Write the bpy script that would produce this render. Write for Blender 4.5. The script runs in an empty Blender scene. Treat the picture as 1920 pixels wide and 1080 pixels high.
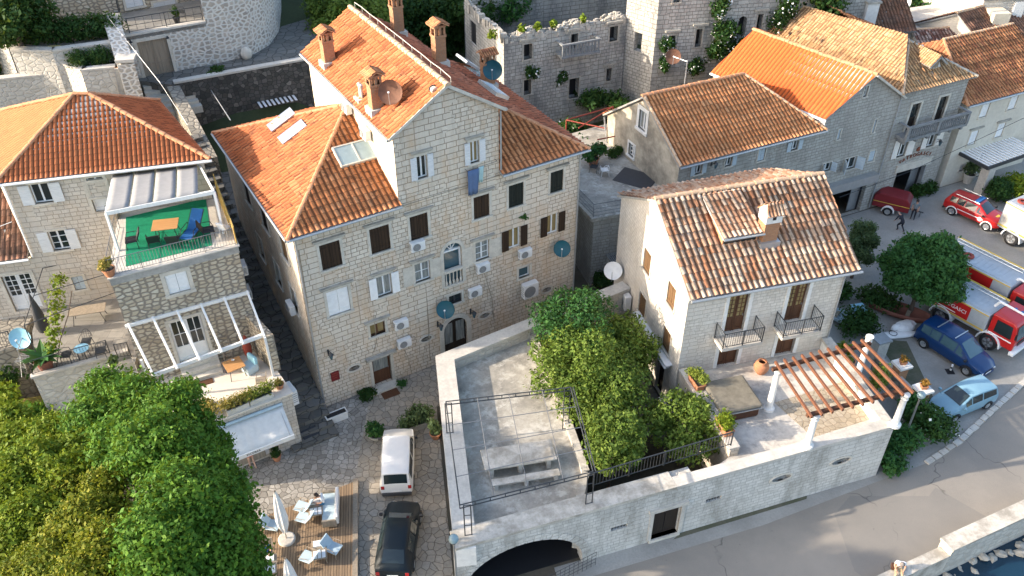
import bpy, bmesh, math, random
import numpy as np
from mathutils import Vector, Matrix, geometry
random.seed(7); RNG = np.random.default_rng(11)
SC = bpy.context.scene; COL = SC.collection
R = math.radians
# ---------------------------------------------------------------- camera model (photo pixels 1920 x 1080 -> places in the world)
CH, CT, CF = 36.0, R(37.7), 1650.0
FW = np.array([0, math.cos(CT), -math.sin(CT)]); UP = np.array([0, math.sin(CT), math.cos(CT)]); CC = np.array([0, 0, CH])
def ray(x, y): return np.array([(x-960)/CF, 0, 0]) + FW - UP*((y-540)/CF)
def P(x, y, z=0.0):
    d = ray(x, y); t = (z-CH)/d[2]; p = CC+d*t
    return (float(p[0]), float(p[1]), z)
def Zat(x, y, wy):
    d = ray(x, y); t = wy/d[1]; return float((CC+d*t)[2])
def hd(a, b): return math.degrees(math.atan2(b[1]-a[1], b[0]-a[0]))
# ---------------------------------------------------------------- meshes
class MB:
    def __init__(s): s.v = []; s.f = []; s.m = []; s.mi = 0
    def add(s, vs, fs):
        o = len(s.v); s.v += [tuple(map(float, p)) for p in vs]
        for f in fs: s.f.append([i+o for i in f]); s.m.append(s.mi)
        return s
    def poly(s, pts): return s.add(pts, [list(range(len(pts)))])
    def box(s, x0, y0, z0, x1, y1, z1, M=None):
        vs = [(x0,y0,z0),(x1,y0,z0),(x1,y1,z0),(x0,y1,z0),(x0,y0,z1),(x1,y0,z1),(x1,y1,z1),(x0,y1,z1)]
        if M is not None: vs = [M @ Vector(p) for p in vs]
        return s.add(vs, [(0,3,2,1),(4,5,6,7),(0,1,5,4),(1,2,6,5),(2,3,7,6),(3,0,4,7)])
    def prism(s, pts, z0, z1, M=None):
        n = len(pts)
        zz0 = z0 if isinstance(z0, (list, tuple)) else [z0]*n
        zz1 = z1 if isinstance(z1, (list, tuple)) else [z1]*n
        if sum(pts[i][0]*pts[(i+1)%n][1]-pts[(i+1)%n][0]*pts[i][1] for i in range(n)) < 0:
            pts = pts[::-1]; zz0 = zz0[::-1]; zz1 = zz1[::-1]
        vs = [(p[0],p[1],zz0[i]) for i, p in enumerate(pts)]+[(p[0],p[1],zz1[i]) for i, p in enumerate(pts)]
        if M is not None: vs = [M @ Vector(p) for p in vs]
        return s.add(vs, [list(range(n))[::-1], list(range(n, 2*n))]+[(i,(i+1)%n,n+(i+1)%n,n+i) for i in range(n)])
    def cone(s, p0, p1, r0, r1=None, n=8, caps=True):
        r1 = r0 if r1 is None else r1
        a = Vector(p0); b = Vector(p1); d = (b-a).normalized()
        t = d.cross(Vector((0,0,1)) if abs(d.z) < .9 else Vector((1,0,0))).normalized(); w = d.cross(t)
        vs = []
        for c, r in ((a, r0), (b, r1)):
            for i in range(n):
                q = 2*math.pi*i/n; vs.append(c+t*(r*math.cos(q))+w*(r*math.sin(q)))
        fs = [(i,(i+1)%n,n+(i+1)%n,n+i) for i in range(n)]
        if caps: fs += [list(range(n))[::-1], list(range(n, 2*n))]
        return s.add(vs, fs)
    def tube(s, pts, r, n=6):
        for a, b in zip(pts, pts[1:]): s.cone(a, b, r, r, n)
        return s
    def lathe(s, prof, n=16, c=(0,0,0), M=None, cap=False):
        vs = []
        for (r, z) in prof:
            for i in range(n):
                q = 2*math.pi*i/n; p = Vector((r*math.cos(q), r*math.sin(q), z))
                if M is not None: p = M @ p
                vs.append((p[0]+c[0], p[1]+c[1], p[2]+c[2]))
        fs = [(k*n+i, k*n+(i+1)%n, (k+1)*n+(i+1)%n, (k+1)*n+i) for k in range(len(prof)-1) for i in range(n)]
        if cap: fs += [list(range(n))[::-1], [(len(prof)-1)*n+i for i in range(n)]]
        return s.add(vs, fs)
    def ball(s, c, rx, ry=None, rz=None, n=12, k=7):
        ry = ry or rx; rz = rz or rx
        prof = [(math.sin(math.pi*(i+.02)/(k+.04)), -math.cos(math.pi*(i+.02)/(k+.04))) for i in range(k+1)]
        M = Matrix.Diagonal((rx, ry, rz))
        return s.lathe(prof, n, c, M, True)
    def build(s, name, mat, parent=None, smooth=False, bevel=0):
        me = bpy.data.meshes.new(name); me.from_pydata(s.v, [], s.f)
        mats = mat if isinstance(mat, (list, tuple)) else [mat]
        for q in mats: me.materials.append(q)
        if len(mats) > 1: me.polygons.foreach_set('material_index', s.m)
        if smooth: me.polygons.foreach_set('use_smooth', [True]*len(me.polygons))
        autouv(me)
        o = bpy.data.objects.new(name, me); COL.objects.link(o)
        if parent is not None: o.parent = parent
        if bevel:
            b = o.modifiers.new('bevel', 'BEVEL'); b.width = bevel; b.segments = 2; b.limit_method = 'ANGLE'
        return o
def autouv(me):
    n = len(me.loops)
    if not n: return
    me.update()
    uv = me.uv_layers.new(name='UVMap')
    co = np.empty(len(me.vertices)*3); me.vertices.foreach_get('co', co); co = co.reshape(-1, 3)
    li = np.empty(n, dtype=np.int32); me.loops.foreach_get('vertex_index', li)
    npol = len(me.polygons)
    nor = np.empty(npol*3); me.polygons.foreach_get('normal', nor); nor = nor.reshape(-1, 3)
    tot = np.empty(npol, dtype=np.int32); me.polygons.foreach_get('loop_total', tot)
    N = np.repeat(nor, tot, axis=0); p = co[li]
    flat = np.abs(N[:, 2]) > .75
    t = np.stack([-N[:, 1], N[:, 0]], 1); ln = np.linalg.norm(t, axis=1, keepdims=True); ln[ln < 1e-6] = 1; t /= ln
    u = np.where(flat, p[:, 0], (p[:, :2]*t).sum(1)); v = np.where(flat, p[:, 1], p[:, 2])
    uv.data.foreach_set('uv', np.stack([u, v], 1).ravel())
def npmesh(name, verts, quads, mat, parent=None, smooth=False):
    me = bpy.data.meshes.new(name)
    verts = np.asarray(verts, dtype=np.float32); quads = np.asarray(quads, dtype=np.int32)
    k = quads.shape[1]
    me.vertices.add(len(verts)); me.vertices.foreach_set('co', verts.ravel())
    me.loops.add(quads.size); me.loops.foreach_set('vertex_index', quads.ravel())
    me.polygons.add(len(quads)); me.polygons.foreach_set('loop_start', np.arange(0, quads.size, k, dtype=np.int32))
    me.update(calc_edges=True)
    if smooth: me.polygons.foreach_set('use_smooth', [True]*len(quads))
    me.materials.append(mat)
    o = bpy.data.objects.new(name, me); COL.objects.link(o)
    if parent is not None: o.parent = parent
    return o
def tag(o, label, cat, group=None, kind=None):
    if label: o['label'] = label
    if cat: o['category'] = cat
    if group: o['group'] = group
    if kind: o['kind'] = kind
    return o
FR = {}
def thing(name, label, cat, loc=(0,0,0), rz=0, group=None):
    o = bpy.data.objects.new(name, None); COL.objects.link(o); o.empty_display_size = .2
    o.location = loc; o.rotation_euler = (0, 0, R(rz)); FR[o.name] = (loc, rz)
    return tag(o, label, cat, group)
def structure(name, mb, mat):
    o = mb.build(name, mat); o['kind'] = 'structure'; return o
def stuff(name, mb, mat): 
    o = mb.build(name, mat); o['kind'] = 'stuff'; return o
def copy_tree(o, loc=None, rz=None, label=None, parent=None):
    c = o.copy(); COL.objects.link(c)
    if parent is not None: c.parent = parent
    if loc is not None: c.location = loc
    if rz is not None: c.rotation_euler = (0, 0, R(rz))
    if label: c['label'] = label
    for ch in list(o.children): copy_tree(ch, parent=c)
    return c
# ---------------------------------------------------------------- node helper
class NM:
    def __init__(s, name, rough=.85, spec=.3):
        s.mat = bpy.data.materials.new(name); s.mat.use_nodes = True
        s.nt = s.mat.node_tree; s.b = s.nt.nodes['Principled BSDF']
        s.b.inputs['Roughness'].default_value = rough; s.b.inputs['Specular IOR Level'].default_value = spec
    def n(s, t, **kw):
        x = s.nt.nodes.new(t)
        for k, v in kw.items(): setattr(x, k, v)
        return x
    def l(s, a, b): s.nt.links.new(a, b)
    def val(s, x):
        return x
    def inp(s, node, key, v):
        if hasattr(v, 'is_output'): s.l(v, node.inputs[key])
        else:
            if isinstance(v, tuple) and len(v) == 3 and node.inputs[key].type == 'RGBA': v = v+(1,)
            node.inputs[key].default_value = v
    def uv(s): return s.n('ShaderNodeUVMap', uv_map='UVMap').outputs[0]
    def obj(s): return s.n('ShaderNodeTexCoord').outputs['Object']
    def vmul(s, v, k):
        m = s.n('ShaderNodeVectorMath', operation='MULTIPLY'); s.inp(m, 0, v); s.inp(m, 1, k); return m.outputs[0]
    def vadd(s, v, k):
        m = s.n('ShaderNodeVectorMath', operation='ADD'); s.inp(m, 0, v); s.inp(m, 1, k); return m.outputs[0]
    def noise(s, v, scale, detail=4, rough=.6, color=False):
        m = s.n('ShaderNodeTexNoise'); s.inp(m, 'Vector', v); s.inp(m, 'Scale', scale); s.inp(m, 'Detail', detail); s.inp(m, 'Roughness', rough)
        return m.outputs['Color' if color else 'Fac']
    def ramp(s, f, stops, interp='LINEAR'):
        m = s.n('ShaderNodeValToRGB'); s.l(f, m.inputs[0]); cr = m.color_ramp; cr.interpolation = interp
        while len(cr.elements) < len(stops): cr.elements.new(.5)
        for e, (p, c) in zip(cr.elements, stops):
            e.position = p; e.color = (c, c, c, 1) if isinstance(c, (int, float)) else tuple(c)+(1,)
        return m.outputs[0]
    def mix(s, f, a, b, mode='MIX'):
        m = s.n('ShaderNodeMix', data_type='RGBA', blend_type=mode)
        s.inp(m, 0, f); s.inp(m, 6, a); s.inp(m, 7, b); return m.outputs[2]
    def math(s, op, a, b=0.0):
        m = s.n('ShaderNodeMath', operation=op); s.inp(m, 0, a); s.inp(m, 1, b); return m.outputs[0]
    def bump(s, h, st=.5, dist=.02):
        m = s.n('ShaderNodeBump'); s.inp(m, 'Height', h); m.inputs['Strength'].default_value = st; m.inputs['Distance'].default_value = dist
        s.l(m.outputs[0], s.b.inputs['Normal'])
    def col(s, c): s.inp(s.b, 'Base Color', c); return s
    def distort(s, v, scale, amt):
        c = s.noise(v, scale, 2, .5, True); d = s.vadd(c, (-.5, -.5, -.5)); return s.vadd(v, s.vmul(d, (amt, amt, amt)))
def mul3(c, k): return tuple(x*k for x in c)
# ---------------------------------------------------------------- materials
def stone_block(name, c1, c2, mortar, bw=.42, bh=.24, ms=.016, stain=None, stain_amt=.5, stain_scale=.35):
    m = NM(name, .92, .15); uv = m.uv(); d = m.distort(uv, 1.6, .05)
    d = m.distort(d, 9, .012)
    br = m.n('ShaderNodeTexBrick', offset=.5, offset_frequency=2, squash=.72, squash_frequency=3)
    m.inp(br, 'Vector', d); m.inp(br, 'Scale', 1.0); m.inp(br, 'Brick Width', bw); m.inp(br, 'Row Height', bh); m.inp(br, 'Mortar Size', ms)
    m.inp(br, 'Mortar Smooth', .25); m.inp(br, 'Bias', 0.0)
    m.inp(br, 'Color1', c1); m.inp(br, 'Color2', c2); m.inp(br, 'Mortar', mortar); c = br.outputs['Color']; bf = br.outputs['Fac']
    if bw > .3:
        b2 = m.n('ShaderNodeTexBrick', offset=.42, offset_frequency=2, squash=1.4, squash_frequency=2)
        for k_, v_ in (('Vector', d), ('Scale', 1.0), ('Brick Width', bw*1.3), ('Row Height', bh*1.32), ('Mortar Size', ms*1.1), ('Mortar Smooth', .3), ('Color1', mul3(c1, .93)), ('Color2', mul3(c2, 1.05)), ('Mortar', mul3(mortar, 1.15))): m.inp(b2, k_, v_)
        mk = m.ramp(m.noise(m.distort(uv, .6, .8), .17, 3), [(.50, .0), (.505, 1.0)]); c = m.mix(mk, c, b2.outputs['Color']); bf = m.mix(mk, bf, b2.outputs['Fac'])
    n1 = m.noise(uv, .5, 5, .65)
    c = m.mix(m.ramp(n1, [(.3, .0), (.75, .55)]), c, m.mix(.5, c, mul3(c1, .62)))
    n2 = m.noise(uv, 14, 3); c = m.mix(m.ramp(n2, [(.35, .0), (.8, .35)]), c, mul3(c2, .7))
    if stain:
        sv = m.vmul(uv, (1.0, .35, 1)); n3 = m.noise(sv, stain_scale*2, 6, .7)
        c = m.mix(m.math('MULTIPLY', m.ramp(n3, [(.46, .0), (.68, 1.0)]), stain_amt), c, stain)
    ns = m.noise(m.vmul(m.distort(uv, .7, .4), (2.2, .16, 1)), 1.3, 6, .75); c = m.mix(m.ramp(ns, [(.50, .0), (.72, .55)]), c, m.mix(.5, c, mul3(mortar, .7)))
    m.col(c)
    h = m.math('SUBTRACT', m.math('MULTIPLY', m.noise(uv, 18, 3), .35), m.math('MULTIPLY', bf, 1.0))
    m.bump(h, .8, .03); return m.mat
def rubble(name, stones, mortar, sx=2.0, sy=3.2, gap=.10, patch=None, rnd=.85):
    m = NM(name, .95, .12); uv = m.uv(); d = m.distort(uv, 2.2, .12); v = m.vmul(d, (sx, sy, 1))
    vo = m.n('ShaderNodeTexVoronoi', feature='DISTANCE_TO_EDGE', voronoi_dimensions='2D'); m.inp(vo, 'Vector', v); m.inp(vo, 'Scale', 1.0); m.inp(vo, 'Randomness', rnd)
    v2 = m.n('ShaderNodeTexVoronoi', feature='F1', voronoi_dimensions='2D'); m.inp(v2, 'Vector', v); m.inp(v2, 'Scale', 1.0); m.inp(v2, 'Randomness', rnd)
    sep = m.n('ShaderNodeSeparateColor'); m.l(v2.outputs['Color'], sep.inputs[0])
    k = len(stones); c = m.ramp(sep.outputs[0], [(i/(k-1) if k > 1 else 0, s) for i, s in enumerate(stones)])
    e = m.ramp(vo.outputs['Distance'], [(gap*.45, .0), (gap, 1.0)])
    c = m.mix(m.ramp(m.noise(uv, 9, 4), [(.3, .0), (.8, .45)]), c, m.mix(.6, c, (.12, .1, .08)))
    c = m.mix(e, mortar, c)
    n1 = m.noise(uv, .45, 5, .65)
    c = m.mix(m.ramp(n1, [(.4, .0), (.75, .5)]), c, m.mix(.6, c, patch or mul3(mortar, .6)))
    m.col(c); m.bump(m.math('ADD', e, m.math('MULTIPLY', m.noise(uv, 20, 2), .4)), .8, .035); return m.mat
def paving(name, stones, joint, sc=1.6, gap=.07, dirt=(.16, .14, .11)):
    m = NM(name, .85, .25); uv = m.uv(); d = m.distort(m.distort(uv, 1.1, .3), 4, .1)
    vo = m.n('ShaderNodeTexVoronoi', feature='DISTANCE_TO_EDGE', voronoi_dimensions='2D'); m.inp(vo, 'Vector', d); m.inp(vo, 'Scale', sc); m.inp(vo, 'Randomness', .8)
    v2 = m.n('ShaderNodeTexVoronoi', feature='F1', voronoi_dimensions='2D'); m.inp(v2, 'Vector', d); m.inp(v2, 'Scale', sc); m.inp(v2, 'Randomness', .8)
    sep = m.n('ShaderNodeSeparateColor'); m.l(v2.outputs['Color'], sep.inputs[0])
    k = len(stones); c = m.ramp(sep.outputs[0], [(i/(k-1), s) for i, s in enumerate(stones)])
    e = m.ramp(vo.outputs['Distance'], [(gap*.3, .0), (gap, 1.0)])
    c = m.mix(m.ramp(m.noise(uv, 6, 5), [(.35, .0), (.8, .5)]), c, dirt)
    c = m.mix(e, joint, c)
    c = m.mix(m.ramp(m.noise(uv, .35, 5, .7), [(.4, .0), (.7, .6)]), c, m.mix(.55, c, dirt))
    m.col(c); m.bump(m.math('ADD', e, m.math('MULTIPLY', m.noise(uv, 12, 3), .5)), .7, .03); return m.mat
def plaster(name, c, c2, scale=.6, rough=.9, bump=.25, fine=6, lo=.42, hi=.66, streak=None):
    m = NM(name, rough, .2); uv = m.uv()
    n = m.noise(uv, scale, 7, .68); col = m.mix(m.ramp(n, [(lo, .0), (hi, 1.0)]), c, c2)
    n2 = m.noise(uv, fine, 4, .7); col = m.mix(m.ramp(n2, [(.4, .0), (.85, .5)]), col, mul3(c2, .7))
    if streak:
        n3 = m.noise(m.distort(uv, .8, .5), .9, 7, .75); col = m.mix(m.ramp(n3, [(.5, .0), (.62, .85)]), col, streak)
    m.col(col); m.bump(m.noise(uv, 12, 4), bump, .02); return m.mat
def plain(name, c, rough=.6, metal=0, spec=.4, var=.12, coat=0):
    m = NM(name, rough, spec); o = m.obj()
    n = m.noise(o, 3.5, 4); m.col(m.mix(m.ramp(n, [(.3, .0), (.75, 1.0)]), mul3(c, 1+var*.4), mul3(c, 1-var)))
    m.b.inputs['Metallic'].default_value = metal
    if coat: m.b.inputs['Coat Weight'].default_value = coat; m.b.inputs['Coat Roughness'].default_value = .05
    return m.mat
def wood(name, c, c2, scale=6, along='z', rough=.7):
    m = NM(name, rough, .25); o = m.obj(); k = {'z': (1, 1, .06), 'x': (.06, 1, 1), 'y': (1, .06, 1)}[along]
    n = m.noise(m.vmul(o, k), scale*3, 4, .6); m.col(m.mix(m.ramp(n, [(.3, .0), (.7, 1.0)]), c, c2)); m.bump(n, .3, .01); return m.mat
def boards(name, c, c2, gap, w=.14, axis=0, rough=.75):
    m = NM(name, rough, .2); uv = m.uv(); sp = m.n('ShaderNodeSeparateXYZ'); m.l(uv, sp.inputs[0])
    a = m.math('DIVIDE', sp.outputs[axis], w); fl = m.math('FLOOR', a); fr = m.math('FRACT', a)
    wn = m.n('ShaderNodeTexWhiteNoise', noise_dimensions='1D'); m.l(fl, wn.inputs['W'])
    c0 = m.mix(wn.outputs['Value'], c, c2)
    n = m.noise(m.vmul(uv, (8, .6, 1) if axis == 0 else (.6, 8, 1)), 3, 4); c0 = m.mix(m.ramp(n, [(.35, .0), (.75, .6)]), c0, mul3(c2, .6))
    g = m.math('LESS_THAN', fr, .16); m.col(m.mix(g, c0, gap)); m.bump(m.math('SUBTRACT', 1.0, g), .6, .02); return m.mat
def tiles(name, cols, moss=(.10, .06, .04), moss_amt=.5, ms=1.2, lo=.55, hi=.72, lum=None):
    m = NM(name, .85, .2); a = m.n('ShaderNodeAttribute', attribute_name='tr'); uv = m.uv()
    k = len(cols); c = m.ramp(a.outputs['Fac'], [(i/(k-1), s) for i, s in enumerate(cols)])
    ch = m.n('ShaderNodeAttribute', attribute_name='ch'); c = m.mix(m.math('MULTIPLY', ch.outputs['Fac'], .78), c, m.mix(.55, mul3(cols[0], .4), (.07, .04, .025)))  # tile channels and row steps darkened: dirt plus gap shade painted into the colour
    n = m.noise(m.distort(uv, 2, .3), ms, 6, .7); c = m.mix(m.math('MULTIPLY', m.ramp(n, [(lo, .0), (hi, 1.0)]), moss_amt), c, moss)
    nd = m.noise(m.vmul(uv, (1.1, 5.5, 1)), 1.0, 4, .6); c = m.mix(m.math('MULTIPLY', m.ramp(nd, [(.60, .0), (.66, 1.0)]), min(1, moss_amt*1.1)), c, mul3(moss, .8))
    n2 = m.noise(uv, 22, 3); c = m.mix(m.ramp(n2, [(.4, .0), (.8, .4)]), c, mul3(cols[0], .55))
    m.col(c); m.bump(n2, .25, .01); return m.mat
def foliage(name, cols, trans=.22, rough=.6):
    m = NM(name, rough, .14); g = m.n('ShaderNodeNewGeometry'); k = len(cols)
    c = m.ramp(g.outputs['Random Per Island'], [(i/(k-1), s) for i, s in enumerate(cols)])
    n = m.noise(m.obj(), .9, 3); c = m.mix(m.ramp(n, [(.35, .0), (.7, .6)]), c, cols[-1])
    m.col(c); t = m.n('ShaderNodeBsdfTranslucent'); m.l(m.mix(.5, c, (.25, .3, .02)), t.inputs[0])
    mx = m.n('ShaderNodeMixShader'); mx.inputs[0].default_value = trans
    m.l(m.b.outputs[0], mx.inputs[1]); m.l(t.outputs[0], mx.inputs[2]); m.l(mx.outputs[0], m.nt.nodes['Material Output'].inputs[0]); return m.mat
X = {}
X['block_warm'] = stone_block('limestone_warm', (.62,.54,.42), (.52,.44,.33), (.22,.17,.12), .44, .25, .017, stain=(.50,.30,.15), stain_amt=.5)
X['block_gable'] = stone_block('limestone_gable', (.58,.54,.46), (.48,.44,.37), (.20,.175,.14), .40, .25, .016)
X['block_pale'] = stone_block('limestone_pale', (.76,.70,.61), (.62,.56,.48), (.46,.41,.34), .36, .2, .013, stain=(.45,.38,.29), stain_amt=.4)
X['block_white'] = stone_block('limestone_bleached', (.70,.67,.61), (.56,.535,.48), (.36,.34,.30), .42, .22, .013, stain=(.25,.235,.20), stain_amt=.85)
X['block_grey'] = stone_block('limestone_grey', (.50,.47,.41), (.40,.37,.32), (.20,.185,.16), .42, .23, .015, stain=(.20,.18,.15), stain_amt=.5)
X['block_ruin'] = stone_block('limestone_ruin', (.57,.535,.47), (.40,.375,.325), (.15,.14,.125), .46, .27, .02, stain=(.12,.125,.125), stain_amt=.85, stain_scale=.22)
X['rub_tan'] = rubble('rubble_tan', [(.42,.35,.25),(.60,.53,.41),(.52,.44,.32),(.66,.60,.48)], (.24,.21,.17), 2.6, 4.2, .20, patch=(.30,.21,.11), rnd=.65)
X['rub_house'] = stone_block('limestone_rough', (.66,.60,.51), (.54,.48,.40), (.34,.30,.25), .40, .24, .017, stain=(.50,.36,.22), stain_amt=.35)
X['rub_white'] = rubble('rubble_white_mortar', [(.36,.31,.25),(.48,.43,.36),(.30,.27,.23),(.54,.48,.40)], (.60,.57,.51), 2.4, 3.4, .24)
X['rub_wall'] = rubble('rubble_garden', [(.56,.52,.45),(.64,.60,.52),(.48,.44,.37)], (.48,.45,.39), 2.2, 3.2, .15)
X['rub_dark'] = rubble('rubble_blackened', [(.10,.10,.09),(.055,.055,.05),(.15,.14,.125),(.07,.068,.06),(.24,.22,.19)], (.05,.05,.047), 3.0, 3.6, .08)
X['rub_old'] = rubble('rubble_old', [(.30,.27,.22),(.40,.36,.29),(.24,.22,.18)], (.17,.155,.13), 2.2, 3.0, .14)
X['pave'] = paving('flagstones', [(.30,.275,.235),(.44,.41,.36),(.25,.23,.20),(.52,.48,.42)], (.115,.105,.085), 3.1, .065)
X['pave2'] = paving('crazy_paving', [(.36,.31,.24),(.44,.38,.30),(.30,.27,.22),(.40,.36,.30)], (.15,.125,.095), 2.5, .055)
X['pave_dark'] = paving('lane_stones', [(.12,.118,.108),(.18,.175,.16),(.09,.088,.08)], (.045,.044,.04), 1.5, .06)
X['pebble'] = paving('pebble_floor', [(.46,.38,.27),(.54,.46,.35),(.40,.33,.23),(.50,.42,.31)], (.27,.21,.14), 3.0, .06)
X['patio'] = stone_block('patio_slabs', (.30,.285,.25), (.24,.225,.20), (.18,.17,.15), .8, .5, .012)
def asphalt():
    m = NM('asphalt', .9, .2); uv = m.uv(); c = m.mix(m.ramp(m.noise(uv, .22, 6, .7), [(.35, .0), (.65, 1.0)]), (.29, .258, .215), (.235, .212, .18)); c = m.mix(m.ramp(m.noise(uv, 40, 2), [(.45, .0), (.8, .6)]), c, (.10, .095, .085))
    v = m.n('ShaderNodeTexVoronoi', feature='DISTANCE_TO_EDGE', voronoi_dimensions='2D'); m.inp(v, 'Vector', m.distort(uv, .8, 1.6)); m.inp(v, 'Scale', .16); cr = m.math('MULTIPLY', m.ramp(v.outputs['Distance'], [(.0, 1.0), (.006, .0)]), m.ramp(m.noise(uv, .3, 2), [(.45, .0), (.6, .8)]))
    v2 = m.n('ShaderNodeTexVoronoi', feature='F1', distance='CHEBYCHEV', voronoi_dimensions='2D'); m.inp(v2, 'Vector', uv); m.inp(v2, 'Scale', .13); sp = m.n('ShaderNodeSeparateColor'); m.l(v2.outputs['Color'], sp.inputs[0]); c = m.mix(m.ramp(sp.outputs[0], [(.74, .0), (.78, .35)]), c, (.15, .145, .135)); c = m.mix(m.ramp(m.noise(uv, 2.2, 3, .8), [(.66, .0), (.74, .6)]), c, (.11, .105, .095))
    m.col(m.mix(cr, c, (.06, .058, .052))); m.bump(m.noise(uv, 30, 3), .3, .01); return m.mat
X['asphalt'] = asphalt()
X['yard'] = plaster('yard_concrete', (.36,.345,.31), (.25,.24,.215), .25, .85, .2, 9, .4, .65)
X['conc'] = plaster('terrace_concrete', (.42,.385,.32), (.19,.178,.155), .55, .9, .3, 5, .42, .68, streak=(.54,.51,.44))
X['white_terr'] = plaster('whitewashed_floor', (.58,.54,.47), (.42,.39,.34), .5, .8, .15, 4, .42, .70, streak=(.31,.29,.26))
X['cap'] = plaster('stone_coping', (.56,.52,.45), (.36,.33,.29), .9, .9, .25, 7, .45, .75)
X['cap_old'] = plaster('weathered_coping', (.58,.53,.45), (.30,.27,.22), 1.0, .9, .3, 6, .4, .62)
X['tile_floor'] = plaster('cream_floor', (.70,.62,.52), (.62,.55,.46), .6, .7, .1, 4)
X['conc_band'] = plaster('concrete_band', (.40,.38,.34), (.26,.25,.23), .9, .9, .2, 5)
X['cream'] = plaster('cream_render', (.70,.61,.46), (.60,.52,.39), .5, .9, .12, 4)
X['white_render'] = plaster('white_render', (.76,.74,.69), (.64,.62,.57), .6, .85, .12, 4)
X['render_old'] = plaster('stained_render', (.55,.48,.37), (.26,.225,.175), .42, .95, .25, 3, .42, .60)
X['render_far'] = plaster('pale_render', (.66,.60,.49), (.58,.52,.42), .4, .9, .15, 4)
X['stone_trim'] = plaster('stone_trim', (.62,.57,.48), (.46,.42,.35), 1.2, .85, .2, 9)
X['trim_grey'] = plaster('hood_stone', (.44,.41,.35), (.26,.24,.20), 1.4, .9, .25, 8)
X['balus'] = plaster('grey_balcony_stone', (.26,.265,.26), (.15,.155,.155), 1.2, .9, .25, 8)
X['earth'] = plaster('earth', (.12,.10,.075), (.075,.07,.05), .5, .95, .4, 5)
X['soil_dark'] = plaster('garden_earth', (.07,.065,.05), (.045,.045,.035), .8, .95, .4, 5)
X['lawn'] = plaster('rough_grass', (.16,.13,.04), (.09,.10,.03), .8, .95, .5, 8)
X['hill'] = plaster('wooded_slope', (.06,.075,.035), (.04,.05,.025), .3, .95, .5, 5)
X['lichen'] = plaster('mossy_ground', (.13,.12,.085), (.08,.09,.05), 1.2, .95, .4, 8)
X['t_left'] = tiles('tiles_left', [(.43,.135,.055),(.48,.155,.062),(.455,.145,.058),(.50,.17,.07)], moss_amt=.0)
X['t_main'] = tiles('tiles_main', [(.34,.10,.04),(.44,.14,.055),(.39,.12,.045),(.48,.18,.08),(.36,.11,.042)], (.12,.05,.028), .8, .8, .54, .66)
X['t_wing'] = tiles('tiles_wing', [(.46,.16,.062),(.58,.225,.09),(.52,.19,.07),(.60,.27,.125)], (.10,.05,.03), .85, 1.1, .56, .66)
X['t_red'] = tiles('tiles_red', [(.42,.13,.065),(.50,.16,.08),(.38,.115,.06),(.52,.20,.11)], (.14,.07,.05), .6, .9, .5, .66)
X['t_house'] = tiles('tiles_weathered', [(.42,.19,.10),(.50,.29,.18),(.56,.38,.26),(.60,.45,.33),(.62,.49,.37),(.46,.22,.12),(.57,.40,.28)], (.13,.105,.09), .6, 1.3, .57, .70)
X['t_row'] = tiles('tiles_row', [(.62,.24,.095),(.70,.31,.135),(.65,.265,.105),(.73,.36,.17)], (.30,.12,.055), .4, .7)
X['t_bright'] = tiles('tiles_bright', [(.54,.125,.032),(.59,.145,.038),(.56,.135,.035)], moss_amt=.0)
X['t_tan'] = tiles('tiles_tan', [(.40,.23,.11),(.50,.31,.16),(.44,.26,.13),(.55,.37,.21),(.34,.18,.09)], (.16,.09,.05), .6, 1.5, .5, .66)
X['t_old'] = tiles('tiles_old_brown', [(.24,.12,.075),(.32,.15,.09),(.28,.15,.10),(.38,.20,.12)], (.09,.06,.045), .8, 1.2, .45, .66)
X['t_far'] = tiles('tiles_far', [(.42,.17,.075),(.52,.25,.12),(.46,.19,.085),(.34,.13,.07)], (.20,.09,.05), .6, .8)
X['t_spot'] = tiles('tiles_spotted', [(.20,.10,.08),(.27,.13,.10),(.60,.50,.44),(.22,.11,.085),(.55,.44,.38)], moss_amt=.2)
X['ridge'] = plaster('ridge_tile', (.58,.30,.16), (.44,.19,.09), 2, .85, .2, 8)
X['ridge_pale'] = plaster('ridge_tile_pale', (.60,.43,.28), (.44,.27,.16), 2, .85, .2, 8)
X['brick'] = stone_block('chimney_brick', (.52,.26,.13), (.43,.20,.10), (.30,.24,.18), .22, .075, .010)
X['white'] = plain('white_paint', (.80,.79,.76), .5)
X['whitewood'] = wood('white_timber', (.80,.79,.75), (.70,.69,.65), 4)
X['pvc'] = plain('white_window_frame', (.78,.78,.76), .4)
X['shut_w'] = boards('white_louvres', (.76,.76,.74), (.70,.71,.70), (.48,.50,.51), .075, 1, .55)
X['shut_b'] = boards('blue_white_louvres', (.56,.63,.66), (.50,.58,.62), (.34,.40,.43), .075, 1, .55)
X['shut_dk'] = boards('dark_brown_boards', (.055,.032,.018), (.035,.021,.013), (.015,.01,.007), .17, 0)
X['shut_gr'] = boards('blackish_green_boards', (.022,.028,.022), (.015,.02,.016), (.008,.008,.008), .17, 0)
X['shut_bn'] = boards('brown_boards', (.20,.115,.055), (.14,.08,.04), (.05,.03,.015), .12, 0)
X['door_bn'] = wood('brown_door', (.12,.055,.028), (.075,.034,.018), 5)
X['door_dk'] = wood('dark_door', (.035,.025,.018), (.02,.015,.012), 5)
X['pergwood'] = wood('red_brown_beam', (.19,.08,.042), (.13,.055,.03), 4)
X['beam_dk'] = wood('dark_beam', (.10,.045,.025), (.07,.032,.018), 4)
X['oldwood'] = wood('grey_timber', (.34,.28,.21), (.22,.18,.13), 4)
X['tablewood'] = wood('orange_table_top', (.50,.27,.11), (.42,.21,.08), 5, 'x')
X['deck'] = boards('deck_boards', (.33,.23,.14), (.23,.16,.10), (.05,.035,.025), .13, 0)
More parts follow.
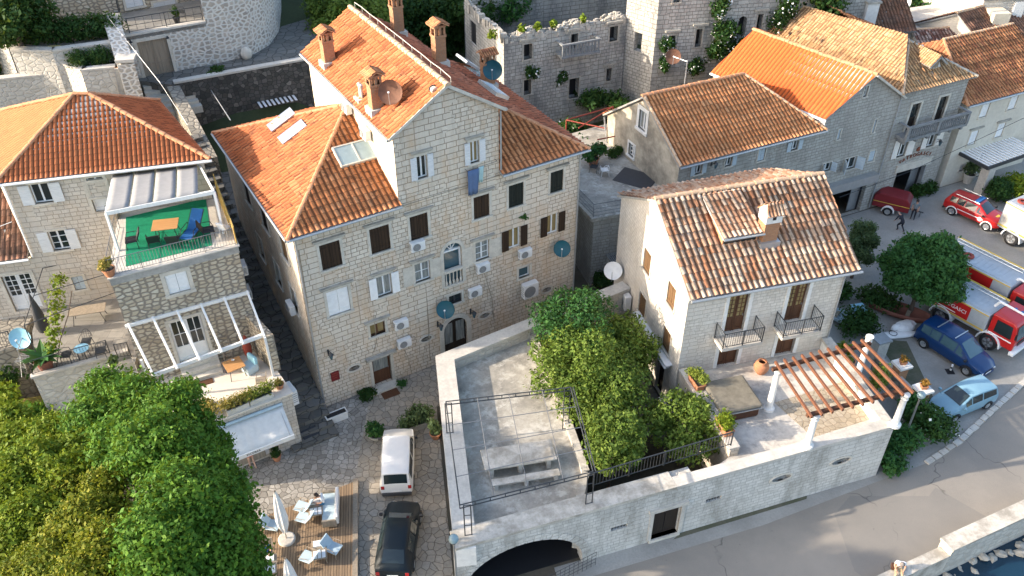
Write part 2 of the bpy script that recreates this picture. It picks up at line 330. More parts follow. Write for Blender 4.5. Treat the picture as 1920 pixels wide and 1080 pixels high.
X['bamboo'] = boards('bamboo_screen', (.50,.34,.10), (.42,.27,.08), (.20,.13,.04), .05, 0)
X['metal'] = plain('dark_steel', (.055,.058,.06), .55, .3)
X['metal_g'] = plain('grey_steel', (.20,.20,.20), .5, .5)
X['galv'] = plain('galvanised', (.42,.43,.43), .45, .6)
X['alu'] = plain('bare_metal', (.50,.52,.53), .35, .7)
X['black'] = plain('black_plastic', (.018,.018,.02), .5)
X['rubber'] = plain('tyre_rubber', (.02,.02,.02), .8)
X['dkgrey'] = plain('dark_grey_trim', (.05,.05,.052), .6)
X['glass'] = plain('dark_glass', (.018,.028,.03), .08, 0, .6)
X['glass_b'] = plain('bluish_glass', (.05,.10,.12), .06, 0, .7)
X['glass_g'] = wood('pale_curtained_glass', (.34,.34,.31), (.10,.12,.115), 7, 'z', .12)
X['glass_y'] = plain('reflecting_glass', (.26,.19,.08), .1, 0, .6)
X['skyl'] = plain('pale_skylight_glass', (.62,.66,.68), .12, 0, .6)
X['skyl_b'] = plain('blue_skylight_glass', (.27,.34,.35), .1, 0, .6)
X['teal'] = plain('teal_dish', (.012,.085,.11), .5)
X['rust'] = plain('rusty_dish', (.15,.07,.042), .8, var=.4)
X['paleblue'] = plain('pale_blue_dish', (.25,.48,.58), .5)
X['acw'] = plain('ac_casing', (.70,.69,.66), .5)
X['acg'] = plain('ac_grille', (.22,.22,.215), .6)
X['terra'] = plain('terracotta', (.44,.19,.095), .85, var=.25)
X['terra_dk'] = plain('dark_terracotta', (.20,.075,.05), .8)
X['canvas'] = plain('grey_canvas', (.25,.245,.235), .8)
X['awning'] = plain('pale_awning', (.66,.64,.60), .8)
X['cushion'] = plain('pale_blue_cushion', (.42,.52,.56), .85)
X['cushion_w'] = plain('cream_cushion', (.72,.68,.61), .85)
X['green_mat'] = plaster('green_carpet', (.008,.20,.10), (.007,.17,.085), 1.5, .9, .2, 6)
X['blue'] = plain('blue_fabric', (.02,.12,.32), .8)
X['cloth_b'] = plain('faded_blue_cloth', (.09,.14,.25), .9)
X['cloth_t'] = plain('pale_teal_cloth', (.35,.50,.50), .9)
X['copper'] = plain('dull_red_paint', (.28,.05,.03), .7)
X['plaque'] = plain('dark_red_plaque', (.16,.012,.014), .6)
X['letter'] = plain('white_letters', (.75,.73,.70), .6)
X['rustletter'] = plain('rust_letters', (.20,.06,.03), .7)
X['bark'] = plain('bark', (.10,.075,.055), .95, var=.3)
X['f_big'] = foliage('leaves_broad', [(.035,.10,.012),(.07,.165,.015),(.125,.225,.022),(.045,.115,.013)])
X['f_yel'] = foliage('leaves_yellow_green', [(.10,.16,.012),(.16,.215,.014),(.22,.24,.018),(.07,.135,.013)])
X['f_pine'] = foliage('leaves_olive', [(.085,.125,.011),(.16,.175,.013),(.26,.235,.016),(.06,.10,.011)])
X['f_org'] = foliage('leaves_orange_tree', [(.08,.14,.02),(.14,.20,.03),(.20,.26,.05),(.06,.11,.018)])
X['f_dark'] = foliage('leaves_dark', [(.02,.055,.014),(.03,.08,.018),(.045,.10,.02),(.018,.045,.012)])
X['f_mid'] = foliage('leaves_mid', [(.028,.09,.028),(.04,.125,.03),(.06,.15,.035),(.025,.075,.022)])
X['f_grey'] = foliage('leaves_grey_green', [(.06,.10,.04),(.09,.13,.055),(.05,.085,.035)])
X['f_lime'] = foliage('leaves_lime', [(.16,.20,.03),(.22,.24,.04),(.12,.17,.025)])
X['f_dry'] = foliage('leaves_dry', [(.30,.22,.05),(.36,.26,.07),(.20,.19,.04)])
X['f_red'] = foliage('leaves_russet', [(.30,.15,.03),(.38,.20,.04),(.22,.12,.03)])
X['f_ivy'] = foliage('leaves_ivy', [(.015,.045,.012),(.022,.06,.015),(.03,.07,.016)])
X['flower'] = plain('white_blossom', (.70,.70,.66), .8)
def paint(n, c): return plain(n, c, .34, 0, .4, .05, .35)
X['car_w'] = paint('white_car_paint', (.74,.72,.68)); X['car_k'] = plain('black_car_paint', (.006,.012,.016), .45, 0, .3, .05, .08)
X['car_b'] = paint('deep_blue_car_paint', (.004,.03,.105)); X['car_s'] = paint('silver_blue_car_paint', (.19,.33,.40))
X['car_r'] = paint('fire_red_paint', (.42,.016,.014)); X['car_o'] = paint('orange_red_paint', (.62,.10,.03)); X['dkred'] = plain('dark_red_cover', (.17,.012,.016), .6)
X['trk_g'] = plain('ribbed_grey_panel', (.40,.43,.45), .5, .2); X['trk_y'] = plain('yellow_stripe', (.62,.42,.06), .5)
X['head'] = plain('headlamp_glass', (.62,.64,.66), .12, .1, .6); X['tail'] = plain('tail_lamp_red', (.35,.02,.02), .25)
X['skin'] = plain('skin', (.42,.24,.16), .6); X['skin2'] = plain('skin_light', (.50,.31,.22), .6); X['hair'] = plain('dark_hair', (.03,.02,.015), .7)
X['hairg'] = plain('grey_hair', (.16,.14,.13), .7)
X['c_white'] = plain('white_shirt', (.74,.73,.71), .9); X['c_khaki'] = plain('khaki_trousers', (.42,.33,.20), .9); X['c_blue'] = plain('blue_shirt', (.04,.14,.32), .9)
X['c_jean'] = plain('blue_shorts', (.05,.16,.26), .9); X['c_grey'] = plain('grey_blue_shirt', (.16,.20,.22), .9); X['c_dark'] = plain('dark_trousers', (.02,.022,.03), .9); X['c_coral'] = plain('coral_dress', (.52,.17,.11), .9)
def water_mat():
    m = NM('sea_water', .12, .5); m.col((.006,.028,.05)); o = m.obj(); m.bump(m.noise(o, 1.6, 5, .6), .35, .15); return m.mat
X['water'] = water_mat()
# ---------------------------------------------------------------- walls with openings
class W:
    """a vertical wall face on a thing, in the thing's own frame: u along, z up, n outwards"""
    def __init__(s, par, x0, y0, ang, z0=0):
        s.par = par; s.o = Vector((x0, y0, 0)); a = R(ang); s.u = Vector((math.cos(a), math.sin(a), 0)); s.n = Vector((math.sin(a), -math.cos(a), 0)); s.ang = ang
        s.holes = []; (lx, ly, lz), rz = FR[par.name]; q = R(rz)
        s.base = lz
        s.wo = np.array([lx+x0*math.cos(q)-y0*math.sin(q), ly+x0*math.sin(q)+y0*math.cos(q), 0]); b = R(rz+ang); s.wang = rz+ang
        s.wu = np.array([math.cos(b), math.sin(b), 0]); s.wn = np.array([math.sin(b), -math.cos(b), 0])
    def pt(s, u, z, n=0): return tuple(s.o+s.u*u+s.n*n+Vector((0, 0, z)))
    def wp(s, u, z, n=0):
        p = s.wo+s.wu*u+s.wn*n; return (float(p[0]), float(p[1]), s.base+z)
    def uz(s, px, py, n=0):
        d = ray(px, py); t = (s.wo+s.wn*n-CC).dot(s.wn)/d.dot(s.wn); p = CC+d*t
        return float((p-s.wo).dot(s.wu)), float(p[2])-s.base
    def rect(s, x0, y0, x1, y1, n=0):
        a = s.uz(x0, y0, n); b = s.uz(x1, y1, n); return (a[0], a[1], b[0], b[1])
    def box(s, mb, u0, u1, z0, z1, n0, n1):
        vs = [s.pt(u0,z0,n0), s.pt(u1,z0,n0), s.pt(u1,z0,n1), s.pt(u0,z0,n1), s.pt(u0,z1,n0), s.pt(u1,z1,n0), s.pt(u1,z1,n1), s.pt(u0,z1,n1)]
        return mb.add(vs, [(0,1,2,3),(7,6,5,4),(1,0,4,5),(2,1,5,6),(3,2,6,7),(0,3,7,4)])
    def extr(s, mb, uzs, n0, n1):
        k = len(uzs); vs = [s.pt(u, z, n1) for u, z in uzs]+[s.pt(u, z, n0) for u, z in uzs]
        return mb.add(vs, [list(range(k)), list(range(2*k-1, k-1, -1))]+[(i, k+i, k+(i+1) % k, (i+1) % k) for i in range(k)])
    def hole(s, poly): s.holes.append(poly)
    def face(s, mb, outline, depth=.3, n=0):
        loops = [outline]+s.holes
        tris = geometry.tessellate_polygon([[Vector((u, z, 0)) for u, z in lp] for lp in loops])
        flat = [q for lp in loops for q in lp]
        vs = [s.pt(u, z, n) for u, z in flat]; fs = []
        for t in tris:
            a, b, c = (flat[i] for i in t)
            ar = (b[0]-a[0])*(c[1]-a[1])-(b[1]-a[1])*(c[0]-a[0])
            if abs(ar) < 1e-9: continue
            fs.append(tuple(t) if ar > 0 else (t[0], t[2], t[1]))
        mb.add(vs, fs)
        for h in s.holes:
            ar = sum(h[i][0]*h[(i+1) % len(h)][1]-h[(i+1) % len(h)][0]*h[i][1] for i in range(len(h)))
            hh = h if ar > 0 else h[::-1]
            for (a, b) in zip(hh, hh[1:]+hh[:1]):
                mb.poly([s.pt(a[0], a[1], n), s.pt(b[0], b[1], n), s.pt(b[0], b[1], n-depth), s.pt(a[0], a[1], n-depth)])
        return mb
def rpoly(r): u0, z0, u1, z1 = r; return [(u0, z0), (u1, z0), (u1, z1), (u0, z1)]
def arch(r, k=8, rise=None):
    u0, z0, u1, z1 = r; h = rise if rise else (u1-u0)/2; c = (u0+u1)/2; a = (u1-u0)/2
    return [(u0, z0), (u1, z0)]+[(c+a*math.cos(math.pi*i/k), z1-h+h*math.sin(math.pi*i/k)) for i in range(k+1)]
def oval(c, a, b, k=14): return [(c[0]+a*math.cos(2*math.pi*i/k), c[1]+b*math.sin(2*math.pi*i/k)) for i in range(k)]
def surround_mb(w, r, wd=.14, pr=.035, sill=True):
    u0, z0, u1, z1 = r; m = MB()
    w.box(m, u0-wd, u0, z0, z1, -.2, pr); w.box(m, u1, u1+wd, z0, z1, -.2, pr); w.box(m, u0-wd, u1+wd, z1, z1+wd, -.2, pr)
    if sill: w.box(m, u0-wd-.03, u1+wd+.03, z0-wd*.8, z0, -.2, pr+.07)
    return m
def leaf(w, u0, u1, z0, z1, n0, mat, parent, straps=True):
    m = MB(); w.box(m, u0, u1, z0, z1, n0, n0+.045)
    if straps:
        for zz in (z0+.18*(z1-z0), z0+.82*(z1-z0)): w.box(m, u0+.02, u1-.02, zz-.03, zz+.03, n0+.045, n0+.06)
    return m.build('shutter', mat, parent)
def window(w, r, shut=None, mat='shut_w', glass='glass', bars=(1, 0), surround='stone_trim', hood=None, frame='pvc', ajar=(1, 1), hole=True, wd=.14):
    """closed: two leaves in the opening; open: glazing with leaves folded back on the wall"""
    u0, z0, u1, z1 = r; par = w.par; c = (u0+u1)/2
    if hole: w.hole(rpoly(r))
    if shut == 'closed':
        root = surround_mb(w, r, wd).build('window', X[surround], par)
        leaf(w, u0+.01, c-.008, z0+.01, z1-.01, -.08, X[mat], root); leaf(w, c+.008, u1-.01, z0+.01, z1-.01, -.08, X[mat], root)
        m = MB(); w.box(m, u0, u1, z0, z1, -.2, -.14); m.build('backing', X['black'], root)
    else:
        m = MB(); w.box(m, u0+.03, u1-.03, z0+.03, z1-.03, -.2, -.165); root = m.build('window', X[glass], par)
        m = MB(); t = .055
        w.box(m, u0, u0+t, z0, z1, -.21, -.12); w.box(m, u1-t, u1, z0, z1, -.21, -.12)
        w.box(m, u0+t, u1-t, z0, z0+t, -.21, -.12); w.box(m, u0+t, u1-t, z1-t, z1, -.21, -.12)
        for i in range(bars[0]):
            q = u0+(u1-u0)*(i+1)/(bars[0]+1); w.box(m, q-.045, q+.045, z0+t, z1-t, -.16, -.122)
        for i in range(bars[1]):
            q = z0+(z1-z0)*(i+1)/(bars[1]+1); w.box(m, u0+t, u1-t, q-.015, q+.015, -.16, -.126)
        m.build('casement', X[frame], root)
        if surround: surround_mb(w, r, wd).build('surround', X[surround], root)
        if shut == 'open':
            h = (u1-u0)/2
            if ajar[0]: leaf(w, u0-.02-h*ajar[0], u0-.02, z0, z1, .045, X[mat], root, False)
            if ajar[1]: leaf(w, u1+.02, u1+.02+h*ajar[1], z0, z1, .045, X[mat], root, False)
        elif shut == 'half':
            h = (u1-u0)/2
            for sx, e in ((-1, u0), (1, u1)):
                m = MB(); a = w.pt(e, z0, .04); b = w.pt(e+sx*h*.45, z0, .04+h*.85); d = Vector((0, 0, z1-z0)); a = Vector(a); b = Vector(b); th = w.u*(.02*sx)
                m.add([a-th, b-th, b+th, a+th, a-th+d, b-th+d, b+th+d, a+th+d], [(0,3,2,1),(4,5,6,7),(0,1,5,4),(1,2,6,5),(2,3,7,6),(3,0,4,7)]); m.build('shutter', X[mat], root)
    if hood:
        m = MB(); w.box(m, u0-.32, u1+.32, z1+wd+.12, z1+wd+.2, -.1, .16); w.box(m, u0-.26, u1+.26, z1+wd+.03, z1+wd+.12, -.1, .09); m.build('hood', X[hood], root)
    return root
def door(w, r, mat='door_bn', glass=None, surround='stone_trim', leaves=1, arched=False, wd=.17, muntins=0, hood=None, hole=True):
    u0, z0, u1, z1 = r; par = w.par
    pl = arch(r) if arched else rpoly(r)
    if hole: w.hole(pl)
    m = MB(); w.extr(m, pl, -.24, -.18); root = m.build('door', X[mat], par)
    m = MB(); lw = (u1-u0)/leaves
    for i in range(leaves):
        a = u0+lw*i; w.box(m, a+.03, a+.1, z0, z1-(.3 if arched else .03), -.18, -.15); w.box(m, a+lw-.1, a+lw-.03, z0, z1-(.3 if arched else .03), -.18, -.15)
        w.box(m, a+.1, a+lw-.1, z0+.05, z0+.2, -.18, -.15); w.box(m, a+.1, a+lw-.1, z0+.85, z0+.97, -.18, -.15)
        if not arched: w.box(m, a+.1, a+lw-.1, z1-.16, z1-.03, -.18, -.15)
        if muntins:
            c = a+lw/2; w.box(m, c-.02, c+.02, z0+.97, z1-.16, -.18, -.152)
            for j in range(muntins):
                q = z0+.97+(z1-z0-1.13)*(j+1)/(muntins+1); w.box(m, a+.1, a+lw-.1, q-.018, q+.018, -.18, -.154)
    m.build('door_frame', X[mat], root)
    if glass:
        m = MB()
        for i in range(leaves):
            a = u0+lw*i; w.box(m, a+.11, a+lw-.11, z0+.98, z1-(.42 if arched else .17), -.179, -.172)
        m.build('glazing', X[glass], root)
    m = MB(); w.box(m, u1-.16, u1-.12, z0+1.0, z0+1.12, -.15, -.09); m.build('handle', X['metal_g'], root)
    if surround:
        m = MB(); w.box(m, u0-wd, u0, z0, z1 if not arched else z1-(u1-u0)/2, -.2, .045); w.box(m, u1, u1+wd, z0, z1 if not arched else z1-(u1-u0)/2, -.2, .045)
        if not arched: w.box(m, u0-wd, u1+wd, z1, z1+wd, -.2, .045)
        else:
            c = (u0+u1)/2; a = (u1-u0)/2; cz = z1-a; k = 10
            for i in range(k):
                q0, q1 = math.pi*i/k, math.pi*(i+1)/k
                w.extr(m, [(c+a*math.cos(q0), cz+a*math.sin(q0)), (c+(a+wd)*math.cos(q0), cz+(a+wd)*math.sin(q0)), (c+(a+wd)*math.cos(q1), cz+(a+wd)*math.sin(q1)), (c+a*math.cos(q1), cz+a*math.sin(q1))], -.2, .045)
        m.build('surround', X[surround], root)
    if hood:
        m = MB(); w.box(m, u0-.35, u1+.35, z1+wd+.03, z1+wd+.15, -.1, .28); m.build('hood', X[hood], root)
    return root
def ovalwin(w, px, py, a=.34, b=.17):
    c = w.uz(px, py); w.hole(oval(c, a, b)); m = MB(); w.extr(m, oval(c, a+.02, b+.02), -.3, -.26); root = m.build('window', X['black'], w.par)
    m = MB(); k = 14
    for i in range(k):
        q0, q1 = 2*math.pi*i/k, 2*math.pi*(i+1)/k; f = lambda q, e: (c[0]+(a+e)*math.cos(q), c[1]+(b+e)*math.sin(q))
        w.extr(m, [f(q0, 0), f(q0, .13), f(q1, .13), f(q1, 0)], -.1, .03)
    m.build('surround', X['stone_trim'], root)
# ---------------------------------------------------------------- tiled roofs
PROF = [(0, .25), (.10, .72), (.33, 1.0), (.55, .72), (.66, .25), (.83, 0.0)]
def roof(par, poly, mat, tw=.3, th=.4, amp=.06, lift=.04, jit=.008, name='roof', board=True, boardmat='conc_band', thick=.12):
    p = [Vector(q) for q in poly]; u = (p[1]-p[0]).normalized(); n = u.cross(p[-1]-p[0]).normalized()
    if n.z < 0: u = -u; n = -n
    v = n.cross(u); o = p[0]
    q = [((x-o).dot(u), (x-o).dot(v)) for x in p]
    u0 = min(a for a, b in q)-tw; u1 = max(a for a, b in q)+tw; v0 = min(b for a, b in q)-.001; v1 = max(b for a, b in q)+th
    nc = max(1, int((u1-u0)/tw)+1); nr = max(1, int((v1-v0)/th)+1)
    us = np.array([(i+t)*tw for i in range(nc) for t, h in PROF]+[nc*tw])+u0; hs = np.array([h for i in range(nc) for t, h in PROF]+[PROF[0][1]])*amp
    vs = []; ls = []
    for j in range(nr): vs += [v0+j*th, v0+(j+1)*th]; ls += [lift, 0.0]
    vs = np.array(vs); ls = np.array(ls); k = len(us)
    J = np.repeat(np.repeat(RNG.normal(0, jit, (nr, nc)), len(PROF), axis=1), 2, axis=0); J = np.concatenate([J, J[:, :1]], 1)
    Hn = hs[None, :]+ls[:, None]+J
    wob = np.repeat(np.repeat(RNG.normal(0, jit*1.2, (nr, nc)), len(PROF), axis=1), 2, axis=0); wob = np.concatenate([wob, wob[:, :1]*0], 1)
    VV = np.repeat(vs[:, None], k, 1)+np.where(ls[:, None] > 0, RNG.normal(0, jit, (len(vs), 1)), 0)
    UU = np.repeat(us[None, :], len(vs), 0)+wob
    A = np.array(o)[None, None, :]+UU[..., None]*np.array(u)+VV[..., None]*np.array(v)+Hn[..., None]*np.array(n)
    idx = np.arange(len(vs)*k).reshape(len(vs), k)
    F = np.stack([idx[:-1, :-1], idx[:-1, 1:], idx[1:, 1:], idx[1:, :-1]], -1).reshape(-1, 4)
    ob = npmesh(name, A.reshape(-1, 3), F, mat, par); me = ob.data
    bm = bmesh.new(); bm.from_mesh(me)
    cx = sum(a for a, b in q)/len(q); cy = sum(b for a, b in q)/len(q)
    for i in range(len(q)):
        a = q[i]; b = q[(i+1) % len(q)]; ex, ey = b[0]-a[0], b[1]-a[1]
        if abs(ex)+abs(ey) < 1e-4: continue
        nx, ny = ey, -ex
        if nx*(cx-a[0])+ny*(cy-a[1]) > 0: nx, ny = -nx, -ny
        co = o+u*a[0]+v*a[1]; no = (u*nx+v*ny).normalized()
        bmesh.ops.bisect_plane(bm, geom=bm.verts[:]+bm.edges[:]+bm.faces[:], plane_co=co, plane_no=no, clear_outer=True)
    bm.to_mesh(me); bm.free(); me.update(); autouv_slope(me, o, u, v)
    nf = len(me.polygons); ce = np.empty(nf*3); me.polygons.foreach_get('center', ce); ce = ce.reshape(-1, 3)-np.array(o)
    ci = np.floor((ce@np.array(u)-u0)/tw).astype(int); ri = np.floor((ce@np.array(v)-v0)/th).astype(int)
    rnd = RNG.random((nr+4, nc+4)); at = me.attributes.new('tr', 'FLOAT', 'FACE'); at.data.foreach_set('value', rnd[np.clip(ri, 0, nr+3), np.clip(ci, 0, nc+3)].astype(np.float32))
    ph = ((ce@np.array(u)-u0)/tw) % 1; ac_ = me.attributes.new('ch', 'FLOAT', 'FACE'); fn = np.empty(nf*3); me.polygons.foreach_get('normal', fn); ac_.data.foreach_set('value', ((ph > .64) | (ph < .05) | (fn.reshape(-1, 3)@np.array(n) < .45)).astype(np.float32))  # marks channel and riser faces for dirt and painted gap shade
    if board:
        m = MB(); top = [x-n*.015 for x in p]; bot = [x-n*(thick+.015) for x in p]; kk = len(p)
        m.add(top+bot, [list(range(kk)), list(range(2*kk-1, kk-1, -1))]+[(i, kk+i, kk+(i+1) % kk, (i+1) % kk) for i in range(kk)]); m.build('eaves_board', X[boardmat], ob)
    return ob
def autouv_slope(me, o, u, v):
    n = len(me.loops); uv = me.uv_layers.new(name='UVMap')
    co = np.empty(len(me.vertices)*3); me.vertices.foreach_get('co', co); co = co.reshape(-1, 3)-np.array(o)
    li = np.empty(n, dtype=np.int32); me.loops.foreach_get('vertex_index', li); c = co[li]
    uv.data.foreach_set('uv', np.stack([c@np.array(u), c@np.array(v)], 1).ravel())
def caps(par, a, b, mat='ridge', r=.12, seg=.4, lift=.04, name='ridge_cap'):
    a = Vector(a); b = Vector(b); d = b-a; L = d.length; d.normalize(); k = max(1, round(L/seg)); s = L/k
    side = d.cross(Vector((0, 0, 1))).normalized(); upv = side.cross(d); m = MB(); n = 7
    for i in range(k):
        jj = Vector((0, 0, random.uniform(-.018, .018))); p0 = a+d*(i*s-.03)+jj; p1 = a+d*((i+1)*s)+jj; r0 = r*1.12*random.uniform(.95, 1.05); r1 = r*.88; vs = []
        for p, rr in ((p0, r0), (p1, r1)):
            for j in range(n):
                q = math.pi*(-.08+1.16*j/(n-1)); vs.append(p+side*(rr*math.cos(q))+upv*(rr*math.sin(q)*.8+lift-.05))
        m.add(vs, [(j+1, j, n+j, n+j+1) for j in range(n-1)]+[list(range(n))])
    return m.build(name, X[mat], par)
def gutter(par, a, b, r=.08, mat='galv', name='gutter'):
    return MB().cone(a, b, r, r, 8).build(name, X[mat], par)
def chimney(par, x, y, z0, h, sx=.55, sy=.5, rz=0, mat='brick', capmat='t_far', base='cap', ridge_x=True):
    M = Matrix.Translation((x, y, 0)) @ Matrix.Rotation(R(rz), 4, 'Z'); hx, hy = sx/2, sy/2
    m = MB(); m.box(-hx, -hy, z0, hx, hy, z0+h*.72, M)
    m.box(-hx-.04, -hy-.04, z0+h*.66, hx+.04, hy+.04, z0+h*.72, M)
    for cx in (-hx+.05, 0, hx-.05):
        for cy in (-hy+.05, hy-.05): m.box(cx-.055, cy-.05, z0+h*.72, cx+.055, cy+.05, z0+h*.9, M)
    m.box(-hx*.5, -hy*.6, z0+h*.7, hx*.5, hy*.6, z0+h*.88, M)
    m.box(-hx-.03, -hy-.03, z0+h*.9, hx+.03, hy+.03, z0+h*.95, M); ch = m.build('chimney', X[mat], par)
    m = MB(); m.box(-hx-.14, -hy-.14, z0-.3, hx+.14, hy+.14, z0+.16, M); m.build('flashing', X[base], ch)
    e = .18; zt = z0+h*.95; rs = .26
    if ridge_x: s1 = [(-hx-e, -hy-e, zt), (hx+e, -hy-e, zt), (hx+e, 0, zt+rs), (-hx-e, 0, zt+rs)]; s2 = [(hx+e, hy+e, zt), (-hx-e, hy+e, zt), (-hx-e, 0, zt+rs), (hx+e, 0, zt+rs)]
    else: s1 = [(-hx-e, hy+e, zt), (-hx-e, -hy-e, zt), (0, -hy-e, zt+rs), (0, hy+e, zt+rs)]; s2 = [(hx+e, -hy-e, zt), (hx+e, hy+e, zt), (0, hy+e, zt+rs), (0, -hy-e, zt+rs)]
    for s in (s1, s2): roof(ch, [tuple(M @ Vector(q)) for q in s], X[capmat], .16, .3, .045, .03, .004, 'chimney_roof', True, 'ridge', .05)
    return ch
# ---------------------------------------------------------------- plants
def leaves(name, clumps, n, size, mat, parent, shell=.35, flat=.35, aspect=.55, kind=None):
    """leaf faces spread through clumps (cx, cy, cz, rx, ry, rz)"""
    C = np.array(clumps, dtype=float); w = (C[:, 3]*C[:, 4]*C[:, 5])**(2/3); w /= w.sum()
    k = RNG.choice(len(C), n, p=w); d = RNG.normal(size=(n, 3)); d /= np.linalg.norm(d, axis=1, keepdims=True)
    rad = 1-shell*RNG.random(n)**1.3; rad *= 1+.10*RNG.normal(size=n)
    lump = 1+.26*np.sin(d[:, 0]*5+k*1.7)*np.sin(d[:, 1]*6+k)*np.cos(d[:, 2]*5+k*.6)
    p = C[k, :3]+d*C[k, 3:]*(rad*lump)[:, None]
    nrm = d*.6+RNG.normal(size=(n, 3))*.6+np.array([0, 0, flat]); nrm /= np.linalg.norm(nrm, axis=1, keepdims=True)
    t = np.cross(nrm, RNG.normal(size=(n, 3))); t /= np.linalg.norm(t, axis=1, keepdims=True)+1e-9; b = np.cross(nrm, t)
    s = size*(.45+1.15*RNG.random(n)**1.4)[:, None]; droop = nrm*s*.25
    v = np.stack([p-t*s, p-b*s*aspect-droop*.4, p+t*s, p+b*s*aspect-droop*.4], 1).reshape(-1, 3)
    q = np.arange(n*4).reshape(n, 4); o = npmesh(name, v, q, mat, parent)
    if kind: o['kind'] = kind
    return o
def clump_crown(r, h, n, cr, z0=0, top=1.0):
    """n clumps on a rounded crown of radius r, height h"""
    out = [(0, 0, z0+h*.5, r*.62, r*.62, h*.42)]
    for i in range(n):
        q = 2.4*i+random.uniform(-.3, .3); f = (i+.5)/n; zz = 1-1.55*f
        rr = math.sqrt(max(.05, 1-zz*zz))*r*random.uniform(.75, .95); c = cr*random.uniform(.75, 1.25)
        out.append((rr*math.cos(q), rr*math.sin(q), z0+h*.5+zz*h*.42, c, c, c*.8))
    return out
def trunk_mb(h, r, limbs=5, spread=1.0, lean=(0, 0)):
    m = MB(); pts = [Vector((lean[0]*t, lean[1]*t, h*t)) for t in (0, .35, .7, 1)]
    for i in range(3): m.cone(pts[i], pts[i+1], r*(1-.22*i), r*(1-.22*(i+1)), 8)
    for i in range(limbs):
        q = 2.4*i+.5; a = pts[2]+(pts[3]-pts[2])*random.random(); b = a+Vector((math.cos(q)*spread, math.sin(q)*spread, h*.35*random.uniform(.6, 1.2)))
        mid = (a+b)/2+Vector((0, 0, -.1)); m.cone(a, mid, r*.42, r*.3, 6); m.cone(mid, b, r*.3, r*.12, 6)
    return m
def tree(name, label, loc, clumps, n, size, mat, th, tr, cat='tree', group=None, spread=1.0, **kw):
    t = thing(name, label, cat, loc, 0, group)
    trunk_mb(th, tr, 6, spread).build('trunk', X['bark'], t)
    leaves('crown', clumps, n, size, X[mat], t, **kw); return t
def bush(name, label, loc, r, h, n, size, mat, cat='shrub', group=None, nc=6, stems=True, clumps=None, flowers=0):
    t = thing(name, label, cat, loc, 0, group)
    cl = clumps or [(random.uniform(-.5, .5)*r, random.uniform(-.5, .5)*r, h*random.uniform(.4, .65), r*random.uniform(.45, .7), r*random.uniform(.45, .7), h*random.uniform(.3, .42)) for _ in range(nc)]
    leaves('foliage', cl, n, size, X[mat], t, shell=.7)
    if flowers: leaves('blossom', [(a, b, c, d*1.05, e*1.05, f*1.05) for a, b, c, d, e, f in cl], flowers, size*.6, X['flower'], t, shell=.1, aspect=.9)
    if stems:
        m = MB()
        for i in range(5): q = i*1.26; m.cone((0, 0, -.02), (math.cos(q)*r*.4, math.sin(q)*r*.4, h*.6), .03, .012, 5)
        m.build('stem', X['bark'], t)
    return t
def potted(name, label, loc, pr, ph, r, h, n, size, mat, pot='terra', group=None, square=False, rz=0, cat='potted plant', lx=None):
    t = thing(name, label, cat, loc, rz, group); m = MB()
    if square:
        a = lx or pr; b = pr; m.prism([(-a*.85, -b*.85), (a*.85, -b*.85), (a*.85, b*.85), (-a*.85, b*.85)], 0, .01)
        m.add([(-a*.85,-b*.85,0),(a*.85,-b*.85,0),(a*.85,b*.85,0),(-a*.85,b*.85,0),(-a,-b,ph),(a,-b,ph),(a,b,ph),(-a,b,ph)], [(0,1,5,4),(1,2,6,5),(2,3,7,6),(3,0,4,7)])
        m.box(-a-.02, -b-.02, ph-.06, a+.02, -b+.03, ph); m.box(-a-.02, b-.03, ph-.06, a+.02, b+.02, ph); m.box(-a-.02, -b+.03, ph-.06, -a+.03, b-.03, ph); m.box(a-.03, -b+.03, ph-.06, a+.02, b-.03, ph)
    else: m.lathe([(pr*.1, 0), (pr*.68, 0), (pr*.85, ph*.5), (pr*.98, ph*.86), (pr*1.06, ph*.86), (pr*1.06, ph), (pr*.9, ph), (pr*.88, ph*.9)], 16)
    m.build('pot', X[pot], t)
    m = MB()
    if square: m.box(-(lx or pr)+.03, -pr+.03, ph-.12, (lx or pr)-.03, pr-.03, ph-.07)
    else: m.lathe([(.01, ph*.9), (pr*.9, ph*.9)], 14)
    m.build('soil', X['soil_dark'], t)
    if n:
        ex = (lx or pr)/pr
        cl = [(random.uniform(-.45, .45)*r*ex, random.uniform(-.45, .45)*r, ph+h*random.uniform(.3, .65), r*.6, r*.6, h*.4) for _ in range(int(5*max(1, ex*.8)))]
        leaves('foliage', cl, n, size, X[mat], t, shell=.8)
        m = MB()
        for i in range(4): q = i*1.57+.4; m.cone((0, 0, ph*.8), (math.cos(q)*r*.4, math.sin(q)*r*.4, ph+h*.6), .018, .008, 5)
        m.build('stem', X['bark'], t)
    return t
# ---------------------------------------------------------------- things on walls and roofs
def ac(w, px, py, label, wd=.82, ht=.56, dp=.3, off=.1, group='air conditioners on the walls', turn=False):
    u, z = w.uz(px, py, off+dp); x, y, zz = w.wp(u, z-ht/2, off)
    t = thing('air_conditioner', label, 'air conditioner', (x, y, zz), w.wang, group)
    MB().box(-wd/2, -dp, 0, wd/2, 0, ht).build('casing', X['acw'], t, bevel=.02)
    m = MB(); m.lathe([(.01, 0), (ht*.36, 0), (ht*.40, .012), (ht*.40, .03)], 18, (0, 0, 0), Matrix.Translation((-wd*.13, -dp-.004, ht/2)) @ Matrix.Rotation(R(90), 4, 'X')); m.build('fan_grille', X['acg'], t)
    m = MB()
    for i in range(5): m.box(-wd/2-.004, -dp+.05, ht*.2+i*ht*.14, -wd/2+.004, -.04, ht*.2+i*ht*.14+.04)
    m.build('side_vent', X['acg'], t)
    m = MB()
    for sx in (-wd*.35, wd*.35): m.box(sx-.02, -dp, -.05, sx+.02, off, -.012); m.box(sx-.02, off-.03, -.3, sx+.02, off, -.05)
    m.build('bracket', X['galv'], t); return t
